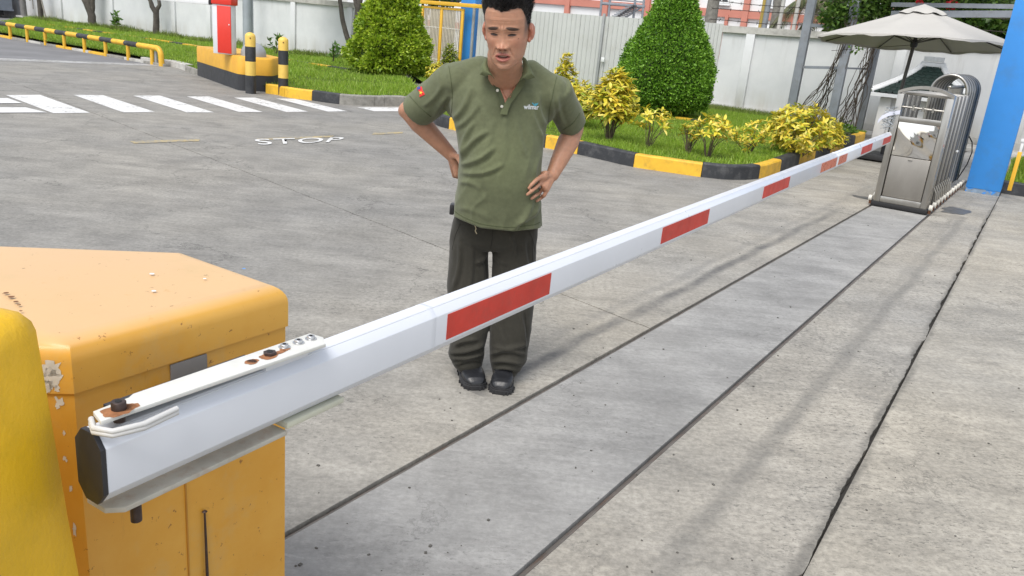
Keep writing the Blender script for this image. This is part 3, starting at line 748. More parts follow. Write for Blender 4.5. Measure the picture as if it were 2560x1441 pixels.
croton(cg(1522, 352), .42, 1.02, 70, 'tallest yellow croton shrub, right beside the man with bare stems below', 1, .28, .17, npart=300, shape='cone')
croton(cg(1440, 318), .38, .72, 50, 'bushy yellow croton half hidden behind the man elbow', 2, .1, .15, npart=140)
croton(cg(1402, 300), .30, 1.15, 45, 'narrow upright yellow croton directly behind the man shoulder', 3, .15, .15, npart=120, shape='cone')
croton(cg(1618, 372), .33, .56, 13, 'sparse leggy yellow croton right of the tallest one', 4, .25, .13, npart=120, nleaf=9)
croton(cg(1718, 382), .17, .42, 8, 'smallest yellow croton with a single bent stem', 5, .16, .12, npart=80, nleaf=9)
croton(cg(1768, 392), .28, .55, 16, 'open yellow croton with bare forked stems near the kerb corner', 6, .22, .13, npart=150, nleaf=9)
croton(cg(1868, 388), .27, .50, 22, 'yellow croton of middle height left of the broad one', 7, .1, .12, npart=180, nleaf=9)
croton(cg(1996, 388), .56, .74, 95, 'broad round yellow croton at the right end of the lawn', 8, .02, .14, npart=300)
croton(cg(2072, 372), .24, .36, 20, 'low yellow croton tucked against the grey post', 9, .02, .13, npart=120)
croton(g(1122, 196, LZ), .32, .95, 34, 'green and yellow croton in front of the yellow gate', 10, .05, .17, metas=LG, inner=m_cro_green, npart=60, shape='cone', group=None)
croton(g(1092, 205, LZ), .30, .45, 22, 'low yellow croton beside the man sleeve, near the gate', 12, .02, .15, npart=60, group=None)
# small wild plants
m_wild = leaf_mat('wild_leaf', [(.05, .12, .015), (.10, .20, .03), (.14, .24, .04)], .3)
def wild(base, w_, h, n, label, seed, size=.12, name='wild_plant'):
    rs = np.random.RandomState(seed); root = thing(name, base, label, 'plant'); b = MB(); P = []; D = []
    for k in range(max(3, n // 12)):
        a = rs.uniform(0, 6.28); tip = Vector(base) + Vector((math.cos(a) * w_ * rs.uniform(.2, 1), math.sin(a) * w_ * rs.uniform(.2, 1), h * rs.uniform(.6, 1)))
        b.tube([Vector(base) - Z3 * .03, Vector(base).lerp(tip, .5) + Z3 * .05, tip], [.012, .009, .005], 4)
        for j in range(12):
            q = Vector(base).lerp(tip, rs.uniform(.25, 1)); P.append(q); D.append((rs.normal(), rs.normal(), .5))
    b.build('stems', m_stem, root); P = np.array([tuple(p) for p in P]); rng_mesh('leaves', leaves(P, np.array(D), size, .22, rs, .6), LF, m_wild, root, 'stuff')
wild(g(288, 74, LZ), .35, .75, 60, 'small leafy sapling beside the forked tree at the wall', 31, .22)
wild(g(690, 136, LZ), .35, .7, 40, 'thin leafy weed at the wall between the bollards', 32, .2)
wild(g(833, 158, LZ), .25, .7, 36, 'upright weed growing against the white wall left of the cone bush', 33, .2)
wild(g(1455, 250, LZ), .3, .28, 40, 'low weed at the foot of the metal hoarding', 34, .12)
wild(wp(srange(2100, 330), 0, -.5) , .5, .28, 70, 'low green plant round the foot of the climbing vines', 35, .10)
# ------------------------------------------------------------------ bollards, plinth, left barrier, poles
m_bol_y = M('bollard_yellow', (.74, .50, .10), .5, 0, .07, 6, .1, 60, dirt=(.4, .26, .06), dirt_amt=.3, chips=((.10, .06, .04), 9, .74))
m_bol_k = M('bollard_black', (.022, .024, .028), .55, 0, .2, 6, .1, 60, dirt=(.09, .09, .09), dirt_amt=.4)
m_rust = M('rust', (.10, .038, .015), .85, 0, .35, 30, .6, 120, .001)
def bollard(base, h, r, label, seed):
    root = thing('bollard', base, label, 'bollard', 'striped bollards by the crossing'); B = Vector(base)
    zs = [0, .30 * h, .53 * h, .77 * h]
    for i, (a, b_) in enumerate(zip(zs, zs[1:])):
        MB().rev(B, [(r, a - (.05 if i == 0 else 0)), (r, b_)], 28).build('band', (m_bol_k, m_bol_y, m_bol_k)[i], root, smooth=True)
    MB().rev(B, [(r, zs[3]), (r, h - r * .8)] + [(r * math.cos(t), h - r * .8 + r * .8 * math.sin(t)) for t in [R(x) for x in range(15, 90, 15)]] + [(.004, h)], 28).build('cap', m_bol_y, root, smooth=True)
    d = Vector((-B.x, -B.y, 0)).normalized(); p = B + d * r * .98 + Z3 * (h - .10)
    MB().tube([p - d * .01, p + d * .006], .013, 10).build('bolt_hole', m_rust, root)
bollard(g(627, 234), 1.09, .095, 'left of two black and yellow bollards, standing against the plinth', 1)
bollard(g(708, 239), 1.06, .092, 'right of two black and yellow bollards, at the end of the kerb', 2)
# plinth
pa, pb, pc = g(491, 188), g(598, 227), g(680, 231)
dn = Vector((-(pb - pa).y, (pb - pa).x, 0)).normalized(); dn = dn if dn.y > 0 else -dn
PZ = .62
def rounded(poly, r=.10, n=4):
    out = []
    for i, p in enumerate(poly):
        a = poly[i - 1]; b = poly[(i + 1) % len(poly)]; u = (a - p).normalized(); v = (b - p).normalized()
        for k in range(n + 1): t = k / n; q0 = p + u * r * (1 - t); q1 = p + v * r * t; out.append(q0.lerp(q1, t) if False else (p + u * r) * (1 - t) ** 2 + p * 2 * t * (1 - t) + (p + v * r) * t * t)
    return out
foot = [pa, pb, pc, pc + Vector((-.05, .75, 0)), pa + Vector((.75, .55, 0))]
ring = rounded(foot, .12); pn = len(ring)
def ringwall(z0, z1, grow=0., top=False, name='band', mat=None, parent=None, cham=0.):
    c = sum(ring, Vector()) / pn; V = [];
    lv = [(z0, grow), (z1 - cham, grow)] + ([(z1, grow - cham)] if cham else [])
    for z, gw in lv: V += [p + (p - c).normalized() * gw + Z3 * z for p in ring]
    Fc = []
    for k in range(len(lv) - 1): Fc += [(k * pn + i, k * pn + (i + 1) % pn, (k + 1) * pn + (i + 1) % pn, (k + 1) * pn + i) for i in range(pn)]
    if top: Fc.append(tuple((len(lv) - 1) * pn + i for i in range(pn)))
    return mk(name, V, Fc, mat, parent, smooth=True)
pt = thing('barrier_plinth', pa, 'rounded concrete plinth, yellow above black, under the red barrier', 'plinth')
ringwall(-.05, .30, 0, False, 'lower_band', M('plinth_black', (.03, .032, .037), .6, 0, .15, 4, .2), pt)
ringwall(.30, PZ, .004, True, 'upper_band', M('plinth_yellow', (.68, .37, .035), .6, 0, .08, 3, .2, 60, dirt=(.5, .16, .03), dirt_amt=.35), pt, .03)
# red barrier cabinet with white boom going left
m_red = M('barrier_red', (.66, .035, .02), .35, 0, .05, 4, .05, coat=.2); m_cab_w = M('cabinet_light_grey', (.62, .64, .66), .4, 0, .05, 4, .05)
rb0, rb1 = g(532, 133, PZ), g(579, 138, PZ); ru = (rb1 - rb0).normalized(); rn = Vector((-ru.y, ru.x, 0)); rw = (rb1 - rb0).length
rb = thing('parking_barrier', (rb0 + rb1) / 2, 'red and white barrier cabinet on the plinth with its arm reaching out to the left', 'barrier')
C0 = (rb0 + rb1) / 2 + Z3 * .0
MB().box(C0 + Z3 * .45 + rn * .10, (ru, rn, Z3), (rw / 2 - .005, .095, .45)).build('housing', m_cab_w, rb, bevel=.01)
dr_ = MB().box(C0 + ru * (rw * .14) + Z3 * .45 - rn * .003, (ru, rn, Z3), (rw * .36, .012, .43)).build('door', m_red, rb, bevel=.006)
MB().rev(C0 + ru * rw * .42 + Z3 * .55 - rn * .015, [(.012, 0), (.012, .012)], 10, (ru, Z3, -rn)).build('lock', m_cab_w, dr_)
MB().box(C0 + Z3 * 1.01 + rn * .10 + ru * .01, (ru, rn, Z3), (rw / 2 + .015, .125, .11)).build('hood', m_red, rb, bevel=.02)
MB().box(C0 + Z3 * 1.0 - ru * (rw / 2 + .045) + rn * .05, (ru, rn, Z3), (.03, .05, .12)).build('arm_bracket', m_blackplastic, rb, bevel=.008)
ap = C0 - ru * (rw / 2 + .06) + rn * .02; ap.z = at(518, 4, ap.y).z; ad = (at(385, -8, ap.y + .8) - ap); ad.z = .0; ad = (-ru * 1.0 + rn * .18).normalized()
MB().box(ap + ad * 1.6, (ad, Vector((-ad.y, ad.x, 0)), Z3), (1.6, .03, .06)).build('arm', m_white_metal, rb, bevel=.008)
for s in (1.25, 2.1): MB().box(ap + ad * s - rn * .0, (ad, Vector((-ad.y, ad.x, 0)), Z3), (.14, .032, .035)).build('reflector', m_red, rb)
# poles
m_galv = M('galvanised_steel', (.33, .36, .39), .5, .3, .1, 3, .05)
pb1 = g(620, 150); pb1.z = 0
b = MB(); b.tube([pb1 - Z3 * .1, pb1 + Z3 * 6], [.14, .13], 20); b.build('steel_pole', m_galv, smooth=True, origin=pb1, label='thick grey steel pole behind the left bollard', cat='pole')
lp = wp(srange(660, 125), 0, -.55); r_ = thing('lamp_post', lp, 'thin galvanised lamp post with flared foot in front of the wall', 'lamp post')
MB().tube([lp, lp + Z3 * .5, lp + Z3 * 6.5], [.085, .065, .04], 14).build('pole', m_galv, r_, smooth=True)
b = MB(); b.box(lp + Z3 * .13, (X3, Y3, Z3), (.17, .17, .012))
for k in range(4): a = k * math.pi / 2 + .4; b.prism([lp + Vector((math.cos(a) * .06, math.sin(a) * .06, .14)), lp + Vector((math.cos(a) * .16, math.sin(a) * .16, .14)), lp + Vector((math.cos(a) * .06, math.sin(a) * .06, .42))], (Vector((-math.sin(a), math.cos(a), 0)) * .012))
b.build('base_plate', m_galv, r_)
MB().tube([lp + Z3 * 6.4, lp + Z3 * 6.8 + Vector((.1, -1.0, 0)), lp + Z3 * 6.85 + Vector((.15, -1.5, 0))], [.035, .03, .06], 8).build('lamp_arm', m_galv, r_, smooth=True)
dm = g(623, 142, PZ); b = MB(); b.rev(dm + Vector((0, .25, -.01)), [(.24, 0), (.24, .05)] + [(.24 * math.cos(R(a)), .05 + .22 * math.sin(R(a))) for a in range(10, 90, 12)] + [(.01, .27)], 24)
b.build('grey_dome', M('grey_plastic_dome', (.30, .32, .34), .45, 0, .06, 4, .05), smooth=True, origin=dm + Vector((0, .25, 0)), label='rounded grey dome on the plinth behind the left bollard', cat='dome')

# ------------------------------------------------------------------ guard rail
gp = [(-20, 92), (27, 98), (66, 107), (112, 115), (157, 122.5), (208, 131), (260, 141), (317, 150.5), (381, 162)]
gp = [g(*p) for p in gp]; A, B = gp[1], gp[-1]; gd = (B - A).normalized()
# straighten onto one line
gs = [(p - A).dot(gd) for p in gp]; n_ = len(gs); step = (gs[-1] - gs[1]) / 7; gs = [step * (i - 1) for i in range(-3, 9)]
gr_ = thing('guard_rail', A, 'low black and yellow tube guard rail beside the left lawn', 'guard rail')
GZ = .40
for s in gs:
    p = A + gd * s; MB().tube([p - Z3 * .05, p + Z3 * (GZ - .03)], .045, 12).build('post', m_gate_y, gr_, smooth=True)
s0, s1 = gs[0] - .5, gs[-1]; nb = int((s1 - s0) / .56); L_ = (s1 - s0) / nb
for k in range(nb):
    a = A + gd * (s0 + k * L_) + Z3 * GZ; MB().tube([a, a + gd * L_], .062, 14).build('rail', (m_black, m_yellow)[(nb - k) % 2], gr_, smooth=True)
e = A + gd * s1 + Z3 * GZ
bp = [e, e + gd * .22] + [e + gd * (.22 + .17 * math.sin(R(t))) - Z3 * (.17 - .17 * math.cos(R(t))) for t in (20, 40, 60, 80, 90)] + [e + gd * .40 - Z3 * (GZ + .05)]
MB().tube(bp, .064, 14).build('end_bend', m_gate_y, gr_, smooth=True)
MB().box(e + gd * .09 - Z3 * .22 + Vector((.02, .05, 0)), (gd, Vector((-gd.y, gd.x, 0)), Z3), (.04, .02, .13)).build('plate', m_slate, gr_, bevel=.004)
ks = thing('kerb', A, 'faded yellow kerb strip under the guard rail', 'kerb')
for k in range(14):
    a = A + gd * (gs[0] + k * (s1 - gs[0] + .5) / 14); u = (s1 - gs[0] + .5) / 14
    MB().box(a + gd * u / 2 + Z3 * .01 + Vector((.03, .08, 0)), (gd, Vector((-gd.y, gd.x, 0)), Z3), (u / 2 - .006, .09, .05)).build('kerb_stone', (m_yellow, m_greykerb)[k % 2] if k % 3 else m_cope, ks, bevel=.008)

# ------------------------------------------------------------------ container at the far left
m_cont = M('grey_container_steel', (.22, .25, .30), .5, 0, .1, 3, .1, dirt=(.12, .11, .10), dirt_amt=.4); m_cont_w = M('container_white', (.60, .60, .62), .5); m_cont_o = M('container_orange', (.55, .13, .06), .5)
q1 = wp(srange(63, 55), 0, -1.9); ct = thing('container', q1, 'grey corrugated container with orange stripe at the left edge', 'container')
cl = 5.
MB().box(q1 - WD * cl / 2 + WN * .6 + Z3 * .22, (WD, WN, Z3), (cl / 2 - .1, .45, .10)).build('chassis', m_dark, ct)
b = MB(); k = 0; s = 0
while s < cl: b.box(q1 - WD * (s + .06) + Z3 * .80, (WD, WN, Z3), (.06, .03, .43)); s += .22
b.box(q1 - WD * cl / 2 + WN * .7 + Z3 * .80, (WD, WN, Z3), (cl / 2, .69, .43)); b.build('ribbed_side', m_cont, ct)
MB().box(q1 - WD * cl / 2 + WN * .7 + Z3 * .36, (WD, WN, Z3), (cl / 2 + .01, .74, .035)).build('bottom_rail', m_cont, ct)
MB().box(q1 - WD * cl / 2 + WN * .7 + Z3 * 1.33, (WD, WN, Z3), (cl / 2 + .01, .74, .11)).build('orange_stripe', m_cont_o, ct)
MB().box(q1 - WD * cl / 2 + WN * .7 + Z3 * 1.9, (WD, WN, Z3), (cl / 2, .72, .46)).build('upper_side', m_cont_w, ct)
for k in (0.3, cl - .5): MB().box(q1 - WD * k + WN * .2 + Z3 * .15, (WD, WN, Z3), (.12, .1, .17)).build('support_foot', m_cont, ct)

# ------------------------------------------------------------------ trees along the wall
m_tleaf = leaf_mat('dark_tree_leaf', [(.02, .05, .01), (.04, .085, .015), (.07, .13, .02)], .25, .4)
def tree(base, trunks, crown, label, seed, size=.22, n=900, twigs=True):
    rs = np.random.RandomState(seed); root = thing('tree', base, label, 'tree'); b = MB(); tips = []
    for T in trunks:
        pts = [Vector(base) + Vector(p[:3]) for p in T]; rad = [p[3] for p in T]
        P2, R2 = [], []
        for i in range(len(pts) - 1):
            for k in range(4):
                t = k / 4; P2.append(pts[i].lerp(pts[i + 1], t) + Vector((rs.normal(0, .012), rs.normal(0, .012), 0))); R2.append(rad[i] + (rad[i + 1] - rad[i]) * t)
        P2.append(pts[-1]); R2.append(rad[-1]); b.tube(P2, R2, 9); tips.append(pts[-1])
    b.build('trunk', m_bark, root, smooth=True)
    tb = MB(); P = []; D = []
    for (cx, cy, cz, r, cnt) in crown:
        c = Vector(base) + Vector((cx, cy, cz)); tip = min(tips, key=lambda t: (t - c).length)
        for k in range(8):
            u = Vector(rs.normal(0, 1, 3)).normalized(); e_ = c + u * r * .8; m_ = tip.lerp(e_, .5) + Vector((0, 0, .1)); tb.tube([tip, m_, e_], [.03, .02, .008], 4)
            for j in range(cnt // 8):
                q = m_.lerp(e_, rs.uniform(0, 1.1)) + Vector(rs.normal(0, r * .22, 3)); P.append(tuple(q)); D.append(tuple((q - c).normalized() + Vector((0, 0, -.3))))
    if crown:
        tb.build('branches', m_bark, root); rng_mesh('leaves', leaves(np.array(P), np.array(D), size, .34, rs, .7), LF, m_tleaf, root, 'stuff')
def tb_(x, y, z=LZ): return g(x, y, z)
t0 = tb_(92, 52)
r_ = thing('steel_post', wp(srange(90, 52), LZ, -.5), 'dark grey post with square foot at the wall beside the container', 'post')
p0 = wp(srange(90, 52), LZ, -.5)
MB().tube([p0, p0 + Vector((-.1, 0, 4))], [.13, .10], 10).build('shaft', M('post_grey', (.16, .155, .15), .8), r_, smooth=True)
MB().box(p0 + Z3 * .02, (WD, WN, Z3), (.28, .22, .03)).build('foot', m_cope, r_)
def wbase(x, y, o=-.55): return wp(srange(x, y), LZ, o)
tree(wbase(136, 60), [[(0, 0, -.1, .12), (-.03, 0, 1., .10), (-.25, 0, 2., .07), (-.45, 0, 4, .05)], [(0, 0, .8, .07), (.02, 0, 1.8, .06), (.1, 0, 4., .04)]], [(-.3, 0, 4.2, 1.1, 500), (.3, 0, 4.4, 1.0, 400)], 'forked tree with support stakes nearest the container', 41)
tb0 = wbase(136, 60); b = MB(); b.tube([tb0 + Vector((.35, -.2, -.1)), tb0 + Vector((.02, -.05, 1.25))], .035, 6); b.tube([tb0 + Vector((-.4, -.1, .75)), tb0 + Vector((.2, -.12, 1.2))], .025, 5); b.tube([tb0 + Vector((-.3, -.05, .4)), tb0 + Vector((-.25, -.1, 1.2))], .02, 5)
b.build('support_stake', M('weathered_stake', (.25, .23, .20), .9), bpy.data.objects['tree'])
tree(wbase(264, 72), [[(0, 0, -.1, .17), (-.05, 0, .55, .15), (-.35, 0, 1.2, .09), (-.75, 0, 2.2, .07), (-.9, 0, 4, .05)], [(-.02, 0, .5, .10), (-.2, 0, 1.4, .08), (-.5, 0, 2.4, .06), (-.5, 0, 4, .04)], [(0, 0, .5, .10), (.12, 0, 1.4, .085), (.25, 0, 3.8, .05)], [(0, 0, .6, .08), (-.02, 0, 1.6, .07), (-.12, 0, 3.6, .04)]], [(-.6, 0, 4.2, 1.1, 500), (.3, 0, 4.3, 1.2, 500)], 'tree with four stems fanning up from its base, at the wall', 42)
tree(wbase(422, 92), [[(0, 0, -.1, .13), (.02, 0, .8, .11), (-.2, 0, 1.25, .075), (-.7, 0, 2.3, .06), (-.9, 0, 4, .04)], [(.02, 0, .75, .09), (.16, 0, 1.1, .07), (.06, 0, 1.9, .06), (.05, 0, 4, .04)]], [(-.8, 0, 4.2, 1.1, 500), (.1, 0, 4.3, 1.2, 500)], 'tree with a clear Y fork at the wall behind the guard rail end', 43)
bt = wbase(897, 110, -.5)
tree(bt, [[(.1, 0, -.1, .10), (0, 0, .6, .085), (-.25, 0, 1.4, .075), (-.33, 0, 2.2, .06), (-.33, 0, 4, .05)]], [(-1.1, -.3, 2.42, .42, 260), (-1.65, -.3, 2.62, .32, 160), (-.5, 0, 2.85, .5, 260), (-.4, 0, 4.2, 1.2, 500)], 'thin curved tree left of the lime bush, dark leaves hanging into view', 44, .26)
bt = wbase(925, 120, -.6)
tree(bt, [[(0, 0, -.1, .13), (-.05, 0, 1.2, .11), (.05, 0, 1.9, .09), (.1, 0, 4, .07)], [(0, 0, 1.3, .08), (-.12, 0, 1.9, .06), (-.05, 0, 4, .05)]], [(.1, 0, 4.0, 1.3, 600)], 'thick dark tree half hidden behind the lime cone bush', 45)

P = [g(*p) for p in ((352, 157), (385, 161.5), (425, 166), (455, 174), (476, 182), (494, 188))]
kerb(densify(P, 3), [0, 5, 10, 15], [m_cope, m_cope, m_greykerb], 'plain pale concrete edge of the left lawn between guard rail and plinth', inward=1, h=.13, wid=.2)
# ------------------------------------------------------------------ pergola with climbers
pg = thing('pergola', g(2070, 342), 'grey steel pergola frame with slanting seen posts in front of the white wall', 'pergola')
PZ_ = 3.15
PP = [g(1968, 325), g(2070, 342), g(2142, 342)]
q3 = g(2062, 312)
for p, wv in zip(PP + [q3], (.085, .085, .075, .05)):
    MB().box(p + Z3 * (PZ_ / 2), (WD, WN, Z3), (wv, wv, PZ_ / 2)).build('post', m_steel_grey, pg, bevel=.006)
def link(name, a, b_, r, mat=m_steel_grey, parent=pg):
    a, b_ = Vector(a), Vector(b_); d = (b_ - a).normalized(); s = d.cross(Z3).normalized(); return MB().box((a + b_) / 2, (d, s, s.cross(d)), ((b_ - a).length / 2, r, r)).build(name, mat, parent)
link('brace', PP[0] + Z3 * 1.35, PP[1] + Z3 * 1.42, .028); link('brace', PP[0] + Z3 * 2.22, PP[1] + Z3 * 2.22, .035); link('brace', PP[1] + Z3 * 1.42, PP[2] + Z3 * 1.45, .018)
ends = [PP[0], PP[2] + WD * 6]
for o in (0, .5, 1.0): link('beam', PP[0] + Z3 * PZ_ - WN * o * 0 + WN * (o - .5) - WD * 1, PP[0] + Z3 * PZ_ + WN * (o - .5) + WD * 9, .045)
fb = at(2440, 33, 15.2); fb2 = at(2560, 33, 15.2)
link('beam', at(2230, 36, 17.4), at(2590, 36, 15.6), .06); link('beam', at(2230, 12, 17.4), at(2590, 18, 15.6), .04)
for k in range(12): s_ = PP[0] + WD * k * .8 + Z3 * (PZ_ + .06); link('rafter', s_ - WN * .8, s_ + WN * .9, .03)
# woody climbers
m_vine = M('woody_vine_bark', (.085, .065, .05), .9, 0, .3, 20, .4)
def climber(base_c, spread, top_c, name_label, seed, n=26, mid=None):
    rs = np.random.RandomState(seed); r = thing('climbing_vine', base_c, name_label, 'vine')
    for i in range(n):
        b0 = Vector(base_c) + Vector((rs.uniform(-1, 1) * spread, rs.uniform(-.2, .2), 0)); t1 = Vector(top_c) + Vector((rs.normal(0, .09), rs.normal(0, .07), rs.uniform(-.1, .2)))
        m_ = Vector(mid) + Vector((rs.normal(0, .10), rs.normal(0, .09), rs.normal(0, .12)))
        pts = []; ph = rs.uniform(0, 6, 4)
        for k in range(15):
            t = k / 14; p = b0 * (1 - t) ** 2 + m_ * 2 * t * (1 - t) + t1 * t * t; amp = .05 * math.sin(math.pi * min(1, t * 1.3))
            pts.append(p + Vector((math.sin(t * 13 + ph[0]) + .5 * math.sin(t * 29 + ph[1]), math.cos(t * 11 + ph[2]), 0)) * amp)
        MB().tube(pts, [rs.uniform(.005, .0115) * (1 - .4 * k / 14) for k in range(15)], 5).build('stem', m_vine, r, smooth=True)
    return r
v1 = climber(g(2010, 325), .75, at(2127, 60, 17.3), 'left bundle of woody vine stems climbing the pergola', 51, 22, at(2085, 210, 17.4))
v2 = climber(g(2100, 340), .35, at(2200, 60, 17.7), 'right bundle of woody vine stems beside the umbrella', 52, 20, at(2165, 190, 17.8))
m_bleaf = leaf_mat('bougainvillea_leaf', [(.03, .07, .012), (.06, .13, .02), (.11, .20, .03), (.16, .26, .05)], .3)
m_red_fl = leaf_mat('red_flower', [(.55, .02, .03), (.75, .05, .06)], .3)
def cloud(name, blobs, mat, size, seed, parent, wr=.3):
    rs = np.random.RandomState(seed); P = []; D = []
    for (c, r, n) in blobs:
        u = rs.normal(0, 1, (n, 3)); u /= np.linalg.norm(u, axis=1, keepdims=True); rr = rs.uniform(.35, 1.1, (n, 1)) ** .6 * np.array(r)
        P.append(np.array(c) + u * rr); D.append(u + np.array([0, 0, .1]))
    rng_mesh(name, leaves(np.concatenate(P), np.concatenate(D), size, wr, rs, .8), LF, mat, parent, 'stuff')
fl = thing('climber_canopy', at(2200, 0, 17.5), 'leafy flowering climber spread over the pergola top above the umbrella', 'climber')
bl = [(at(2090, 42, 17.6), (.30, .3, .25), 500), (at(2125, 5, 17.6), (.5, .4, .35), 800), (at(2170, 20, 17.8), (.35, .4, .3), 600), (at(2230, 10, 17.8), (.5, .4, .25), 800), (at(2300, 0, 17.6), (.6, .4, .25), 900), (at(2370, 5, 17.2), (.6, .4, .24), 900), (at(2450, -5, 16.8), (.6, .4, .22), 800),
      (at(2110, 62, 17.6), (.2, .25, .12), 250), (at(2200, -30, 17.8), (.8, .6, .4), 900), (at(2400, -35, 17), (1.2, .6, .35), 1100)]
cloud('leaves', bl, m_bleaf, .10, 61, fl)
cloud('flowers', [(at(2380, 14, 16.7), (.09, .08, .07), 90), (at(2300, 2, 17.), (.05, .05, .05), 30), (at(2560, 40, 15), (.1, .1, .1), 60)], m_red_fl, .06, 62, fl, .45)
twg = MB()
for k in range(26):
    a = at(random.uniform(2080, 2500), random.uniform(-30, 10), 17.6); twg.tube([a, a + Vector((random.uniform(-.3, .3), 0, -.1)), a + Vector((random.uniform(-.4, .4), 0, random.uniform(-.35, -.05)))], .008, 4)
twg.build('twigs', m_vine, fl)
cloud('sprig', [(at(2140, 122, 17.), (.10, .05, .05), 14), (at(2152, 116, 17.), (.05, .05, .03), 6)], m_bleaf, .09, 63, fl)
# green trees beyond the right wall
def crowntree(base, crown_c, r, n, label, seed, size=.22, mat=None):
    root = thing('tree', base, label, 'tree'); b = MB(); b.tube([Vector(base), Vector(crown_c)], [.14, .06], 8)
    rs = np.random.RandomState(seed)
    for k in range(14): u = Vector(rs.normal(0, 1, 3)).normalized(); b.tube([Vector(crown_c) - Z3 * .4, Vector(crown_c) + Vector((u.x * r[0], u.y * r[1], u.z * r[2])) * .85], [.05, .012], 5)
    b.build('trunk', m_bark, root)
    bl = []
    for k in range(16):
        u = Vector(rs.normal(0, 1, 3)).normalized() * rs.uniform(.35, .9); bl.append((Vector(crown_c) + Vector((u.x * r[0], u.y * r[1], u.z * r[2])), (r[0] * .38, r[1] * .38, r[2] * .38), n // 16))
    cloud('leaves', bl, mat or m_bleaf, size, seed, root)
def beyond(x, y, o): s, z = onwall(x, y, o); return wp(s, z, o)
for (x, y, o, r, n, lb) in ((2430, 78, 1.3, (1.0, .8, .55), 4200, 'bushy green tree behind the wall right of the umbrella top'), (2530, 70, 2.0, (.8, .8, .7), 2200, 'green tree with red blossom behind the wall next to the blue pillar'), (2370, 40, 2.6, (.9, .8, .4), 1800, 'green tree behind the wall, over the umbrella apex'), (2120, 40, 2.2, (.45, .5, .5), 1200, 'dark green tree behind the wall at the pergola')):
    c = beyond(x, y, o); crowntree(Vector((c.x, c.y, 0)), c, r, n, lb, x)
cloud('blossom', [(beyond(2545, 70, 1.2), (.22, .2, .3), 260)], m_red_fl, .10, 77, bpy.data.objects['tree.006'] if 'tree.006' in bpy.data.objects else None)
# coconut trunks and drooping fronds beyond the wall
m_palm = M('palm_trunk', (.20, .19, .165), .9, 0, .25, 14, .6, 40, .01); m_frond = leaf_mat('palm_frond_leaflet', [(.05, .08, .03), (.14, .16, .07), (.22, .20, .12), (.09, .13, .04)], .25)
def palm(x, y, o, r, label, seed, fronds=9, h=7., fl_=2.2):
    c = beyond(x, y, o); base = Vector((c.x, c.y, 0)); root = thing('palm_tree', base, label, 'palm'); rs = np.random.RandomState(seed)
    pts = [base + Z3 * (h * k / 14) for k in range(15)]; MB().tube(pts, [r * (1 + .06 * (k % 2)) * (1 - .25 * k / 14) for k in range(15)], 12).build('trunk', m_palm, root, smooth=True)
    top = pts[-1]
    for i in range(fronds):
        a = i * 2 * math.pi / fronds + rs.uniform(-.2, .2); d = Vector((math.cos(a), math.sin(a), 0)); b = MB(); sp_ = []
        for k in range(12): t = k / 11; sp_.append(top + d * fl_ * t + Z3 * (.5 * t - 1.9 * t * t))
        b.tube(sp_, [.02 * (1 - .8 * k / 11) for k in range(12)], 4)
        for k in range(2, 12):
            for sgn in (-1, 1):
                for m2 in range(3):
                    p = sp_[k - 1].lerp(sp_[k], m2 / 3) if k else sp_[k]; s = d.cross(Z3) * sgn; tip = p + (s * .28 + d * .2 - Z3 * .38) * (1.1 - .5 * k / 11)
                    b.add([p, p + d * .03, tip], [(0, 1, 2)])
        b.build('frond', m_frond, root)
palm(1780, 30, 3.5, .19, 'thick palm trunk beyond the wall right of the big bush', 71, h=7)
palm(1940, 30, 5, .13, 'slim palm trunk beyond the wall, left of the pergola', 72, h=6.5)
palm(2030, -10, 1.6, .06, 'palm with drooping fronds beyond the wall beside the grey post', 73, fronds=12, h=2.95, fl_=1.15)
palm(2110, -10, 2.4, .06, 'palm with drooping fronds beyond the wall behind the pergola', 74, fronds=12, h=3.1, fl_=1.15)
# plants above the left gate
cloud_root = thing('hedge', beyond(1010, 0, .8), 'dark foliage and blossom showing above the gate rail behind the wall', 'hedge')
cloud('leaves', [(beyond(1090, 2, .8), (.45, .3, .12), 260), (beyond(1128, 0, .8), (.2, .2, .12), 90), (beyond(1190, 2, .8), (.22, .2, .15), 120)], m_tleaf, .16, 81, cloud_root)
cloud('blossom', [(beyond(1192, 2, .7), (.2, .15, .13), 60)], leaf_mat('pink_blossom', [(.5, .12, .16), (.65, .4, .42)], .3), .07, 82, cloud_root, .45)

# ------------------------------------------------------------------ umbrella
m_canvas = M('beige_canvas', (.44, .425, .395), .9, 0, .04, 2, .15, 400, .0006)
ub = g(2203, 402); um = thing('parasol', ub, 'large beige canvas parasol on a dark pole with weighted foot', 'umbrella')
uc = at(2287, 118, 14.0); uR = 1.62; zE = uc.z; zA = at(2292, 25, 14.05).z
n = 8; ph0 = R(22.5) + math.atan2(-uc.y, -uc.x)
def canopy_pt(u, t):                           # u around 0..8, t 0 centre .. 1 edge
    i = int(u) % n; f = u - int(u); a0, a1 = ph0 + i * 2 * math.pi / n, ph0 + (i + 1) * 2 * math.pi / n
    p0, p1 = Vector((math.cos(a0), math.sin(a0), 0)), Vector((math.cos(a1), math.sin(a1), 0)); p = p0.lerp(p1, f) * uR * t
    z = zE + (zA - zE) * (1 - t) ** 1.0 - .05 * math.sin(math.pi * f) * math.sin(math.pi * min(t, 1)) * .7 + .02 * math.sin(math.pi * f) * t
    return Vector((uc.x, uc.y, 0)) + p + Z3 * (z + .05 - p.y * .055)
V = []; Fc = []; NU, NTt = 64, 12
for j in range(NTt + 1):
    for i in range(NU): V.append(canopy_pt(i * n / NU, .13 + .87 * j / NTt))
for i in range(NU): p = canopy_pt(i * n / NU, 1.0); V.append(p - Z3 * (.03 + .012 * math.sin(i * 1.7)) + (p - uc) * .004)
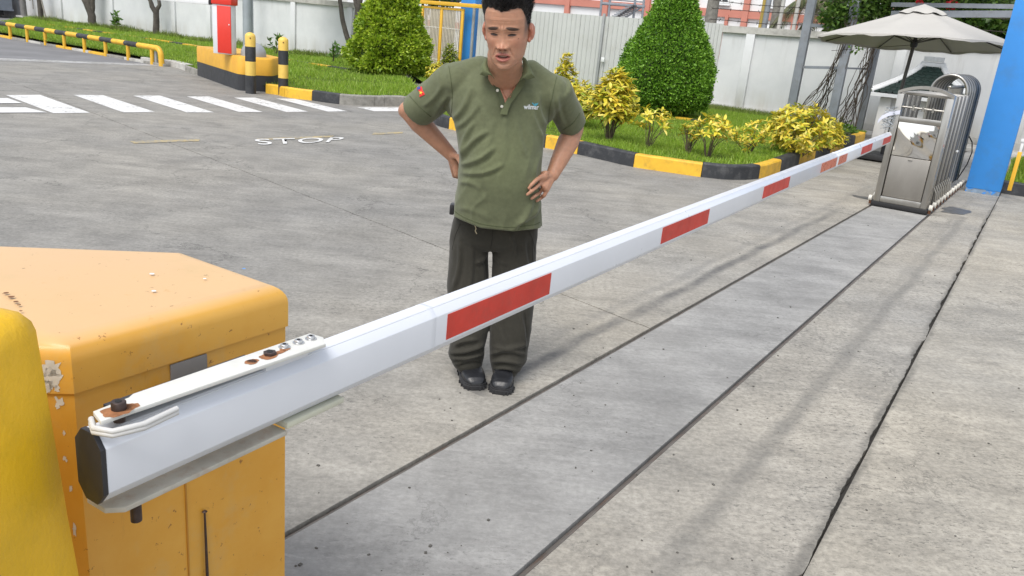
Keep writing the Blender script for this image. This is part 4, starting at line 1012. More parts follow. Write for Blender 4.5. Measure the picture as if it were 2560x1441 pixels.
for j in range(NTt + 1):
    for i in range(NU): i2 = (i + 1) % NU; Fc.append((j * NU + i, j * NU + i2, (j + 1) * NU + i2, (j + 1) * NU + i))
mk('canopy', V, Fc, m_canvas, um, smooth=True)
V = []; Fc = []
for j in range(6):
    for i in range(NU): p = canopy_pt(i * n / NU, .001 + .235 * j / 5); V.append(p + Z3 * (.045 + (.012 * math.sin(i * 2 * math.pi / 8) if j == 5 else 0) - (.02 if j == 5 else 0)))
for j in range(5):
    for i in range(NU): i2 = (i + 1) % NU; Fc.append((j * NU + i, j * NU + i2, (j + 1) * NU + i2, (j + 1) * NU + i))
mk('vent_cap', V, Fc, m_canvas, um, smooth=True)
m_pole = M('dark_bronze_pole', (.06, .055, .05), .45, .3, .1, 6, .05)
top = Vector((uc.x, uc.y, zA - .04)); MB().tube([ub, top], .028, 14).build('pole', m_pole, um, smooth=True)
hub = ub.lerp(top, .80)
for i in range(n):
    e = canopy_pt(i, .97) - Z3 * .02; MB().tube([top - Z3 * .03, e], .011, 5).build('rib', m_pole, um)
    MB().tube([hub, canopy_pt(i, .5) - Z3 * .03], .009, 5).build('strut', m_pole, um)
MB().rev(hub - Z3 * .06, [(.05, 0), (.06, .04), (.05, .12)], 12).build('hub', m_blackplastic, um, smooth=True)
MB().tube([hub - Z3 * .02, hub + Vector((-.9, 1.2, -.22))], .004, 4).build('guy_line', m_wire, um)
MB().box(ub + Z3 * .07, (DR, DN, Z3), (.36, .36, .045)).build('foot', M('black_iron_foot', (.03, .03, .032), .6), um, bevel=.01)
for a in (-1, 1):
    for c in (-1, 1): MB().rev(ub + DR * a * .3 + DN * c * .3, [(.03, 0), (.03, .03)], 8).build('castor', m_blackplastic, um)
MB().tube([ub + Z3 * .1, ub + Z3 * .42], .045, 12).build('sleeve', m_blackplastic, um, smooth=True)

# ------------------------------------------------------------------ little hut with green fish scale tiles
hw_ = M('hut_white_render', (.56, .56, .55), .8, 0, .06, 2, .2, 40, .004, dirt=(.3, .29, .26), dirt_amt=.3)
hc = at(2300, 240, 16.9); hc = Vector((hc.x + .05, 16.9, 0)); hut = thing('shrine_hut', hc, 'small white hut with dark green fish scale roof behind the folded gate', 'hut')
EW, RW, EZ, RZ, HD = .97, .20, 1.00, 1.60, 1.2
MB().box(hc + WN * (HD / 2 + .12) + Z3 * (EZ / 2 - .02), (WD, WN, Z3), (EW - .2, HD / 2, EZ / 2 - .02)).build('wall', hw_, hut, bevel=.01)
MB().box(hc + WN * .55 + Z3 * (EZ - .03), (WD, WN, Z3), (EW - .01, .66, .035)).build('eave_board', m_wall, hut)
MB().box(hc + WN * .10 - WD * (EW - .30) + Z3 * (EZ / 2 - .04), (WD, WN, Z3), (.11, .05, EZ / 2 - .04)).build('pillar', hw_, hut, bevel=.006)
def roofp(u, t, lift=0.):                       # t 0 eave..1 ridge, u -1..1; concave sweep
    hw2 = EW * (1 - t) + RW * t if False else RW + (EW - RW) * (1 - t) ** 1.45
    z = EZ + (RZ - EZ) * (t ** 1.0); return hc + WD * u * hw2 + WN * (.62 * t - .02) + Z3 * (z + lift)
V = []; Fc = []; nu, ntt = 12, 14
for j in range(ntt + 1):
    for i in range(nu + 1): V.append(roofp(-1 + 2 * i / nu, j / ntt, -.015))
for j in range(ntt):
    for i in range(nu): a = j * (nu + 1) + i; Fc.append((a, a + 1, a + nu + 2, a + nu + 1))
m_tile = M('green_glazed_tile', (.006, .020, .016), .5, 0, .4, 12, .15, 50, .001)
mk('roof_deck', V, Fc, m_dark, hut)
V = [hc + WN * 1.24 + WD * s * EW + Z3 * EZ for s in (-1, 1)] + [hc + WN * .60 + WD * s * RW + Z3 * (RZ - .01) for s in (1, -1)]
mk('rear_slope', V, [(0, 1, 2, 3)], m_tile, hut)
for s in (-1, 1):
    V = [hc + WD * s * EW + Z3 * EZ, hc + WD * s * EW + WN * 1.24 + Z3 * EZ, hc + WD * s * RW + WN * .6 + Z3 * (RZ - .01)]; mk('side_slope', V, [(0, 1, 2)], m_tile, hut)
rows = 10; rng_ = roofp(0, .1) - roofp(0, 0)
slope = (Z3 * (RZ - EZ) + WN * .62).normalized(); nrm = (WN * -(RZ - EZ) + Z3 * .62).normalized()
TW = .125; TH_ = math.hypot(RZ - EZ, .62) / rows
V = []
sh = [(-.5, 1.35), (.5, 1.35), (.5, .25), (.42, .02), (.22, -.16), (0, -.22), (-.22, -.16), (-.42, .02), (-.5, .25)]
for zoff in (.03, 0):
    for x, y in sh: V.append(Vector((x * TW * .96, y * TH_, zoff + (.0 if y > 1 else .012))))
ns = len(sh); Fc = [tuple(range(ns))[::-1]] + [(i, (i + 1) % ns, (i + 1) % ns + ns, i + ns) for i in range(ns)]
tm = bpy.data.meshes.new('tile'); tm.from_pydata([tuple(v) for v in V], [], [tuple(f) for f in Fc]); tm.materials.append(m_tile)
for r in range(rows):
    t = r / rows; half = (roofp(1, t) - roofp(0, t)).length - .05; k0 = -half + (TW / 2 if r % 2 else 0); x = -int(half / TW) * TW + (TW / 2 if r % 2 else 0)
    while x < half:
        c = roofp(0, t, .008) + WD * x
        Mx = Matrix(((WD.x, slope.x, nrm.x, c.x), (WD.y, slope.y, nrm.y, c.y), (WD.z, slope.z, nrm.z, c.z), (0, 0, 0, 1)))
        piece(tm, 'tile', hut, Mx @ Matrix.Rotation(random.uniform(-.02, .02), 4, 'Z')); x += TW
for s in (-1, 1):
    pts = [roofp(s, j / 10, .03) for j in range(11)]
    MB().tube(pts, .05, 8).build('hip_moulding', m_wall, hut, smooth=True); MB().tube([p + Z3 * .055 + WN * .03 for p in pts], .035, 8).build('hip_ridge', m_wall, hut, smooth=True)
MB().tube([roofp(-1.1, 1, .04), roofp(1.1, 1, .04)], .06, 8).build('ridge', m_wall, hut, smooth=True)
MB().box(roofp(0, 1, .16), (WD, WN, Z3), (.19, .05, .05)).build('ridge_cap', m_wall, hut, bevel=.01)
# low paved step along the wall
MB().box(wp(srange(2300, 350) + .8, .0, -.75), (WD, WN, Z3), (2.3, .55, .06)).build('wall_step', m_cope, label='low weathered concrete step along the wall behind the gate', cat='step', bevel=.01)
pot = g(2108, 352); pr = thing('flower_pot', pot, 'shallow dark planter behind the kerb end with low green plants', 'planter')
MB().rev(pot, [(.16, 0), (.24, .16), (.26, .17), (.22, .17)], 16).build('pot', M('dark_pot', (.08, .065, .05), .8), pr, smooth=True)
cloud('leaves', [(pot + Z3 * .22, (.22, .2, .08), 160)], m_wild, .08, 91, pr)
# ------------------------------------------------------------------ blue pillar and what stands right of it
bq = g(2411, 478); bq2 = g(2498, 492); bu = (bq2 - bq).normalized(); bv = Vector((-bu.y, bu.x, 0)); bw_ = (bq2 - bq).length
bp_ = thing('gate_pillar', bq, 'broad bright blue painted pillar at the right edge, paint flaking at its foot', 'pillar')
MB().box(bq + bu * bw_ / 2 + bv * .22 + Z3 * 2.56, (bu, bv, Z3), (bw_ / 2, .22, 2.5)).build('shaft', m_blue, bp_, bevel=.004)
m_flake = M('flaking_grey_blue', (.20, .27, .36), .8, 0, .3, 12, .6, 30, .01, chips=((.035, .235, .66), 14, .52))
MB().box(bq + bu * bw_ / 2 + bv * .22 + Z3 * .02, (bu, bv, Z3), (bw_ / 2 - .006, .214, .055)).build('foot', m_flake, bp_)
rg = bq2 + Vector((.25, .35, 0))
isl3 = [g(2500, 481), g(2640, 508), g(2640, 508) + Vector((5, 8, 0)), g(2500, 481) + bv * 4]
mk('lawn', [Vector((p.x, p.y, LZ)) for p in isl3], [(0, 1, 2, 3)], m_lawn, kind='structure')
grass(isl3, 2200, .07, .011, 'groundcover', m_grass, 19)
P = [g(2499, 483), g(2530, 488), g(2570, 494), g(2640, 508), g(2700, 520)]
kerb(P, [0, 3, 4], [m_black, m_yellow], 'black kerb of the small lawn right of the blue pillar', inward=1, wid=.16)
for o in [o for o in COL.objects if o.name.startswith('kerb') and o.type == 'EMPTY'][-1:]: o.name = 'kerb'
yb = g(2524, 473, LZ); yp = thing('yellow_post', yb, 'short yellow post with pale tip on the lawn right of the blue pillar', 'post')
MB().box(yb + Z3 * .24, (bu, bv, Z3), (.025, .025, .26)).build('shaft', m_gate_y, yp, bevel=.003)
MB().box(yb + Z3 * .56, (bu, bv, Z3), (.016, .016, .07)).build('tip', m_white_metal, yp, bevel=.003)
MB().box(yb + Z3 * .65, (bu, bv, Z3), (.028, .028, .02)).build('cap', m_white_metal, yp, bevel=.003)
b2 = bq2 + bv * 1.6 + bu * .40; r = thing('second_blue_column', b2, 'second blue column with white plinth behind the broad blue pillar', 'column')
MB().box(b2 + bu * .3 + bv * .3 + Z3 * 2.8, (bu, bv, Z3), (.30, .30, 2.45)).build('shaft', m_blue, r, bevel=.004)
MB().box(b2 + bu * .3 + bv * .3 + Z3 * .17, (bu, bv, Z3), (.304, .304, .18)).build('plinth', m_wall, r, bevel=.01)
# ------------------------------------------------------------------ retractable stainless gate
def steel(name, c, rough, var=.15, bs=8, bump=.1):
    t = NT(name); co = t.coord('World'); a = t.noise(3, co, 6, .7, (1, 1, .3))
    t.col(t.mix(t.ramp(a, [(.3, 0.), (.7, 1.)]), mul(c, 1 - var), mul(c, 1 + var))); t.set(Metallic=1., Roughness=t.math('MULTIPLY_ADD', a, .2, rough))
    t.bump(t.noise(bs, co, 3), bump, .004); return t.m
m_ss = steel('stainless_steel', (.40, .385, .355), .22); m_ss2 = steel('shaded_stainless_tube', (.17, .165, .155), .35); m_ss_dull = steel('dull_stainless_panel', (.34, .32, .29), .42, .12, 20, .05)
m_mirror = steel('mirror_stainless_panel', (.72, .70, .66), .0, .03, 3.2, .12)
m_nylon = M('white_nylon_roller', (.62, .60, .54), .5, 0, .1, 20, .1, dirt=(.3, .25, .18), dirt_amt=.5)
mb_ = M('black_rubber', (.012, .012, .013), .6)
fl_, fr_ = g(2180, 513), g(2312, 540); gc0 = (fl_ + fr_) / 2; gu = DN; gv = DR; hw = .285
gt2 = thing('retractable_gate', gc0, 'folded stainless steel sliding gate with arched frames on its rails', 'gate')
def GP(u, v, z): return gc0 + gu * u + gv * v + Z3 * z
def gbox(name, u, v, z, hu, hv, hz, mat, parent=gt2, bevel=.004): return MB().box(GP(u, v, z), (gu, gv, Z3), (hu, hv, hz)).build(name, mat, parent, bevel=bevel)
GH = 1.24
gbox('skirt', 0, .07, .035, hw + .015, .085, .025, mb_)
for s in (-1, 1): gbox('corner_post', s * (hw - .035), .07, .04 + GH / 2, .034, .07, GH / 2, m_ss)
gbox('bottom_rail', 0, .02, .095, hw - .07, .02, .035, m_ss)
gbox('cross_rail', 0, .03, 1.01, hw - .07, .025, .028, m_ss)
lowp = gbox('service_door', 0, .03, .365, hw - .078, .012, .232, m_ss_dull)
gbox('handle', .0, .012, .575, .022, .008, .006, m_ss, lowp)
gbox('back_plate', 0, .11, .55, hw - .07, .004, .45, m_ss_dull)
# bulged mirror panel
V = []; Fc = []; nx, nz = 18, 24
for j in range(nz + 1):
    for i in range(nx + 1):
        u = -1 + 2 * i / nx; t = -1 + 2 * j / nz; bu_ = (1 - u * u) * (1 - t * t)
        V.append(GP(u * (hw - .078), .03 - .018 * bu_ + .006 * math.sin(u * 4 + t * 3) * (1 - t * t), .79 + t * .185))
for j in range(nz):
    for i in range(nx): a = j * (nx + 1) + i; Fc.append((a, a + 1, a + nx + 2, a + nx + 1))
mk('mirror_panel', V, Fc, m_mirror, gt2, smooth=True)
# arched head of the front cabinet
def arcbar(name, v, z0, rise, half, th, dp, mat=m_ss, n=14, parent=gt2):
    V = []; Fc = []
    for i in range(n + 1):
        a = -1 + 2 * i / n; z = z0 + rise * (1 - a * a)
        for dz in (0, th):
            for dv in (-dp, dp): V.append(GP(a * half, v + dv, z + dz))
    for i in range(n):
        o = i * 4; Fc += [(o, o + 4, o + 5, o + 1), (o + 2, o + 3, o + 7, o + 6), (o, o + 2, o + 6, o + 4), (o + 1, o + 5, o + 7, o + 3)]
    Fc += [(0, 1, 3, 2), (n * 4, n * 4 + 2, n * 4 + 3, n * 4 + 1)]
    return mk(name, V, Fc, mat, parent, smooth=True)
arcbar('arched_head', .07, GH + .035, .075, hw - .0, .035, .072)
for z in (1.14,): MB().tube([GP(-hw + .07, .06, z), GP(hw - .07, .06, z)], .011, 8).build('inner_bar', m_ss, gt2, smooth=True)
for u in (-.10, .0, .10): MB().tube([GP(u, .06, 1.11), GP(u, .06, 1.165)], .016, 8).build('inner_bar', m_ss, gt2, smooth=True)
# rectangular middle frames
for k in range(8):
    v = .24 + k * .17
    for s in (-1, 1): gbox('frame_post', s * (hw - .022), v, .06 + GH / 2, .02, .017 + .012 * (k % 2), GH / 2, (m_ss, m_ss2)[k % 2])
    gbox('frame_top', 0, v, GH + .045, hw - .005, .014, .016, m_ss)
# arched tube frames
for k in range(12):
    v = 1.80 + k * .135; ht = 1.52; r_a = .205; pts = [GP(-r_a, v, .08)] + [GP(-r_a, v, z) for z in (.5, 1.0)] + [GP(-r_a * math.cos(R(a)), v, ht - r_a + r_a * math.sin(R(a))) for a in range(0, 181, 12)] + [GP(r_a, v, z) for z in (1.0, .5, .08)]
    MB().tube(pts, .019, 8).build('arched_frame', (m_ss, m_ss2)[k % 2], gt2, smooth=True)
    MB().tube([GP(0, v - .05, .6), GP(0, v - .05, 1.36)], .010, 6).build('centre_bar', m_ss, gt2)
    MB().rev(GP(0, v, 1.37), [(.004, -.022), (.024, -.014), (.030, 0), (.024, .014), (.004, .022)], 10).build('knuckle', m_ss, gt2, smooth=True)
for k in range(10):
    for s in (-1, 1):
        v = 1.82 + k * .13
        for z in (.35, .95): MB().tube([GP(s * .205, v, z), GP(s * .205, v + .12, z + .3)], .009, 6).build('lattice_bar', m_ss, gt2)
# rollers along both sides
for s in (-1, 1):
    for k in range(12 if s > 0 else 3):
        v = .03 + k * .27; c = GP(s * (hw + .02), v, .085)
        MB().tube([c, c + gu * s * .035], .033, 12).build('roller', m_nylon, gt2, smooth=True)
        MB().box(c - Z3 * .045 + gu * s * .012, (gu, gv, Z3), (.012, .018, .022)).build('roller_bracket', m_rust, gt2)
for k in range(9):
    MB().tube([GP(hw, .16 + k * .15, .30), GP(hw + .035, .17 + k * .15, .24), GP(hw + .05, .18 + k * .15, .14)], .008, 6).build('guard_bar', m_ss, gt2, smooth=True)
gbox('white_label', hw + .001, .09, .86, .001, .012, .11, M('white_sticker', (.66, .66, .66), .5, 0, .03), bevel=0)
gbox('red_mark', hw + .0025, .09, .775, .001, .009, .012, m_red, bevel=0)
gbox('white_clip', hw + .01, 1.5, .62, .012, .03, .012, m_white_metal)
# hanging tag ribbon and wire at the left post
rb_ = MB(); V = []
pa_ = [GP(-hw + .07, -.01, 1.08), GP(-hw - .03, -.04, 1.05), GP(-hw - .10, -.05, 1.00), GP(-hw - .13, -.05, .95)]
for p in pa_: V += [p + Z3 * .022, p - Z3 * .022]
mk('paper_tag', V, [(2 * i, 2 * i + 2, 2 * i + 3, 2 * i + 1) for i in range(3)], M('white_ribbon', (.62, .64, .74), .5), gt2, smooth=True)
wv_ = []
for k in range(60): wv_.append(GP(-hw - .03 + .07 * math.sin(k * 1.9), -.02 + .02 * math.cos(k * 2.3), 1.10 - k * .0035 + .04 * math.sin(k * 1.3)))
MB().tube(wv_, .003, 4).build('tangled_wire', m_galv, gt2)
cb = [GP(.20, 3.35, .72), GP(.27, 3.4, .62), GP(.30, 3.42, .48), GP(.28, 3.4, .3), GP(.22, 3.2, .08)]
MB().tube(cb, .009, 6).build('black_cable', mb_, gt2, smooth=True)
# puddle and wet stain beside the gate, small stones
m_wet = M('wet_concrete', (.10, .097, .09), .45, 0, .2, 8, .1)
def blot(name, c, rx, ry, ang, mat, seed, z=.003, label=None):
    rs = random.Random(seed); V = []; n = 26
    for k in range(n):
        a = 2 * math.pi * k / n; q = 1 + .28 * noise.noise(Vector((math.cos(a) * 1.6, math.sin(a) * 1.6, seed))) * 2 + rs.uniform(-.05, .05)
        x, y = math.cos(a) * rx * q, math.sin(a) * ry * q; V.append(c + Vector((x * math.cos(ang) - y * math.sin(ang), x * math.sin(ang) + y * math.cos(ang), z)))
    return mk(name, V, [tuple(range(n))], mat, marks, label=label)
blot('puddle', g(2385, 527), .30, .13, R(55), m_wet, 3, label='wet patch right of the folded gate'); blot('puddle', g(2158, 495), .09, .16, R(40), m_wet, 4)
m_stone = M('small_grit', (.10, .095, .085), .9, 0, .4, 40)
b = MB(); rs = random.Random(5)
for k in range(240):
    c = g(rs.uniform(500, 2560), rs.uniform(560, 1440)); s = rs.choice((.0012, .0015, .002, .002, .003, .003, .0042)); a = rs.uniform(0, 3)
    b.box(c + Z3 * s * .5, (Vector((math.cos(a), math.sin(a), 0)), Vector((-math.sin(a), math.cos(a), 0)), Z3), (s * rs.uniform(.6, 1.5), s, s * .5))
b.build('grit', m_stone, kind='stuff')

# ------------------------------------------------------------------ barrier arm in the foreground
m_alu = M('white_powder_coated_aluminium', (.66, .69, .75), .32, .1, .03, 3, .03, 60, coat=.15)
m_refl = M('red_reflective_tape', (.52, .045, .03), .5, 0, .14, 9, .05, 200, spec=.3, dirt=(.35, .06, .045), dirt_amt=.6, dirt_scale=22)
m_refl_o = M('orange_reflective_tape', (.56, .11, .03), .3, 0, .15, 14, .05)
ZA, ZB = .915, .875
BA = g(226, 1166, ZA); BB = g(2219, 346, ZB); bd_ = (BB - BA).normalized(); BL = (BB - BA).length
bh = bd_.cross(Z3).normalized(); bvv = bh.cross(bd_)          # bh points to the camera side (right)
HH, SF, TWd, HWd = .057, .036, .014, .031
sec = [(-TWd, HH), (TWd, HH), (HWd, SF), (HWd, -SF), (TWd, -HH), (-TWd, -HH), (-HWd, -SF), (-HWd, SF)]
ba = thing('boom_barrier', BA, 'long white octagonal barrier arm with red reflectors crossing the whole picture', 'barrier arm')
def BP(s, a, b_): return BA + bd_ * s + bh * a + bvv * b_
def beam(name, s0, s1, mat, k=1., parent=ba, bevel=.0015):
    return MB().prism([BP(s0, a * k, b_ * k) for a, b_ in sec], bd_ * (s1 - s0)).build(name, mat, parent, bevel=bevel)
def sx(px):                                                      # distance along the arm seen at a picture column
    lo, hi = 0, BL * 1.05
    for _ in range(50):
        m_ = (lo + hi) / 2
        if proj(BP(m_, HWd, 0))[0] < px: lo = m_
        else: hi = m_
    return (lo + hi) / 2
sj = sx(2094)
beam('inner_section', .006, sj - .004, m_alu); beam('outer_section', sj + .004, BL - .02, m_alu, .985)
beam('end_cap', -.002, .006, m_blackplastic, 1.015, bevel=.0006); beam('fold_joint', sj - .012, sj + .012, m_white_metal, 1.03); beam('tip_cap', BL - .022, BL, m_white_metal, 1.01)
s_r = sx(1082); beam('joint_ring', s_r - .012, s_r + .012, m_alu, 1.008)
for a0, a1, mt in ((1117, 1375, m_refl), (1654, 1771, m_refl), (1908, 1973, m_refl), (2053, 2091, m_refl_o), (2097, 2117, m_refl_o), (2154, 2180, m_refl), (2208, 2227, m_refl)):
    q0, q1 = sx(a0), sx(a1); kk = 1.0
    MB().box(BP((q0 + q1) / 2, HWd + .0006, .001), (bd_, bh, bvv), ((q1 - q0) / 2, .0008, SF * .86)).build('reflector', mt, ba)
    MB().box(BP((q0 + q1) / 2, -HWd - .0006, .001), (bd_, bh, bvv), ((q1 - q0) / 2, .0008, SF * .86)).build('reflector', mt, ba)
for z in (SF - .001, ): MB().box(BP(BL / 2, TWd + .002, HH - .0035), (bd_, bh, bvv), (BL / 2 - .03, .0010, .0012)).build('edge_groove', m_alu, ba)
# clamp plates
def plate_mat():
    t = NT('weathered_white_plate'); co = t.coord('World'); a = t.noise(25, co, 6, .7); b_ = t.noise(9, co, 4)
    c = t.mix(t.ramp(a, [(.3, 0.), (.7, 1.)]), (.60, .60, .56), (.68, .68, .655)); c = t.mix(t.ramp(t.noise(34, co, 8, .7), [(.66, 0.), (.72, 1.)]), c, (.42, .24, .10))
    t.col(c); t.set(Roughness=.5); t.bump(a, .15, .001); return t.m
m_plate = plate_mat(); m_cream = M('cream_rubber', (.52, .52, .42), .7, 0, .1, 10, .2); m_boltd = M('dark_bolt', (.07, .05, .045), .5, .6, .3, 50, .3); m_bolt = steel('zinc_bolt', (.6, .6, .6), .25)
P0, P1 = sx(262), sx(820)
def px_s(px, off=0.): return sx(px)
bk1 = thing('clamp_bracket', BP(P0, -.01, HH), 'rusty white clamp plates and bolts holding the barrier arm to its housing', 'bracket')
def plate(name, s0, s1, a0, a1, b0, b1, mat=m_plate, bevel=.0015, notch=True):
    pts = [BP(s0 + .012, a0, b0), BP(s0, a0 + .012, b0), BP(s0, a1 - .014, b0), BP(s0 + .012, a1, b0)] + ([BP(s0 + .105, a1, b0), BP(s0 + .105, a1 + .010, b0)] if notch else [])
    e = a1 + (.010 if notch else 0)
    pts += [BP(s1 - .012, e, b0), BP(s1, e - .012, b0), BP(s1, a0 + .010, b0), BP(s1 - .010, a0, b0)]
    return MB().prism([pts[i] for i in range(len(pts))], bvv * (b1 - b0)).build(name, mat, bk1, bevel=bevel)
s0 = .025; s1 = sx(818) - .0
up_ = HH + .020
# the top plate sits towards the housing side (negative offset is away from us)
def tp(px, py): # point on the top plate plane
    r = Vector(ray(px, py)); A = BP(0, 0, up_ + .008); t = (A - Vector(CC)).dot(bvv) / r.dot(bvv); q = Vector(CC) + r * t - BA; return q.dot(bd_), q.dot(bh)
corner = [tp(232, 1027), tp(252, 1052), tp(330, 1024), tp(372, 1010), tp(815, 858), tp(808, 842), tp(775, 832), tp(332, 983), tp(322, 992)]
MB().prism([BP(a, b_, up_) for a, b_ in corner], bvv * .007).build('top_plate', m_plate, bk1, bevel=.001)
def bolt(px, py, r, h, mat, name='bolt', hexa=False, washer=None):
    a, b_ = tp(px, py); c = BP(a, b_, up_ + .007)
    if washer: MB().rev(c, [(r * 1.5, 0), (r * 1.5, .002)], 16, (bd_, bh, bvv)).build('washer', washer, bk1)
    o = MB().rev(c, [(r, 0), (r, h * .9), (r * .9, h)], 6 if hexa else 18, (bd_, bh, bvv)).build(name, mat, bk1, smooth=not hexa)
    MB().rev(c + bvv * h, [(r * .5, 0), (r * .48, .0006)], 6, (bd_, bh, bvv)).build('socket', m_dark, o)
bolt(297, 1022, .0105, .013, m_boltd, washer=None); bolt(675, 886, .0115, .006, m_boltd, hexa=True)
for x, y in ((711, 868), (746, 857), (777, 847)): bolt(x, y, .007, .007, m_bolt, washer=m_bolt)
a, b_ = tp(630, 903); MB().rev(BP(a, b_, up_ + .0074), [(.009, 0), (.0085, .0003)], 18, (bd_, bh, bvv)).build('plate_hole', m_boltd, bk1)
m_ruststain = M('rust_stain_on_plate', (.30, .13, .055), .8, 0, .4, 60, .3)
def stain(px, py, r, seed, rr=1.5):
    a, b_ = tp(px, py); V = []
    for k in range(22): t = 2 * math.pi * k / 22; q = r * (1 + .35 * noise.noise(Vector((math.cos(t) * 2, math.sin(t) * 2, seed)))); V.append(BP(a + math.cos(t) * q * rr, b_ + math.sin(t) * q, up_ + .0077))
    mk('rust_stain', V, [tuple(range(22))], m_ruststain, bk1)
stain(297, 1025, .018, 2, 1.35); stain(322, 1018, .010, 14, 1.6); stain(700, 880, .006, 15, 2.2); stain(630, 904, .010, 16, 1.3); stain(672, 890, .0125, 5, 1.35); stain(712, 872, .0085, 8, 1.2)
MB().tube([BP(tp(297, 1022)[0], tp(297, 1022)[1], up_), BP(tp(297, 1022)[0], tp(297, 1022)[1], up_ - .012)], .0085, 12).build('bolt_neck', m_boltd, bk1, smooth=True)
# tie strap and rubber spacers under the plate
st_ = []
aa, bb = tp(297, 1022)
for k in range(13): t = R(-100 + k * 20); st_.append(BP(aa + .005 - .030 * math.cos(t), bb + .020 + .030 * math.sin(t) * .8, HH + .011))
b = MB()
for dz in (0, .006): b.tube([BP(aa + .07, bb + .035, HH + .008 + dz), BP(aa + .01, bb + .042, HH + .008 + dz), BP(aa - .03, bb + .03, HH + .008 + dz), BP(aa - .042, bb + .005, HH + .009 + dz), BP(aa - .03, bb - .02, HH + .010 + dz)], .0045, 8)
b.build('rubber_strap', M('translucent_strap', (.55, .55, .54), .4), bk1, smooth=True)
a0, b0_ = tp(708, 905); a1, _ = tp(826, 870)
MB().box(BP((a0 + a1) / 2 - .01, b0_ * .0 + .006, HH + .011), (bd_, bh, bvv), ((a1 - a0) / 2, .022, .009)).build('spacer_block', m_alu, bk1, bevel=.003)
MB().box(BP(.17, -.012, HH + .010), (bd_, bh, bvv), (.13, .012, .010)).build('shadowed_spacer', m_blackplastic, bk1)
# bottom plate
lo_ = -HH - .024
def bpx(px, py, z=lo_):
    r = Vector(ray(px, py)); A = BP(0, 0, z); t = (A - Vector(CC)).dot(bvv) / r.dot(bvv); q = Vector(CC) + r * t - BA; return q.dot(bd_), q.dot(bh)
c1, c2 = bpx(296, 1262), bpx(728, 1084)
ed = .020
MB().prism([BP(*p, lo_ - .007) for p in ((c1[0] - .02, -.045), (c1[0] - .02, ed - .02), (c1[0] + .0, ed), (c2[0], ed), (c2[0], -.045))], bvv * .009).build('bottom_plate', M('dirty_cream_plate', (.46, .44, .38), .6, 0, .15, 12, .2, dirt=(.28, .12, .05), dirt_amt=.5, dirt_scale=25), bk1, bevel=.0012)
MB().prism([BP(c2[0] - .004, -.02, lo_ + .006), BP(c2[0] - .004, ed + .004, lo_ + .006), BP(c2[0] - .004, ed + .004, lo_ + .020), BP(c2[0] - .004, -.02, lo_ + .020)], bd_ * .15).build('rubber_pad', m_cream, bk1, bevel=.004)
MB().tube([BP(c1[0] + .03, 0, lo_ - .010), BP(c1[0] + .03, 0, lo_ - .045)], .0085, 12).build('bolt_end', m_boltd, bk1, smooth=True)

# ------------------------------------------------------------------ orange-yellow barrier housing
def housing_mat():
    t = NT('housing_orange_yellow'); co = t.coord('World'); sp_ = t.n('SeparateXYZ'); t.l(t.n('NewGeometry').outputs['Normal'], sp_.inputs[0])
    a = t.noise(2.2, co, 6, .65); c = t.mix(t.ramp(a, [(.38, 0.), (.62, 1.)]), (.60, .29, .028), (.66, .36, .06))
    # sky glare on the flat top of the lid, painted in as a paler tone
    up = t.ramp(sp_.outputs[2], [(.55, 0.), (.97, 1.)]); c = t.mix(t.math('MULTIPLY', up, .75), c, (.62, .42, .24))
    sc = t.ramp(t.noise(24, co, 8, .8, (1, 1, .22)), [(.60, 0.), (.66, 1.)]); c = t.mix(t.math('MULTIPLY', sc, .35), c, (.46, .24, .04))
    dst = t.ramp(t.noise(5, co, 8, .75), [(.52, 0.), (.64, 1.)]); c = t.mix(t.math('MULTIPLY', dst, .28), c, (.50, .36, .16))
    rst = t.ramp(t.noise(46, co, 5, .7), [(.655, 0.), (.675, 1.)]); c = t.mix(t.math('MULTIPLY', rst, .8), c, (.20, .08, .02))
    t.col(c); t.set(Roughness=t.math('MULTIPLY_ADD', a, .3, .28), Coat_Weight=.12); t.bump(t.noise(7, co, 5), .12, .004); return t.m
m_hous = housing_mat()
HZ = 1.02; HC = Vector((-.475, 1.59, 0)); hu = Vector((-.53, -.85, 0)).normalized(); hn = Vector((-hu.y * 1, hu.x, 0)); hn = hn if hn.x < 0 else -hn
hs_ = thing('barrier_housing', HC, 'big orange yellow barrier cabinet with rounded lid in the left foreground', 'barrier housing')
def HPt(u, n_, z): return HC + hu * u + hn * n_ + Z3 * z
outl = [(0, 0), (.455, 0), (.495, .045), (.495, .66), (.31, .66), (0, .335)]
def loft(name, levels, mat, closed_top=True, bevel=0):
    """levels: list of (outline offset inward, z)"""
    V = []; Fc = []; m = len(outl); c = Vector((.26, .3, 0))
    def inset(d):
        out = []
        for i, p in enumerate(outl):
            a = Vector(outl[i - 1]); b_ = Vector(outl[(i + 1) % m]); p = Vector(p); e1 = (p - a).normalized(); e2 = (b_ - p).normalized(); n1 = Vector((-e1.y, e1.x)); n2 = Vector((-e2.y, e2.x)); k = (n1 + n2); k = k / max(.2, k.length_squared) * 2
            out.append(p + k * d)
        return out
    for d, z in levels: V += [HPt(q.x, q.y, z) for q in inset(d)]
    for j in range(len(levels) - 1): Fc += [(j * m + i, j * m + (i + 1) % m, (j + 1) * m + (i + 1) % m, (j + 1) * m + i) for i in range(m)]
    Fc.append(tuple((len(levels) - 1) * m + i for i in range(m)))
    o = mk(name, V, Fc, mat, hs_, bevel=0); 
    for p in o.data.polygons: p.use_smooth = True
    o.data.set_sharp_from_angle(angle=R(28)); return o
rr = .042
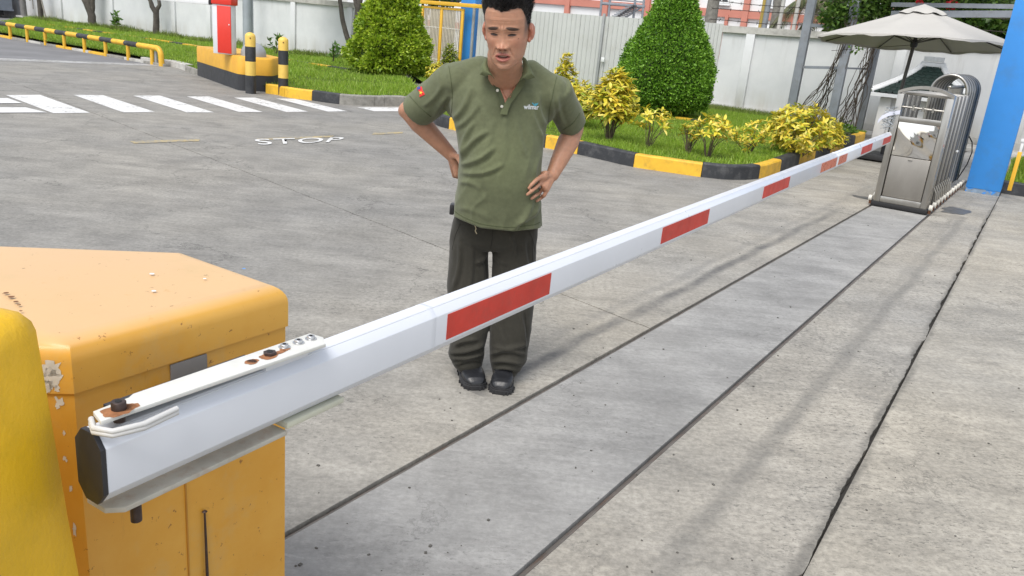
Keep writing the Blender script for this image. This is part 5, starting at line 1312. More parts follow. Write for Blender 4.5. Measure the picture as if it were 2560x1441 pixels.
# lid: vertical skirt, rounded shoulder, slightly crowned top
lid = [(-.004, .925), (-.004, HZ - rr)] + [(-.004 + rr * (1 - math.cos(R(a))), HZ - rr + rr * math.sin(R(a))) for a in (12, 24, 36, 48, 60, 72, 84, 90)] + [(.062, HZ + .0015)]
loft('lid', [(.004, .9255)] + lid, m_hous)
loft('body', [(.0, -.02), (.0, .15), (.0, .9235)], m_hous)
loft('seam', [(.0045, .90), (.0045, .9265)], m_dark)
# slot plate, door edge, thin rod with knob
def hbox(name, u, n_, z, hu_, hn_, hz, mat, bevel=0, parent=hs_): return MB().box(HPt(u, n_, z), (hu, hn, Z3), (hu_, hn_, hz)).build(name, mat, parent, bevel=bevel)
def onfront(px, py, off=0.):
    r = Vector(ray(px, py)); A = HPt(0, off, 0); t = (A - Vector(CC)).dot(hn) / r.dot(hn); q = Vector(CC) + r * t; return (q - HC).dot(hu), q.z
ua, za = onfront(515, 897); ub_, zb_ = onfront(425, 945)
hbox('slot_plate', (ua + ub_) / 2, -.002, .885, abs(ua - ub_) / 2, .002, .036, M('grey_slot_plate', (.16, .155, .15), .5), .001)
u1, z1 = onfront(462, 1200); hbox('door_edge', u1, -.0012, .43, .0015, .0015, .44, M('shadow_line_paint', (.42, .19, .02), .5))
u2, z2 = onfront(507, 1277); MB().tube([HPt(u2, -.006, z2), HPt(u2, -.008, z2 - .16), HPt(u2, -.006, z2 - .4)], [.0022, .0035, .0045], 8).build('thin_rod', m_boltd, hs_, smooth=True)
MB().rev(HPt(u2, -.006, z2), [(.001, -.003), (.0055, 0), (.001, .004)], 10).build('rod_knob', m_boltd, hs_, smooth=True)
MB().tube([HPt(.23, 0.01, .84), BP(.19, -.03, -.01) ], .020, 14).build('drive_shaft', m_boltd, hs_, smooth=True)
# chips of bare primer on the lid, as thin raised flakes of old paint
m_prim = M('old_primer', (.58, .56, .50), .7, 0, .2, 30, .3)
def flake(pts, mat=m_prim, name='paint_chip'):
    mk(name, [HPt(*p) for p in pts], [tuple(range(len(pts)))], mat, hs_)
def topdot(px, py, r, mat=m_white_metal):
    c = g(px, py, HZ + .0035); V = []
    for k in range(10): t = 2 * math.pi * k / 10; V.append(c + Vector((math.cos(t), math.sin(t), 0)) * r * random.uniform(.8, 1.1) + Z3 * .002)
    mk('paint_fleck', V, [tuple(range(10))], mat, hs_)
for x, y, r in ((380, 687, .0055), (385, 730, .005), (512, 699, .0035), (610, 674, .004)): topdot(x, y, r, m_white_metal if x != 610 else m_blue)
# chips on the chamfered corner of the lid and down the body
cu_, cn_ = Vector((.455, 0)), Vector((.495, .045)); ce = (cn_ - cu_)
def ch(t, z): q = cu_ + ce * t; n_ = Vector((ce.y, -ce.x)).normalized() * (.0046 if z > .925 else .0008); return (q.x + n_.x, q.y + n_.y, z)
rsx = random.Random(3)
def chip(t0, z0, wd, hh, seed):
    n = 26; P_ = []
    for k in range(n): a = 2 * math.pi * k / n; q = 1 + .9 * noise.noise(Vector((math.cos(a) * 2.2, math.sin(a) * 2.2, seed * 3.1))) + .12 * rsx.uniform(-1, 1); P_.append(ch(t0 + math.cos(a) * wd * q, z0 + math.sin(a) * hh * q))
    flake(P_)
chip(.52, .970, .30, .015, 1); chip(.50, .953, .20, .018, 2); chip(.62, .938, .14, .012, 12); chip(.30, .66, .05, .012, 13); chip(.40, .935, .07, .006, 3); chip(.42, .906, .10, .012, 4); chip(.38, .80, .05, .006, 5); chip(.3, .74, .05, .005, 6); chip(.5, .60, .07, .008, 7); chip(.35, .85, .04, .004, 8)
m_rustp = M('rust_patch', (.16, .07, .03), .9, 0, .4, 40, .4)
for x, y, r in ((15, 735, .005), (28, 745, .006), (40, 757, .0045), (52, 780, .003), (48, 765, .0035)): topdot(x, y, r, m_rustp)
# ------------------------------------------------------------------ rough yellow concrete post, far left
m_ypost = M('thick_yellow_masonry_paint', (.80, .47, .008), .5, 0, .08, 5, .45, 110, .003, dirt=(.62, .38, .01), dirt_amt=.5, dirt_scale=11)
YPY = .86; a_ = at(42, 850, YPY); b_ = at(165, 1441, YPY); rt_, rb_w = .150, .150 + (b_.x - a_.x) * .9
ypc = Vector((a_.x - .152 - .075, YPY + .03, 0)); zt_ = a_.z - .063; sl_ = .5 * (b_.x - a_.x) / (a_.z - b_.z)
r = thing('yellow_concrete_post', (ypc.x, ypc.y, 0), 'rough bright yellow painted concrete post at the left border', 'post')
V = []; Fc = []; NS_ = 40; cx, cy = ypc.x, ypc.y
lv = [(.152 + sl_ * (zt_ - z), z) for z in (-.02, .15, .3, .45, .6, .7, .8)] + [(.152, zt_), (.149, zt_ + .015), (.138, zt_ + .032), (.11, zt_ + .042), (.04, zt_ + .047)]
def supe(a, r_): c, s = math.cos(a), math.sin(a); k = (abs(c) ** 9 + abs(s) ** 9) ** (-1 / 9); return r_ * k * c, r_ * k * s
an = .0
for r_, z in lv:
    for k in range(NS_):
        x, y = supe(2 * math.pi * k / NS_, r_); x, y = x * math.cos(an) - y * math.sin(an), x * math.sin(an) + y * math.cos(an); w_ = noise.noise(Vector((x * 10, y * 10, z * 6))) * .0015 + noise.noise(Vector((x * 50, y * 50, z * 40))) * .001
        V.append(Vector((cx + x * (1 + w_ * 6), cy + y * (1 + w_ * 6), z + w_)))
for j in range(len(lv) - 1):
    for k in range(NS_): k2 = (k + 1) % NS_; Fc.append((j * NS_ + k, j * NS_ + k2, (j + 1) * NS_ + k2, (j + 1) * NS_ + k))
Fc.append(tuple((len(lv) - 1) * NS_ + k for k in range(NS_))); mk('post_body', V, Fc, m_ypost, r, smooth=True)

# ------------------------------------------------------------------ guard house behind the viewer (it shows mirrored in the gate)
gh = Vector((-3.2, -5.2, 0)); gr2_ = thing('guard_house', gh, 'white guard house with yellow and black skirting standing behind the viewer', 'building')
MB().box(gh + Z3 * 1.65 - DR * 1.5, (DN, DR, Z3), (2.6, 1.4, 1.65)).build('wall', m_bw, gr2_, bevel=.01)
MB().box(gh + Z3 * .30 - DR * .08 - Z3 * .0, (DN, DR, Z3), (2.62, .02, .12)).build('yellow_skirting', m_yellow, gr2_)
MB().box(gh + Z3 * .10 - DR * .08, (DN, DR, Z3), (2.62, .021, .08)).build('black_skirting', m_black, gr2_)
MB().box(gh + Z3 * 3.4 - DR * 1.4, (DN, DR, Z3), (2.9, 1.8, .1)).build('roof', m_cope, gr2_)
w_ = MB().box(gh + Z3 * 1.7 - DR * .09 + DN * .6, (DN, DR, Z3), (.7, .02, .5)).build('window', m_white_metal, gr2_)
MB().box(gh + Z3 * 1.7 - DR * .07 + DN * .6, (DN, DR, Z3), (.62, .012, .43)).build('pane', m_glass, w_)
# ------------------------------------------------------------------ the man
def balls(parts, voxel, smooth_it=4):
    """union of tapered capsules and ellipsoids into one closed skin; returns verts, faces"""
    mb = MB(); SPH = []
    bm = bmesh.new(); bmesh.ops.create_icosphere(bm, subdivisions=3, radius=1); SV = [v.co.copy() for v in bm.verts]; SF_ = [tuple(v.index for v in f.verts) for f in bm.faces]; bm.free()
    for p in parts:
        if p[0] == 'e':
            _, c, rad, *M_ = p; Mx = M_[0] if M_ else Matrix.Identity(3); mb.add([Vector(c) + Mx @ Vector((v.x * rad[0], v.y * rad[1], v.z * rad[2])) for v in SV], SF_)
        elif p[0] == 'c':
            pts, rad = p[1], p[2]; asp = p[3] if len(p) > 3 else 1
            for i in range(len(pts) - 1):
                a, b = Vector(pts[i]), Vector(pts[i + 1]); ra, rb_2 = rad[i], rad[i + 1]; n = max(2, int((b - a).length / (min(ra, rb_2) * .35)))
                mb.tube([a.lerp(b, k / n) for k in range(n + 1)], [ra + (rb_2 - ra) * k / n for k in range(n + 1)], 16)
            for q, r in zip(pts, rad): mb.add([Vector(q) + v * r for v in SV], SF_)
        elif p[0] == 'm': mb.add(p[1], p[2])
    me = bpy.data.meshes.new('tmp'); me.from_pydata([tuple(v) for v in mb.v], [], mb.f); o = bpy.data.objects.new('tmp', me); COL.objects.link(o)
    bm = bmesh.new(); bm.from_mesh(me); bm.to_mesh(me); bm.free()
    md = o.modifiers.new('r', 'REMESH'); md.mode = 'VOXEL'; md.voxel_size = voxel; md.adaptivity = 0
    ms = o.modifiers.new('s', 'SMOOTH'); ms.iterations = smooth_it; ms.factor = .6
    bpy.context.view_layer.update(); dg = bpy.context.evaluated_depsgraph_get(); m2 = bpy.data.meshes.new_from_object(o.evaluated_get(dg))
    n = len(m2.vertices); V = np.zeros(n * 3); m2.vertices.foreach_get('co', V); V = V.reshape(-1, 3); Fq = [tuple(p.vertices) for p in m2.polygons]
    bpy.data.objects.remove(o); bpy.data.meshes.remove(me); bpy.data.meshes.remove(m2); return V, Fq
def normals(V, Fq):
    me = bpy.data.meshes.new('t'); me.from_pydata(V.tolist(), [], Fq); me.update(); N = np.zeros(len(V) * 3); me.vertices.foreach_get('normal', N); bpy.data.meshes.remove(me); return N.reshape(-1, 3)
def ringloft(rows, n=40, ex=2.4, cap=True):
    """rows of (centre, half width, half depth front, half depth back); closed solid"""
    V = []; Fc = []
    for (c, a, f, b) in rows:
        for k in range(n):
            t = 2 * math.pi * k / n; cs, sn = math.cos(t), math.sin(t); q = (abs(cs) ** ex + abs(sn) ** ex) ** (-1 / ex)
            V.append(Vector(c) + Vector((a * q * cs, (b if sn > 0 else f) * q * sn, 0)))
    m = len(rows)
    for j in range(m - 1):
        for k in range(n): k2 = (k + 1) % n; Fc.append((j * n + k, j * n + k2, (j + 1) * n + k2, (j + 1) * n + k))
    Fc += [tuple(range(n))[::-1], tuple((m - 1) * n + k for k in range(n))]
    return V, Fc
def rows_px(L, Y, k=6):
    """L: (y, left x, right x, Y offset, front depth, back depth) -> dense rows, bottom to top"""
    L = sorted(L, key=lambda r: -r[0]); L = np.array(L, float); t = np.arange(len(L)); tt = np.linspace(0, len(L) - 1, (len(L) - 1) * k + 1); out = []
    for q in tt:
        i = min(int(q), len(L) - 2); f = q - i; f = f * f * (3 - 2 * f) if False else f; r = L[i] * (1 - f) + L[i + 1] * f
        y, xl, xr, dy, fd, bd2 = r; c = at((xl + xr) / 2, y, Y + dy); a = at(xl, y, Y + dy); b = at(xr, y, Y + dy); out.append((c, (b - a).length / 2, fd, bd2))
    return out
def fbm(P, s, seed=0):
    return np.array([noise.noise(Vector((p[0] * s + seed, p[1] * s, p[2] * s))) for p in P])

def attr_mat(name, rough, sss=0., bump=None, spec=.4, sheen=0.):
    t = NT(name); a = t.n('VertexColor'); a.layer_name = 'Col'; co = t.coord('Object'); c = a.outputs[0]
    nn = t.noise(60, co, 5, .6); c = t.mix(1., c, t.ramp(nn, [(.3, .90), (.7, 1.08)]), 'MULTIPLY')
    t.col(c); t.set(Roughness=rough); t.b.inputs['Specular IOR Level'].default_value = spec
    if sss: t.b.inputs['Subsurface Weight'].default_value = sss; t.b.inputs['Subsurface Radius'].default_value = (.012, .004, .002); t.b.inputs['Subsurface Scale'].default_value = .5
    if sheen: t.b.inputs['Sheen Weight'].default_value = sheen
    if bump: t.bump(t.noise(bump[0], co, 4), bump[1], bump[2])
    return t.m
m_skin = attr_mat('skin', .5, .12, (260, .25, .0006), .4)
m_shirt = attr_mat('olive_polo_jersey', .92, 0, (700, .35, .0006), .2, .15)
m_trou = attr_mat('dark_olive_twill', .8, 0, (500, .3, .0005), .25, .1)
def setcol(o, Cn):
    me = o.data; ca = me.color_attributes.new('Col', 'FLOAT_COLOR', 'POINT'); buf = np.ones((len(me.vertices), 4), np.float32); buf[:, :3] = Cn; ca.data.foreach_set('color', buf.ravel())
def mkv(name, V, Fq, mat, parent, col=None, **k):
    L = np.array(world_of(parent)) if parent is not None else np.zeros(3); me = bpy.data.meshes.new(name); me.from_pydata((V - L).tolist(), [], Fq); me.materials.append(mat)
    for p in me.polygons: p.use_smooth = True
    o = bpy.data.objects.new(name, me); COL.objects.link(o); o.parent = parent; WL[o.name] = Vector(L); tagit(o, **k)
    if col is not None: setcol(o, col)
    return o

YF = 3.45
man = thing('person', g(1232, 955), 'man in olive polo shirt and dark trousers standing with hands on hips behind barrier arm', 'person')
# --- head, in its own frame: x to the right of the picture, -y towards us, z up, origin between the eyes
Hs = 1.07
e0 = at(1256, 90, 3.05)                                  # between the eyes on the face surface
pitch, yaw, roll = R(14), R(-9), R(-3.0)
HRm = (Matrix.Rotation(roll, 3, 'Y') @ Matrix.Rotation(yaw, 3, 'Z') @ Matrix.Rotation(pitch, 3, 'X'))
st_z = np.array([-.126, -.122, -.114, -.102, -.085, -.06, -.035, -.01, .02, .05, .075, .095, .110, .122, .130, .133])
st_w = np.array([.001, .022, .039, .051, .060, .066, .0715, .0745, .0765, .0775, .075, .068, .057, .041, .020, .001])
st_f = np.array([.072, .080, .089, .091, .090, .0885, .0875, .086, .088, .0895, .085, .074, .060, .042, .020, .001])
st_b = np.array([.001, .005, .018, .034, .052, .066, .078, .089, .098, .102, .099, .090, .076, .054, .028, .001])
def G(x, s): return np.exp(-(x / s) ** 2)
def face_disp(x, z):
    d = np.zeros_like(x); ax = np.abs(x)
    d -= .0070 * G(ax - .031, .019) * G(z - .002, .014)                          # sockets
    d += .0060 * G(ax - .031, .0135) * G(z - .001, .0090)                        # eyeball bulge
    d += .0030 * G(ax - .031, .019) * G(z - .0125, .0035)                        # upper lid fold
    d += .0010 * G(ax - .031, .018) * G(z + .0145, .006)                         # lower lid bag
    d -= .0030 * G(ax - .031, .0160) * G(z - .0015 + .05 * (ax - .031) ** 2 * 60, .0018)  # lid slit
    d += .0050 * G(ax - .029, .024) * G(z - .0225, .0075)                        # brow ridge
    d += .0020 * G(ax, .012) * G(z - .022, .010); d -= .0022 * G(ax - .0055, .0016) * G(z - .027, .010)  # frown lines
    t = np.clip((.014 - z) / .052, 0, 1); nz = np.where((z < .036) & (z > -.050), 1., 0.) * np.clip((z + .0500) / .010, 0, 1)
    d += nz * (.0035 + .0105 * t ** 1.3) * G(x, .0095 + .0055 * t) * np.clip((.034 - z) / .024, 0, 1)               # nose bridge
    d += .0100 * G(x, .0105) * G(z + .0360, .0100)                                # tip
    d += .0098 * G(ax - .0155, .0062) * G(z + .0390, .0072)                      # wings
    d -= .0040 * G(ax - .0085, .0042) * G(z + .0475, .0030)                      # nostrils
    d += .0045 * G(ax - .048, .020) * G(z + .022, .018)                          # cheekbones
    d -= .0014 * G(ax - .050, .014) * G(z + .058, .022)                          # hollow cheek
    xl = .021 + (-.040 - z) * .42; d -= .0030 * G(ax - xl, .0038) * np.clip((-.038 - z) / .01, 0, 1) * np.clip((z + .083) / .015, 0, 1)  # nasolabial
    d += .0055 * G(x, .030) * G(z + .068, .020)                                  # muzzle
    zu = -.0615 + .0035 * (ax / .022) ** 2 * -1; d += .0042 * G(z - zu, .0042) * np.clip(1 - (ax / .029) ** 2, 0, 1)
    d += .0062 * G(z + .0835 - .006 * (ax / .025) ** 2, .0058) * np.clip(1 - (ax / .024) ** 2, 0, 1)  # lower lip
    d -= .0012 * G(x, .0035) * G(z + .055, .006)                                 # philtrum
    mo = (x / .0235) ** 2 + ((z + .0725) / .0058) ** 2; d -= .0100 * np.clip(1.25 - mo, 0, 1) ** .7   # open mouth
    d -= .0035 * G(x, .018) * G(z + .0945, .0045)                                # crease under the lip
    d += .0055 * G(x, .019) * G(z + .110, .010)                                  # chin
    d -= .0005 * (G(z - .047, .0022) + G(z - .060, .0022)) * G(x, .04)           # forehead lines
    return d
def head_surface(nu, nv, zlo=-.126, off=None):
    """rings round the head with more columns in front"""
    zz = zlo + (.133 - zlo) * (np.arange(nv) / (nv - 1)); a = np.linspace(0, 2 * math.pi, nu, endpoint=False); a = a - .55 * np.sin(a) * -1 * 0
    # angle measured from the front (-y); compress towards the front
    th = a + .62 * np.sin(a) * -1
    Z, T = np.meshgrid(zz, th, indexing='ij'); w_ = np.interp(Z, st_z, st_w); f = np.interp(Z, st_z, st_f); b = np.interp(Z, st_z, st_b)
    c = np.cos(T); s = np.sin(T); ex = 2.25; q = (np.abs(c) ** ex + np.abs(s) ** ex) ** (-1 / ex)
    X = w_ * q * s; Yv = np.where(c > 0, -f, b) * q * np.abs(c)
    jaw = np.clip((-.03 - Z) / .09, 0, 1); Yv = Yv + jaw * .0
    d = face_disp(X, Z) * np.clip(c * 1.8, 0, 1)
    Yv = Yv - d
    return X, Yv, Z
X, Yv, Z = head_surface(260, 300)
nv, nu = X.shape
HV = np.stack([X, Yv, Z], -1).reshape(-1, 3)
HF = []
for j in range(nv - 1):
    for i in range(nu): i2 = (i + 1) % nu; HF.append((j * nu + i, (j + 1) * nu + i, (j + 1) * nu + i2, j * nu + i2))
FYo = -.089                                               # the face surface lies here in front of the head axis
def h2w(P):
    P = np.asarray(P, float) * Hs; P = P - np.array([0, FYo * Hs, 0]); Mn = np.array(HRm); return P @ Mn.T + np.array(e0)
def w2h(P):
    Mn = np.array(HRm); q = (np.asarray(P) - np.array(e0)) @ Mn; return (q + np.array([0, FYo * Hs, 0])) / Hs
def Hp(x, y, z): return Vector(h2w([[x, y, z]])[0])
# ears: rim, bowl and lobe
def ear(sgn, out=.5):
    parts = []
    for k in range(13):
        t = R(-70 + k * 20); cx_ = .0065 * math.cos(t) ; y = .012 - .016 * math.cos(t) * -1 * -1; z = -.008 + .027 * math.sin(t)
        y = .010 + .0165 * math.cos(t) * 1.0 if True else y
        x = sgn * (.0750 + .0145 * (.35 + .65 * max(0, math.cos(t))))
        parts.append(Hp(x, y, z))
    A_ = ('c', parts[:12], [.0050 * Hs] * 12)
    B_ = ('e', Hp(sgn * .0820, .012, -.006), (.0080 * Hs, .0165 * Hs, .025 * Hs), HRm @ Matrix.Rotation(sgn * .42, 3, 'Z'))
    C_ = ('e', Hp(sgn * .0765, .004, -.034), (.0070 * Hs, .010 * Hs, .010 * Hs), HRm)
    D_ = ('c', [Hp(sgn * .080, .004, .010), Hp(sgn * .0835, .012, -.004), Hp(sgn * .081, .008, -.018)], [.0036, .0038, .0032])
    return [A_, B_, C_, D_, ('e', Hp(sgn * .078, .012, -.012), (.010 * Hs, .012 * Hs, .024 * Hs), HRm)]
# --- torso under the shirt
SY = 3.36
tor = [(590, 1150, 1350, .03, .130, .12), (560, 1136, 1353, .03, .138, .13), (500, 1139, 1351, .02, .155, .12), (450, 1148, 1350, .01, .168, .115), (400, 1150, 1355, .0, .165, .115), (350, 1143, 1361, -.01, .150, .115), (300, 1130, 1370, -.02, .135, .115), (260, 1122, 1378, -.02, .128, .115), (225, 1122, 1388, -.02, .115, .11), (200, 1130, 1388, -.015, .095, .10), (182, 1160, 1368, -.01, .075, .085), (168, 1188, 1338, -.005, .062, .075), (158, 1205, 1322, 0, .055, .068)]
TV, TF = ringloft(rows_px(tor, SY, 7), 56, 2.5)
from mathutils.bvhtree import BVHTree
_tb = BVHTree.FromPolygons([tuple(v) for v in TV], TF)
def ontorso(x, y, lift):
    for k in range(40):
        d = Vector(ray(x - k * 1.5, y)).normalized(); h = _tb.ray_cast(Vector(CC), d)
        if h[0] is not None:
            p = h[0]; return at(x, y, p.y - lift)
    return at(x, y, SY)
# --- limbs
sL, eL, wL = at(1138, 198, 3.33), at(1020, 276, 3.50), at(1128, 388, 3.50)
sR_, eR, wR = at(1388, 220, 3.32), at(1436, 322, 3.50), at(1381, 438, ontorso(1356, 455, 0).y + .016)
neck0, neck1 = at(1262, 215, 3.33), at(1262, 140, 3.17)
parts = [('c', [neck0 + Vector((0, 0, -.05)), neck0, neck1], [.080, .069, .067]), ('e', at(1264, 172, 3.25), (.068, .060, .055)),
         ('c', [at(1240, 222, 3.33), at(1165, 200, 3.37)], [.04, .042]), ('c', [at(1285, 226, 3.33), at(1368, 222, 3.37)], [.04, .04]),
         ('e', at(1258, 240, 3.32), (.13, .085, .08)),
         ('c', [sL + Vector((0, 0, -.01)), sL.lerp(eL, .5), eL], [.044, .046, .038]), ('c', [eL, eL.lerp(wL, .28), eL.lerp(wL, .7), wL], [.040, .047, .036, .028]),
         ('e', eL + Vector((-.012, .008, -.004)), (.032, .03, .034)),
         ('c', [sR_ + Vector((0, 0, -.012)), sR_.lerp(eR, .5), eR], [.042, .046, .038]), ('c', [eR, eR.lerp(wR, .28), eR.lerp(wR, .7), wR], [.040, .047, .037, .028])]
# belly, pelvis and legs inside the clothes
parts += [('c', [at(1258, 250, 3.34), at(1255, 400, 3.42), at(1245, 520, 3.46)], [.12, .11, .09])]
for hip, kn, an_ in ((at(1180, 600, 3.45), at(1175, 760, 3.44), at(1177, 905, 3.47)), (at(1283, 600, 3.45), at(1282, 760, 3.44), at(1258, 915, 3.45))):
    parts += [('c', [hip, kn, an_], [.07, .05, .036])]
# right hand of the picture: back of the hand on the hip, fingers pointing left and down
def hand(wr, knu, tips, pals, thumb, fr=.0088):
    P_ = []
    cpt = sum(knu, Vector()) / len(knu)
    for k in knu: P_.append(('c', [wr.lerp(k, .12), wr.lerp(k, .55), k], [.0190, .0150, .0108]))
    for i in range(len(knu) - 1): P_.append(('c', [wr.lerp(knu[i], .6), knu[i].lerp(knu[i + 1], .5), ], [.016, .0125]))
    for k, t in zip(knu, tips):
        P_.append(('c', [k] + t, [.0100, .0084, .0078, .0064][:len(t) + 1]))
    P_.append(('c', thumb, [.015, .0125, .0105, .008][:len(thumb)]))
    return P_
kn = [ontorso(x, y, l) for x, y, l in ((1349, 444, .030), (1353, 455, .034), (1359, 466, .032), (1367, 476, .026))]
tp_ = [[ontorso(x, y, l) for x, y, l in q] for q in (((1338, 453, .030), (1328, 463, .024), (1322, 471, .018)), ((1341, 468, .034), (1328, 479, .028), (1318, 487, .018)), ((1350, 481, .034), (1338, 490, .027), (1329, 497, .018)), ((1361, 489, .030), (1350, 497, .024), (1342, 503, .018)))]
parts += hand(wR, kn, tp_, None, [wR + Vector((-.01, -.005, -.01)), at(1364, 434, kn[0].y + .03), at(1350, 436, kn[0].y + .05), at(1340, 440, kn[0].y + .07)])
# left hand of the picture: edge of the hand seen, fingers hidden behind the hip
kn = [at(1142, 404, 3.58), at(1140, 416, 3.565), at(1138, 428, 3.55), at(1136, 440, 3.54)]
tp2 = [[k + Vector((.03, .012, -.010)), k + Vector((.055, .015, -.018)), k + Vector((.075, .01, -.022))] for k in kn]
parts += hand(wL, kn, tp2, None, [wL + Vector((.005, -.01, 0)), at(1144, 392, 3.44), at(1151, 405, 3.40), at(1154, 420, 3.385)])
parts += [('c', [wL, at(1141, 410, 3.50), at(1143, 436, 3.49)], [.026, .024, .016])]
parts += ear(-1) + ear(1)
BV, BF = balls(parts, .0036, 3)
hw_v = h2w(HV)
allV = np.concatenate([BV, hw_v]); nb_ = len(BV); allF = BF + [tuple(i + nb_ for i in f) for f in HF]
# skin colouring: lips, brows, lids, stubble, ruddy nose and ears, knuckles; shade in the creases is painted in
base = np.array([.43, .225, .142])
Cc = np.tile(base, (len(allV), 1)); n1_ = fbm(allV, 14, 3)[:, None] if len(allV) < 260000 else 0
hl = w2h(allV); x, y, z = hl[:, 0], hl[:, 1], hl[:, 2]; ax = np.abs(x); front = (y < -.02)
def blend(mask, col, amt=1.):
    global Cc; m_ = np.clip(mask * amt, 0, 1)[:, None]; Cc = Cc * (1 - m_) + np.array(col) * m_
isH = np.zeros(len(allV)); isH[nb_:] = 1
blend(np.clip(n1_[:, 0] * .5 + .2, 0, 1), (.40, .19, .12), .45)
blend(isH * front * (G(ax - .048, .022) * G(z + .028, .022)), (.47, .20, .13), .5)
blend(isH * front * G(x, .016) * G(z + .038, .014), (.46, .20, .13), .5)
mo = (x / .027) ** 2 + ((z + .0725) / .0165) ** 2
lip = np.clip((1.05 - mo) * 5, 0, 1) * ((z < -.0575) | (ax > .004)); blend(isH * front * lip, (.38, .125, .105), .85)
mo2 = (x / .0205) ** 2 + ((z + .0715) / .0048) ** 2; blend(isH * front * np.clip((1 - mo2) * 4, 0, 1), (.05, .018, .016), .95)
tooth = np.clip((1 - (x / .0155) ** 2 - ((z + .0700) / .0030) ** 2) * 5, 0, 1); blend(isH * front * tooth, (.50, .42, .34), .9)
nzb = np.random.RandomState(4).uniform(0, 1, len(allV))
bz = .0245 - .10 * (ax - .030) ** 2 * 30 * .1; brow = np.clip(1.25 - ((ax - .0335) / .0215) ** 2 - ((z - .0225 + .0035 * ((ax - .031) / .018)) / .0066) ** 2, 0, 1); blend(isH * front * np.clip(brow * 1.6, 0, 1), (.030, .020, .016), .92)
slit = np.clip(1.2 - ((ax - .031) / .0150) ** 2 - ((z - .0012 + 6 * (ax - .031) ** 2) / .0046) ** 2, 0, 1); blend(isH * front * np.clip(slit * 1.7, 0, 1), (.018, .011, .010), 1.)
blend(isH * front * G(ax - .031, .017) * G(z - .0095 + 5 * (ax - .031) ** 2, .0014), (.20, .10, .075), .6)
blend(isH * front * G(ax - .031, .018) * G(z + .008, .006), (.33, .16, .11), .35)
must = G(x, .024) * G(z + .0545, .0055) * (ax > .0015); blend(isH * front * must, (.12, .08, .065), .5)
blend(isH * front * G(x, .016) * G(z + .108, .012), (.22, .14, .11), .25)
nos = G(ax - .0085, .0042) * G(z + .0475, .0032); blend(isH * front * nos, (.10, .04, .03), .8)
mole = G(x - .052, .0016) * G(z + .0125, .0016); blend(isH * front * mole, (.06, .03, .02), .9)
frown = G(ax - .0055, .0014) * G(z - .026, .008); blend(isH * front * frown, (.24, .12, .08), .5)
xl = .021 + (-.040 - z) * .42; nl = G(ax - xl, .0022) * np.clip((-.038 - z) / .01, 0, 1) * np.clip((z + .08) / .015, 0, 1); blend(isH * front * nl, (.27, .13, .09), .35)
earm = (1 - isH) * (ax > .07) * (ax < .12) * (np.abs(z) < .06) * (np.abs(y) < .06); blend(earm, (.52, .17, .115), .55)
# scalp under the hair and faded sideburns
hair_side = (z > .012) & (ax > .062) & (y > -.055) | (y > .02) & (z > -.05)
hair_top = z > (.078 - .012 * np.cos(ax * 90) + .0)
frontl = .076 + .0085 * np.clip((ax - .006) / .028, 0, 1)
hlim = np.where(y < -.052, frontl, np.where(y < -.025, .079 + (y + .052) / .027 * -.062, np.where(y < .02, .012, -.045)))
blend(isH * np.clip((z - hlim + .004) / .012, 0, 1), (.035, .028, .026), .92)
blend(isH * (y > -.050) * (y < .004) * (ax > .05) * np.clip((z + .022) / .035, 0, 1) * np.clip((y + .050) / .012, 0, 1), (.07, .05, .042), .75)
Cc = np.clip(Cc, .01, 1)
body = mkv('body', allV, allF, m_skin, man, Cc)
# teeth strip
tv = []; tf = []
# --- hair: thick cap plus strands
Xh, Yh, Zh = head_surface(150, 90, .0)
m_hair = M('black_hair', (.014, .013, .014), .42, 0, .3, 60, .5, 300, .002, spec=.5)
def hairline(x, y, z):
    ax = np.abs(x); front = .076 + .0085 * np.clip((ax - .006) / .028, 0, 1) + .0015 * np.sin(x * 310) - np.where(ax > .045, (ax - .045) * .10, 0)
    lim = np.where(y < -.052, front, np.where(y < -.025, .079 + (y + .052) / .027 * -.062, np.where(y < .02, .012, -.045)))
    return z - lim
hx, hy, hz = X.copy(), Yv.copy(), Z.copy()
k_ = hairline(hx, hy, hz); th_ = np.clip(k_ / .026, 0, 1) ** .75; up_amt = .0022 + .026 * np.clip((hz - .05) / .06, 0, 1)
Nn_ = np.stack([hx / .06, hy / .075, np.clip(hz, 0, 1) / .07], -1); Nn_ /= np.linalg.norm(Nn_, axis=-1, keepdims=True) + 1e-9
P0_ = np.stack([hx, hy, hz], -1).reshape(-1, 3); nz_ = np.array([noise.noise(Vector((p[0] * 42 + p[2] * 12, p[1] * 42, p[2] * 10))) + .6 * noise.noise(Vector((p[0] * 190 + p[2] * 40, p[1] * 190, p[2] * 30))) for p in P0_[::1]]).reshape(hx.shape)
off_ = th_ * up_amt * (1.05 + .15 * nz_) - (1 - th_) * .003
HP_ = (np.stack([hx, hy, hz], -1) + Nn_ * off_[..., None]); keep = k_ > -.004
idx = -np.ones(keep.shape, int); idx[keep] = np.arange(keep.sum()); HVv = HP_[keep]; HFf = []
for j in range(nv - 1):
    for i in range(nu):
        i2 = (i + 1) % nu; q = (idx[j, i], idx[j + 1, i], idx[j + 1, i2], idx[j, i2])
        if min(q) >= 0: HFf.append(q)
hair = mkv('hair', h2w(HVv), HFf, m_hair, man)
rs = np.random.RandomState(9); sel = rs.choice(len(HVv), 11000); Ps = HVv[sel]; k2_ = hairline(Ps[:, 0], Ps[:, 1], Ps[:, 2]); Ps = Ps[k2_ > .0]
Ns = np.stack([Ps[:, 0] / .06, Ps[:, 1] / .075, np.clip(Ps[:, 2], 0, 1) / .07], 1); Ns /= np.linalg.norm(Ns, axis=1, keepdims=True)
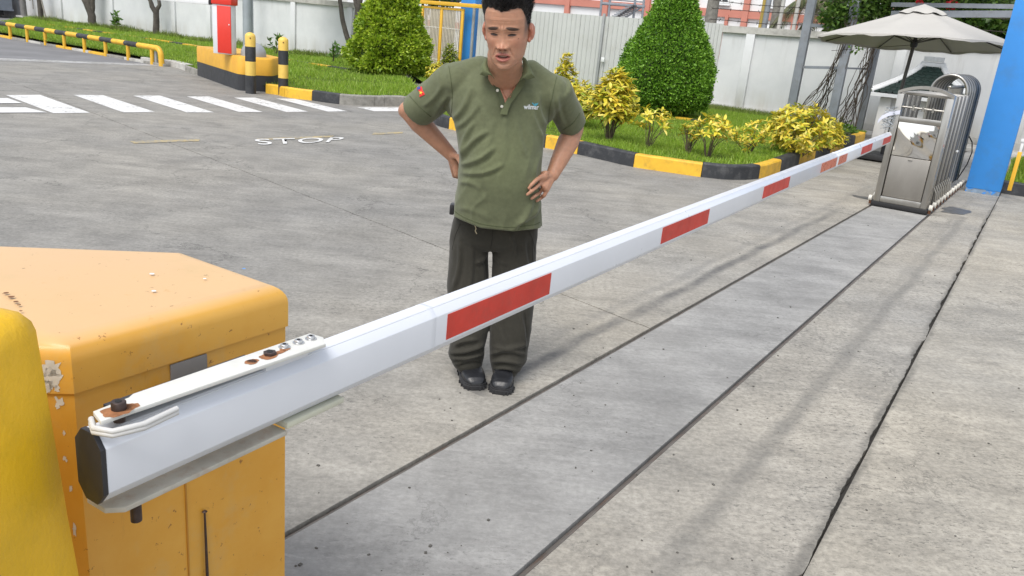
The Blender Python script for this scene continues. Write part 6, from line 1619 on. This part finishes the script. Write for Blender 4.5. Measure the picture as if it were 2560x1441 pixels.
fl2 = np.stack([rs.normal(.45, .22, len(Ps)), rs.normal(-.1, .22, len(Ps)), rs.normal(.45, .2, len(Ps))], 1); Dd = Ns * .35 + fl2; Dd /= np.linalg.norm(Dd, axis=1, keepdims=True)
ln = (.004 + .017 * np.clip((Ps[:, 2] - .04) / .06, 0, 1)) * rs.uniform(.5, 1.3, len(Ps)); sdv = np.cross(Dd, rs.normal(0, 1, Dd.shape)); sdv /= np.linalg.norm(sdv, axis=1, keepdims=True)
Vs = np.stack([Ps - Ns * .001 - sdv * .0008, Ps - Ns * .001 + sdv * .0008, Ps + Dd * ln[:, None]], 1)
o = rng_mesh('hair_strands', h2w(Vs.reshape(-1, 3)).reshape(-1, 3, 3), [(0, 1, 2)], m_hair, hair, 'stuff')

# --- shirt
cL = at(1044, 276, 3.47); cR = at(1428, 312, 3.475)
def sleeve(s, c, r0, r1, dn_=Vector((0, 0, -.02))):
    d = (c - s).normalized(); return ('c', [s, s.lerp(c, .5) + Vector((0, 0, -.004)), c - d * r1 * .0], [r0, (r0 + r1) / 2, r1])
def cuff_solid(s, c, r0, r1, n=40):
    """open sleeve as a solid tube with flat end"""
    m = MB(); k = 9; m.tube([s.lerp(c, i / k) for i in range(k + 1)], [r0 + (r1 - r0) * (i / k) for i in range(k + 1)], n); return ('m', m.v, m.f)
shp = [('m', TV, TF), ('e', sL + Vector((.008, 0, -.005)), (.074, .078, .074)), ('e', sR_ + Vector((-.012, .01, -.010)), (.066, .074, .066)), cuff_solid(sL, cL, .076, .075), cuff_solid(sR_, cR, .066, .063),
       ('c', [sL, at(1200, 178, 3.36)], [.062, .06]), ('c', [sR_ + Vector((-.01, 0, -.006)), at(1325, 186, 3.36)], [.056, .056]), ('c', [sL + Vector((.02, 0, -.03)), at(1150, 265, 3.37)], [.07, .06]), ('c', [sR_ + Vector((-.02, 0, -.03)), at(1352, 280, 3.37)], [.07, .06])]
SV, SFc = balls(shp, .0058, 7)
SN = normals(SV, SFc)
def pxof(V):
    v = V - CC; zz = v @ fw; return 1280 + F * (v @ cr) / zz, 720.5 - F * (v @ cu) / zz
px_, py_ = pxof(SV); fr_m = np.clip(-SN[:, 1] * 1.6, 0, 1)
def fold(p0, p1, wid, amp, curve=0.):
    """raised ridge running between two spots of the front, soft sides"""
    (x0, y0), (x1, y1) = p0, p1; L = math.hypot(x1 - x0, y1 - y0); ux, uy = (x1 - x0) / L, (y1 - y0) / L
    t = ((px_ - x0) * ux + (py_ - y0) * uy) / L; dd = (px_ - x0) * -uy + (py_ - y0) * ux + curve * 4 * t * (1 - t)
    return amp * np.exp(-(dd / wid) ** 2) * np.clip(t * 4 + .4, 0, 1) * np.clip((1.1 - t) * 4, 0, 1)
D = np.zeros(len(SV))
# neckline opening: sink the shirt where the chest shows
for f_ in [((1150, 395), (1215, 330), 7, .0075, 6), ((1152, 412), (1232, 372), 7, .008, -8), ((1152, 432), (1250, 415), 6, .006, -10), ((1150, 455), (1205, 478), 7, .006, 6), ((1155, 380), (1180, 310), 6, .005, 4),
           ((1362, 405), (1322, 470), 7, .007, 6), ((1358, 380), (1335, 440), 5, .006, -4), ((1352, 500), (1295, 560), 8, .009, 10), ((1330, 505), (1285, 575), 6, .006, 4), ((1350, 330), (1362, 400), 5, .005, 3),
           ((1130, 300), (1175, 225), 7, .006, -8), ((1140, 320), (1195, 262), 6, .004, -6), ((1372, 320), (1345, 240), 7, .006, 8), ((1366, 350), (1330, 275), 6, .004, 5),
           ((1105, 215), (1060, 265), 6, .004, 5), ((1120, 240), (1085, 295), 6, .005, -4), ((1390, 240), (1410, 310), 6, .005, -3), ((1375, 225), (1382, 300), 5, .004, 2),
           ((1262, 290), (1258, 395), 9, .004, 3), ((1232, 300), (1212, 380), 8, .004, 5), ((1292, 300), (1316, 390), 8, .0045, -5), ((1150, 520), (1230, 555), 8, .004, 5), ((1190, 250), (1225, 330), 7, .004, 6)]:
    D += fold(*f_); D -= fold((f_[0][0] + 9, f_[0][1] + 6), (f_[1][0] + 9, f_[1][1] + 6), f_[2] * 1.1, f_[3] * .6, f_[4])
nn1 = fbm(SV, 7, 1); nn2 = fbm(SV, 17, 5); rdg = (1 - np.abs(fbm(SV * np.array([1, 1, .55]), 11, 21)) * 2.4) ; rdg = np.clip(rdg, 0, 1) ** 3
lowm = np.clip((px_ * 0 + py_ - 300) / 120, .25, 1)
D = D * fr_m * 1.6 + nn1 * .005 + nn2 * .002 + rdg * .0045 * lowm
# hem edge lines near the cuffs and the bottom
SV2 = SV + SN * D[:, None]
# hem: shape the bottom edge
px_, py_ = pxof(SV2)
hem = np.interp(px_, [1125, 1150, 1200, 1280, 1340, 1360], [536, 548, 569, 577, 570, 562])
over = py_ > hem
cz = (py_ - hem) * .00165; SV2[over, 2] += cz[over]
# neck opening pressed in so that the chest and placket show
sx_, sy_ = pxof(SV2)
vee = (np.abs(sx_ - (1262 + (sy_ - 150) * .08)) < np.clip((252 - sy_) * .47, 0, 46)) & (SN[:, 1] < .2) & (sy_ > 120)
SV2[vee] -= SN[vee] * .014
cdx = np.full(len(SV2), 0.)
shirtc = np.array([.124, .138, .078]); Cs = np.tile(shirtc, (len(SV2), 1)); nf = fbm(SV2, 3.2, 8)
Cs *= (1 + .10 * nf[:, None]); belly_pale = np.exp(-(((sx_ - 1265) / 75) ** 2 + ((sy_ - 400) / 95) ** 2)); Cs = Cs * (1 - .35 * belly_pale[:, None]) + np.array([.155, .178, .085]) * .35 * belly_pale[:, None]  # paler green spot over the belly
chest_dark = np.exp(-(((sx_ - 1262) / 45) ** 2 + ((sy_ - 275) / 35) ** 2)); Cs *= (1 - .18 * chest_dark[:, None])  # slightly darker spot on the chest
Cs[vee] = base * .8
# only shirt faces outside the V stay in the shirt mesh
fk = [f for f in SFc if not all(vee[i] for i in f)]
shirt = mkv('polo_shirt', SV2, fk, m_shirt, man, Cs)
# helpers that lie things on the shirt
sb = BVHTree.FromPolygons([tuple(v) for v in SV2.tolist()], SFc)
def onshirt(x, y, lift=.002):
    d = Vector(ray(x, y)).normalized(); h = sb.ray_cast(Vector(CC), d)
    if h[0] is None: return at(x, y, 3.25)
    return h[0] + h[1] * lift * (1 if h[1].dot(d) < 0 else -1)
def strip(name, pts, mat, parent, thick=.0025, col=None, n=2):
    """band between two polylines of picture spots laid on the shirt: pts = [(left spot, right spot, lift)]"""
    V = []; Fc = []; W_ = 5
    for a, b, lf in pts:
        for k in range(W_): t = k / (W_ - 1); V.append(onshirt(a[0] + (b[0] - a[0]) * t, a[1] + (b[1] - a[1]) * t, lf))
    m = len(pts)
    for j in range(m - 1):
        for k in range(W_ - 1): o = j * W_ + k; Fc.append((o, o + 1, o + W_ + 1, o + W_))
    return mk(name, V, Fc, mat, parent, smooth=True)
def collar_mesh(name, inner, outer, mat, parent, th=.004):
    """folded collar leaf: inner polyline (at the neck, 3D) to outer polyline (3D), curved outward"""
    V = []; Fc = []; W_ = 9; n = len(inner)
    for a, b in zip(inner, outer):
        a, b = Vector(a), Vector(b)
        for k in range(W_):
            t = k / (W_ - 1); V.append(a.lerp(b, t) + Vector((0, -.012, .010)) * math.sin(math.pi * t) * 1.1)
    for j in range(n - 1):
        for k in range(W_ - 1): o = j * W_ + k; Fc.append((o, o + 1, o + W_ + 1, o + W_))
    N0 = len(V); cen = sum(V, Vector()) / N0; V2 = [v + Vector((0, th, -th)) for v in V]; Fc += [tuple(N0 + i for i in f[::-1]) for f in Fc]
    b0 = [j * W_ + W_ - 1 for j in range(n)]; Fc += [(b0[j], b0[j + 1], N0 + b0[j + 1], N0 + b0[j]) for j in range(n - 1)]
    Fc += [(k, k + 1, N0 + k + 1, N0 + k) for k in range(W_ - 1)] + [((n - 1) * W_ + k, (n - 1) * W_ + k + 1, N0 + (n - 1) * W_ + k + 1, N0 + (n - 1) * W_ + k) for k in range(W_ - 1)]
    return mk(name, V + V2, Fc, mat, parent, smooth=True)
def cvec(c):
    t = NT('shirt_trim'); co = t.coord('Object'); t.col(t.mix(t.noise(30, co, 5), mul(c, .88), mul(c, 1.1))); t.set(Roughness=.9); t.b.inputs['Specular IOR Level'].default_value = .2; t.bump(t.noise(500, co, 3), .4, .0006); return t.m
m_collar = cvec((.125, .142, .075)); m_collar_in = cvec((.075, .088, .048)); m_button = M('pale_button', (.55, .54, .46), .35, 0, .05, 30, 0)
def sp(x, y, Y=None, lift=.004): return at(x, y, Y) if Y else onshirt(x, y, lift)
# collar leaves, left then right of the picture, and the band behind the neck
ci = [at(1262, 142, 3.315), at(1234, 142, 3.30), at(1220, 150, 3.245), at(1219, 164, 3.20), at(1225, 180, 3.175), at(1236, 196, 3.165)]
co_ = [at(1262, 152, 3.335), at(1222, 150, 3.32), at(1206, 158, 3.26), at(1199, 173, 3.21), at(1201, 185, 3.18), at(1216, 189, 3.17)]
collar_mesh('collar', ci, co_, m_collar, shirt)
ci = [at(1262, 142, 3.315), at(1292, 138, 3.30), at(1306, 148, 3.25), at(1309, 166, 3.205), at(1306, 186, 3.175), at(1297, 204, 3.165)]
co2 = [at(1262, 152, 3.335), at(1302, 146, 3.32), at(1320, 158, 3.265), at(1330, 176, 3.215), at(1337, 192, 3.18), at(1318, 198, 3.17)]
collar_mesh('collar', ci, co2, m_collar, shirt)
# open placket
def ribbon3(name, L, Rr, mat, th=.003, parent=shirt):
    V = []; Fc = []; n = len(L)
    for a, b in zip(L, Rr): V += [Vector(a), Vector(b)]
    N0 = len(V); V += [v + Vector((0, th, 0)) for v in V[:N0]]
    for j in range(n - 1): o = 2 * j; Fc += [(o, o + 1, o + 3, o + 2), (N0 + o, N0 + o + 2, N0 + o + 3, N0 + o + 1), (o, o + 2, N0 + o + 2, N0 + o), (o + 1, N0 + o + 1, N0 + o + 3, o + 3)]
    Fc += [(0, N0, N0 + 1, 1), (2 * n - 2, 2 * n - 1, N0 + 2 * n - 1, N0 + 2 * n - 2)]
    return mk(name, V, Fc, mat, parent, smooth=True)
def Ys(x, y, dl): p = onshirt(x, y, 0); return p + Vector((0, -dl, 0))
Lp = [(1216, 186), (1225, 200), (1235, 216), (1243, 232), (1248, 248), (1251, 266), (1252, 284)]; Rp = [(1231, 190), (1240, 204), (1249, 220), (1256, 236), (1261, 250), (1264, 268), (1266, 284)]
ribbon3('placket', [Ys(*p, .010) for p in Lp], [Ys(*p, .009) for p in Rp], m_collar_in)
Lp = [(1300, 196), (1294, 210), (1285, 224), (1275, 238), (1266, 252), (1256, 268), (1250, 285)]; Rp = [(1316, 200), (1309, 215), (1299, 230), (1288, 245), (1278, 258), (1272, 272), (1268, 287)]
ribbon3('placket', [Ys(*p, .013) for p in Lp], [Ys(*p, .012) for p in Rp], m_collar)
for x, y in ((1244, 226), (1255, 266)):
    c = Ys(x, y, .0145); MB().rev(c, [(.0058, 0), (.0058, .0016), (.0046, .0022)], 16, (X3, Z3, -Y3)).build('button', m_button, shirt, smooth=True)
# chest inside the open collar: skin patch
V = []; Fc = []; nx, ny = 14, 20
for j in range(ny + 1):
    y = 178 + (258 - 178) * j / ny; hw2 = max(2, (258 - y) * .50 + 5)
    for i in range(nx + 1): x_ = 1262 + (y - 150) * .02 + hw2 * (-1 + 2 * i / nx); p = onshirt(x_, y, 0); V.append(p + Vector((0, -.0085 + .003 * abs(-1 + 2 * i / nx), 0)))
for j in range(ny):
    for i in range(nx): a = j * (nx + 1) + i; Fc.append((a, a + 1, a + nx + 2, a + nx + 1))
pc = mk('chest_skin', V, Fc, m_skin, man, smooth=True); setcol(pc, np.tile(base * np.array([.95, .82, .80]), (len(V), 1)))
# sleeve seams, hems
m_seam = cvec((.085, .10, .052))
def seam(name, pts, r=.0013, mat=m_seam, lift=.0008): MB().tube([onshirt(x, y, lift) for x, y in densify2(pts)], r, 5).build(name, mat, shirt, smooth=True)
def densify2(P, n=6):
    Q = densify([Vector((x, y, 0)) for x, y in P], n); return [(q.x, q.y) for q in Q]
seam('sleeve_seam', [(1122, 166), (1128, 205), (1131, 250), (1128, 292)]); seam('sleeve_seam', [(1392, 192), (1382, 235), (1373, 280), (1371, 322)])
seam('cuff_seam', [(1024, 240), (1050, 268), (1077, 292)]); seam('cuff_seam', [(1450, 282), (1432, 308), (1408, 325)])
seam('hem_seam', [(1136, 528), (1160, 543), (1205, 560), (1270, 568), (1330, 563), (1350, 556)])
seam('placket_seam', [(1249, 284), (1268, 287)])
# chest lettering
m_letter = M('white_embroidery', (.62, .65, .66), .7, 0, .1, 80, .3); m_teal = M('teal_embroidery', (.06, .30, .40), .7, 0, .1, 80, .3)
def text_on(body_, x0, y0, x1, y1, h, mat, name, sl=0.):
    tc = bpy.data.curves.new('t', 'FONT'); tc.body = body_; tc.size = 1; tc.offset = .022; to = bpy.data.objects.new('t', tc); COL.objects.link(to); bpy.context.view_layer.update()
    me = bpy.data.meshes.new_from_object(to.evaluated_get(bpy.context.evaluated_depsgraph_get())); bpy.data.objects.remove(to)
    bm = bmesh.new(); bm.from_mesh(me); bmesh.ops.subdivide_edges(bm, edges=bm.edges[:], cuts=1); bmesh.ops.triangulate(bm, faces=bm.faces[:]); bm.to_mesh(me); bm.free()
    xs = [v.co.x for v in me.vertices]; mnx, mxx = min(xs), max(xs); L = world_of(shirt)
    for v in me.vertices:
        u = (v.co.x - mnx) / (mxx - mnx); v.co = onshirt(x0 + (x1 - x0) * u, y0 + (y1 - y0) * u - v.co.y * h, .0022) - L
    me.materials.clear(); me.materials.append(mat); o = bpy.data.objects.new(name, me); COL.objects.link(o); o.parent = shirt; return o
text_on('wilmar', 1309, 273, 1347, 274, 17, m_letter, 'chest_lettering')
def patch(name, poly, mat, lift):
    cx_, cy_ = sum(p[0] for p in poly) / len(poly), sum(p[1] for p in poly) / len(poly); n = len(poly); V = [onshirt(cx_, cy_, lift)]
    for r_ in (.5, 1.): V += [onshirt(cx_ + (x - cx_) * r_, cy_ + (y - cy_) * r_, lift) for x, y in poly]
    Fc = [(0, 1 + i, 1 + (i + 1) % n) for i in range(n)] + [(1 + i, 1 + n + i, 1 + n + (i + 1) % n, 1 + (i + 1) % n) for i in range(n)]
    return mk(name, V, Fc, mat, shirt)
for q in (((1329, 258), (1331, 257), (1337, 263), (1345, 260), (1342, 264), (1336, 266)), ((1336, 257), (1339, 259), (1341, 261), (1346, 257), (1343, 262), (1339, 262))): patch('chest_emblem', q, m_teal, .0024)
m_flag = M('red_flag_patch', (.62, .02, .02), .6, 0, .05, 30, .2); m_star = M('yellow_star', (.80, .58, .05), .6, 0, .05, 30, 0); m_navy = M('navy_patch', (.04, .05, .25), .6, 0, .05, 30, 0)
fq = [(1041, 221), (1055, 217), (1063, 237), (1050, 243)]
patch('flag_patch', fq, m_flag, .0022); patch('navy_corner', [(1043, 220), (1051, 217.5), (1053, 223), (1045, 226)], m_navy, .003)
c0 = (1053.5, 232.5); patch('flag_star', [(c0[0] + (5.2 if k % 2 == 0 else 2.1) * math.sin(k * math.pi / 5 + .25), c0[1] - (5.2 if k % 2 == 0 else 2.1) * math.cos(k * math.pi / 5 + .25)) for k in range(10)], m_star, .0034)

# --- trousers
TY = 3.46
pel = [(520, 1146, 1342, 0, .125, .13), (560, 1132, 1345, 0, .128, .13), (600, 1125, 1342, 0, .118, .125), (618, 1123, 1341, 0, .09, .09)]
legl = [(600, 1127, 1228, 0, .10, .10), (632, 1122, 1222, 0, .098, .10), (700, 1119, 1220, 0, .094, .095), (760, 1119, 1221, .0, .092, .09), (820, 1125, 1221, 0, .085, .085), (860, 1124, 1212, 0, .085, .08), (884, 1119, 1211, .0, .084, .08), (905, 1131, 1206, .0, .078, .07), (920, 1145, 1203, 0, .07, .06)]
legr = [(600, 1224, 1342, 0, .10, .10), (632, 1229, 1341, 0, .098, .10), (700, 1231, 1339, 0, .094, .095), (760, 1230, 1334, 0, .09, .09), (820, 1226, 1328, 0, .085, .085), (870, 1223, 1320, 0, .082, .08), (895, 1224, 1317, 0, .080, .078), (918, 1227, 1304, 0, .074, .07), (937, 1231, 1286, 0, .066, .055)]
tps = []
for L in (pel, legl, legr): v_, f_ = ringloft(rows_px(L, TY, 6), 40, 2.3); tps.append(('m', v_, f_))
TVv, TFc = balls(tps, .0062, 5); TN = normals(TVv, TFc); px_, py_ = pxof(TVv); frm = np.clip(-TN[:, 1] * 1.6, 0, 1)
D = np.zeros(len(TVv))
for f_ in [((1150, 600), (1135, 720), 6, .006, 6), ((1222, 625), (1190, 660), 5, .006, 4), ((1228, 625), (1262, 665), 5, .007, -4), ((1275, 585), (1290, 640), 6, .006, 3), ((1310, 600), (1328, 700), 6, .006, -4), ((1180, 610), (1172, 740), 6, .004, 4), ((1205, 640), (1210, 740), 4, .004, 2),
           ((1125, 882), (1205, 862), 5, .010, -6), ((1128, 895), (1205, 884), 4.5, .009, -5), ((1138, 862), (1190, 850), 5, .007, 4), ((1140, 908), (1200, 900), 4, .007, 3), ((1228, 885), (1312, 888), 6, .009, 8), ((1232, 905), (1300, 912), 5, .009, 5), ((1240, 922), (1290, 928), 4, .006, 3), ((1232, 868), (1315, 862), 6, .006, -6), ((1300, 780), (1312, 860), 5, .005, 2), ((1250, 650), (1262, 800), 7, .004, 5), ((1240, 800), (1262, 870), 5, .004, 3)]:
    D += fold(*f_); D -= fold((f_[0][0] + 7, f_[0][1] + 7), (f_[1][0] + 7, f_[1][1] + 7), f_[2], f_[3] * .7, f_[4])
D = D * frm * 1.6 + fbm(TVv, 8, 2) * .006 + fbm(TVv, 22, 4) * .002; TV2 = TVv + TN * D[:, None]
Ct = np.tile(np.array([.034, .032, .025]), (len(TV2), 1)) * (1 + .15 * fbm(TV2, 5, 9)[:, None])
trousers = mkv('trousers', TV2, TFc, m_trou, man, Ct)
tb2 = BVHTree.FromPolygons([tuple(v) for v in TV2.tolist()], TFc)
def ontr(x, y, lift=.001):
    d = Vector(ray(x, y)).normalized(); h = tb2.ray_cast(Vector(CC), d)
    return (h[0] - d * lift) if h[0] is not None else at(x, y, TY - .1)
m_tseam = M('trouser_seam', (.018, .017, .013), .9)
def tseam(name, pts, r=.0012, mat=m_tseam): MB().tube([ontr(x, y) for x, y in densify2(pts)], r, 5).build(name, mat, trousers, smooth=True)
tseam('seam', [(1232, 572), (1230, 600), (1226, 622)]); tseam('seam', [(1330, 600), (1333, 680)]); tseam('seam', [(1312, 780), (1316, 830), (1312, 880)]); tseam('pocket_edge', [(1150, 560), (1138, 590), (1130, 625)]); tseam('pocket_edge', [(1322, 578), (1332, 600), (1338, 630)])
tseam('hem', [(1150, 912), (1175, 908), (1203, 900)]); tseam('hem', [(1234, 922), (1262, 931), (1285, 927)])
MB().tube([at(1187, 563, 3.30), at(1190, 572, 3.30), at(1188, 578, 3.305), at(1192, 585, 3.31)], .0022, 6).build('drawstring', M('beige_cord', (.42, .36, .24), .9), trousers, smooth=True)
MB().box(at(1131, 522, 3.46), (X3, Y3, Z3), (.010, .03, .022)).build('phone_pouch', m_blackplastic, trousers, bevel=.004)

# --- shoes
m_leather = M('black_leather', (.016, .017, .020), .38, 0, .2, 20, .5, 45, .004, coat=.05); m_sole = M('black_rubber_sole', (.022, .022, .024), .7, 0, .2, 30, .3, 90, .002)
def shoe(toe_px, heel_w, wid, label=None):
    toe = g(*toe_px, .0); heel = Vector(heel_w); ax_ = (toe - heel); ax_.z = 0; Ln = ax_.length; ax_.normalize(); sd_ = Vector((ax_.y, -ax_.x, 0))
    def P(u, v, z): return heel + ax_ * u * Ln + sd_ * v + Z3 * z
    st = [(0.0, .030, .055), (.06, .037, .085), (.18, .039, .115), (.32, .039, .12), (.45, .042, .098), (.58, .047, .078), (.72, .052, .066), (.84, .050, .060), (.93, .042, .052), (.985, .028, .036), (1.0, .012, .022)]
    V = []; n = 28
    for u, w_, h in st:
        w_ *= wid / .1
        for k in range(n):
            t = 2 * math.pi * k / n; c, s = math.cos(t), math.sin(t); q = (abs(c) ** 2.6 + abs(s) ** 2.6) ** (-1 / 2.6)
            V.append(P(u, w_ * q * c, .020 + (h - .014) * .5 * (1 + q * s) ))
    m = len(st); Fc = [(j * n + k, j * n + (k + 1) % n, (j + 1) * n + (k + 1) % n, (j + 1) * n + k) for j in range(m - 1) for k in range(n)] + [tuple(range(n))[::-1], tuple((m - 1) * n + k for k in range(n))]
    Vb, Fb = balls([('m', V, Fc), ('c', [P(.24, 0, .09), P(.24, 0, .15)], [.042, .045])], .0038, 3)
    # creases across the vamp
    Nb = normals(Vb, Fb); q = (Vb - np.array(heel)) @ np.array(ax_) / Ln; cre = sum(np.exp(-((q - c_) / .012) ** 2) for c_ in (.50, .56, .62)) * np.clip(Nb[:, 2], 0, 1); Vb = Vb - Nb * cre[:, None] * .0022
    o = mkv('shoe', Vb, Fb, m_leather, man)
    ring_ = []
    for sg, rng_r in ((1, st), (-1, st[::-1])):
        for u, w_, h in rng_r: ring_.append((u if u < 1 else 1.004, sg * (w_ * wid / .1 + .0045)))
    V = []; n = len(ring_)
    for z, gr2 in ((0, 0), (.010, .001), (.020, .001), (.0215, -.001), (.028, -.0005), (.030, -.004)):
        for u, v in ring_: V.append(P(.5 + (u - .5) * (1 + gr2 * 8), v * (1 + gr2 * 12), z))
    Fc = [(j * n + k, j * n + (k + 1) % n, (j + 1) * n + (k + 1) % n, (j + 1) * n + k) for j in range(5) for k in range(n)] + [tuple(range(n)), tuple(5 * n + k for k in range(n))]
    mk('sole', V, Fc, m_sole, o, smooth=True)
    b = MB()
    for k in range(18):
        t = k / 18 * n; i = int(t) % n; u, v = ring_[i]; 
        if u > .3: b.box(P(u, v * 1.03, .008), (ax_, sd_, Z3), (.004, .004, .008))
    b.build('tread', m_sole, o, kind='stuff')
    for k in range(4):
        u = .40 + k * .07; z = .113 - k * .013; MB().tube([P(u, -.020, z - .008), P(u + .01, 0, z + .004), P(u, .020, z - .008)], .0024, 6).build('lace', m_blackplastic, o, smooth=True)
    MB().tube([P(.40, 0, .118), P(.46, .022, .112), P(.52, .030, .098)], .0022, 6).build('lace', m_blackplastic, o, smooth=True)
    return o
shoe((1190, 977), g(1160, 915) + Vector((-.005, .03, 0)), .104); shoe((1250, 988), g(1262, 930) + Vector((.0, -.01, 0)), .098)
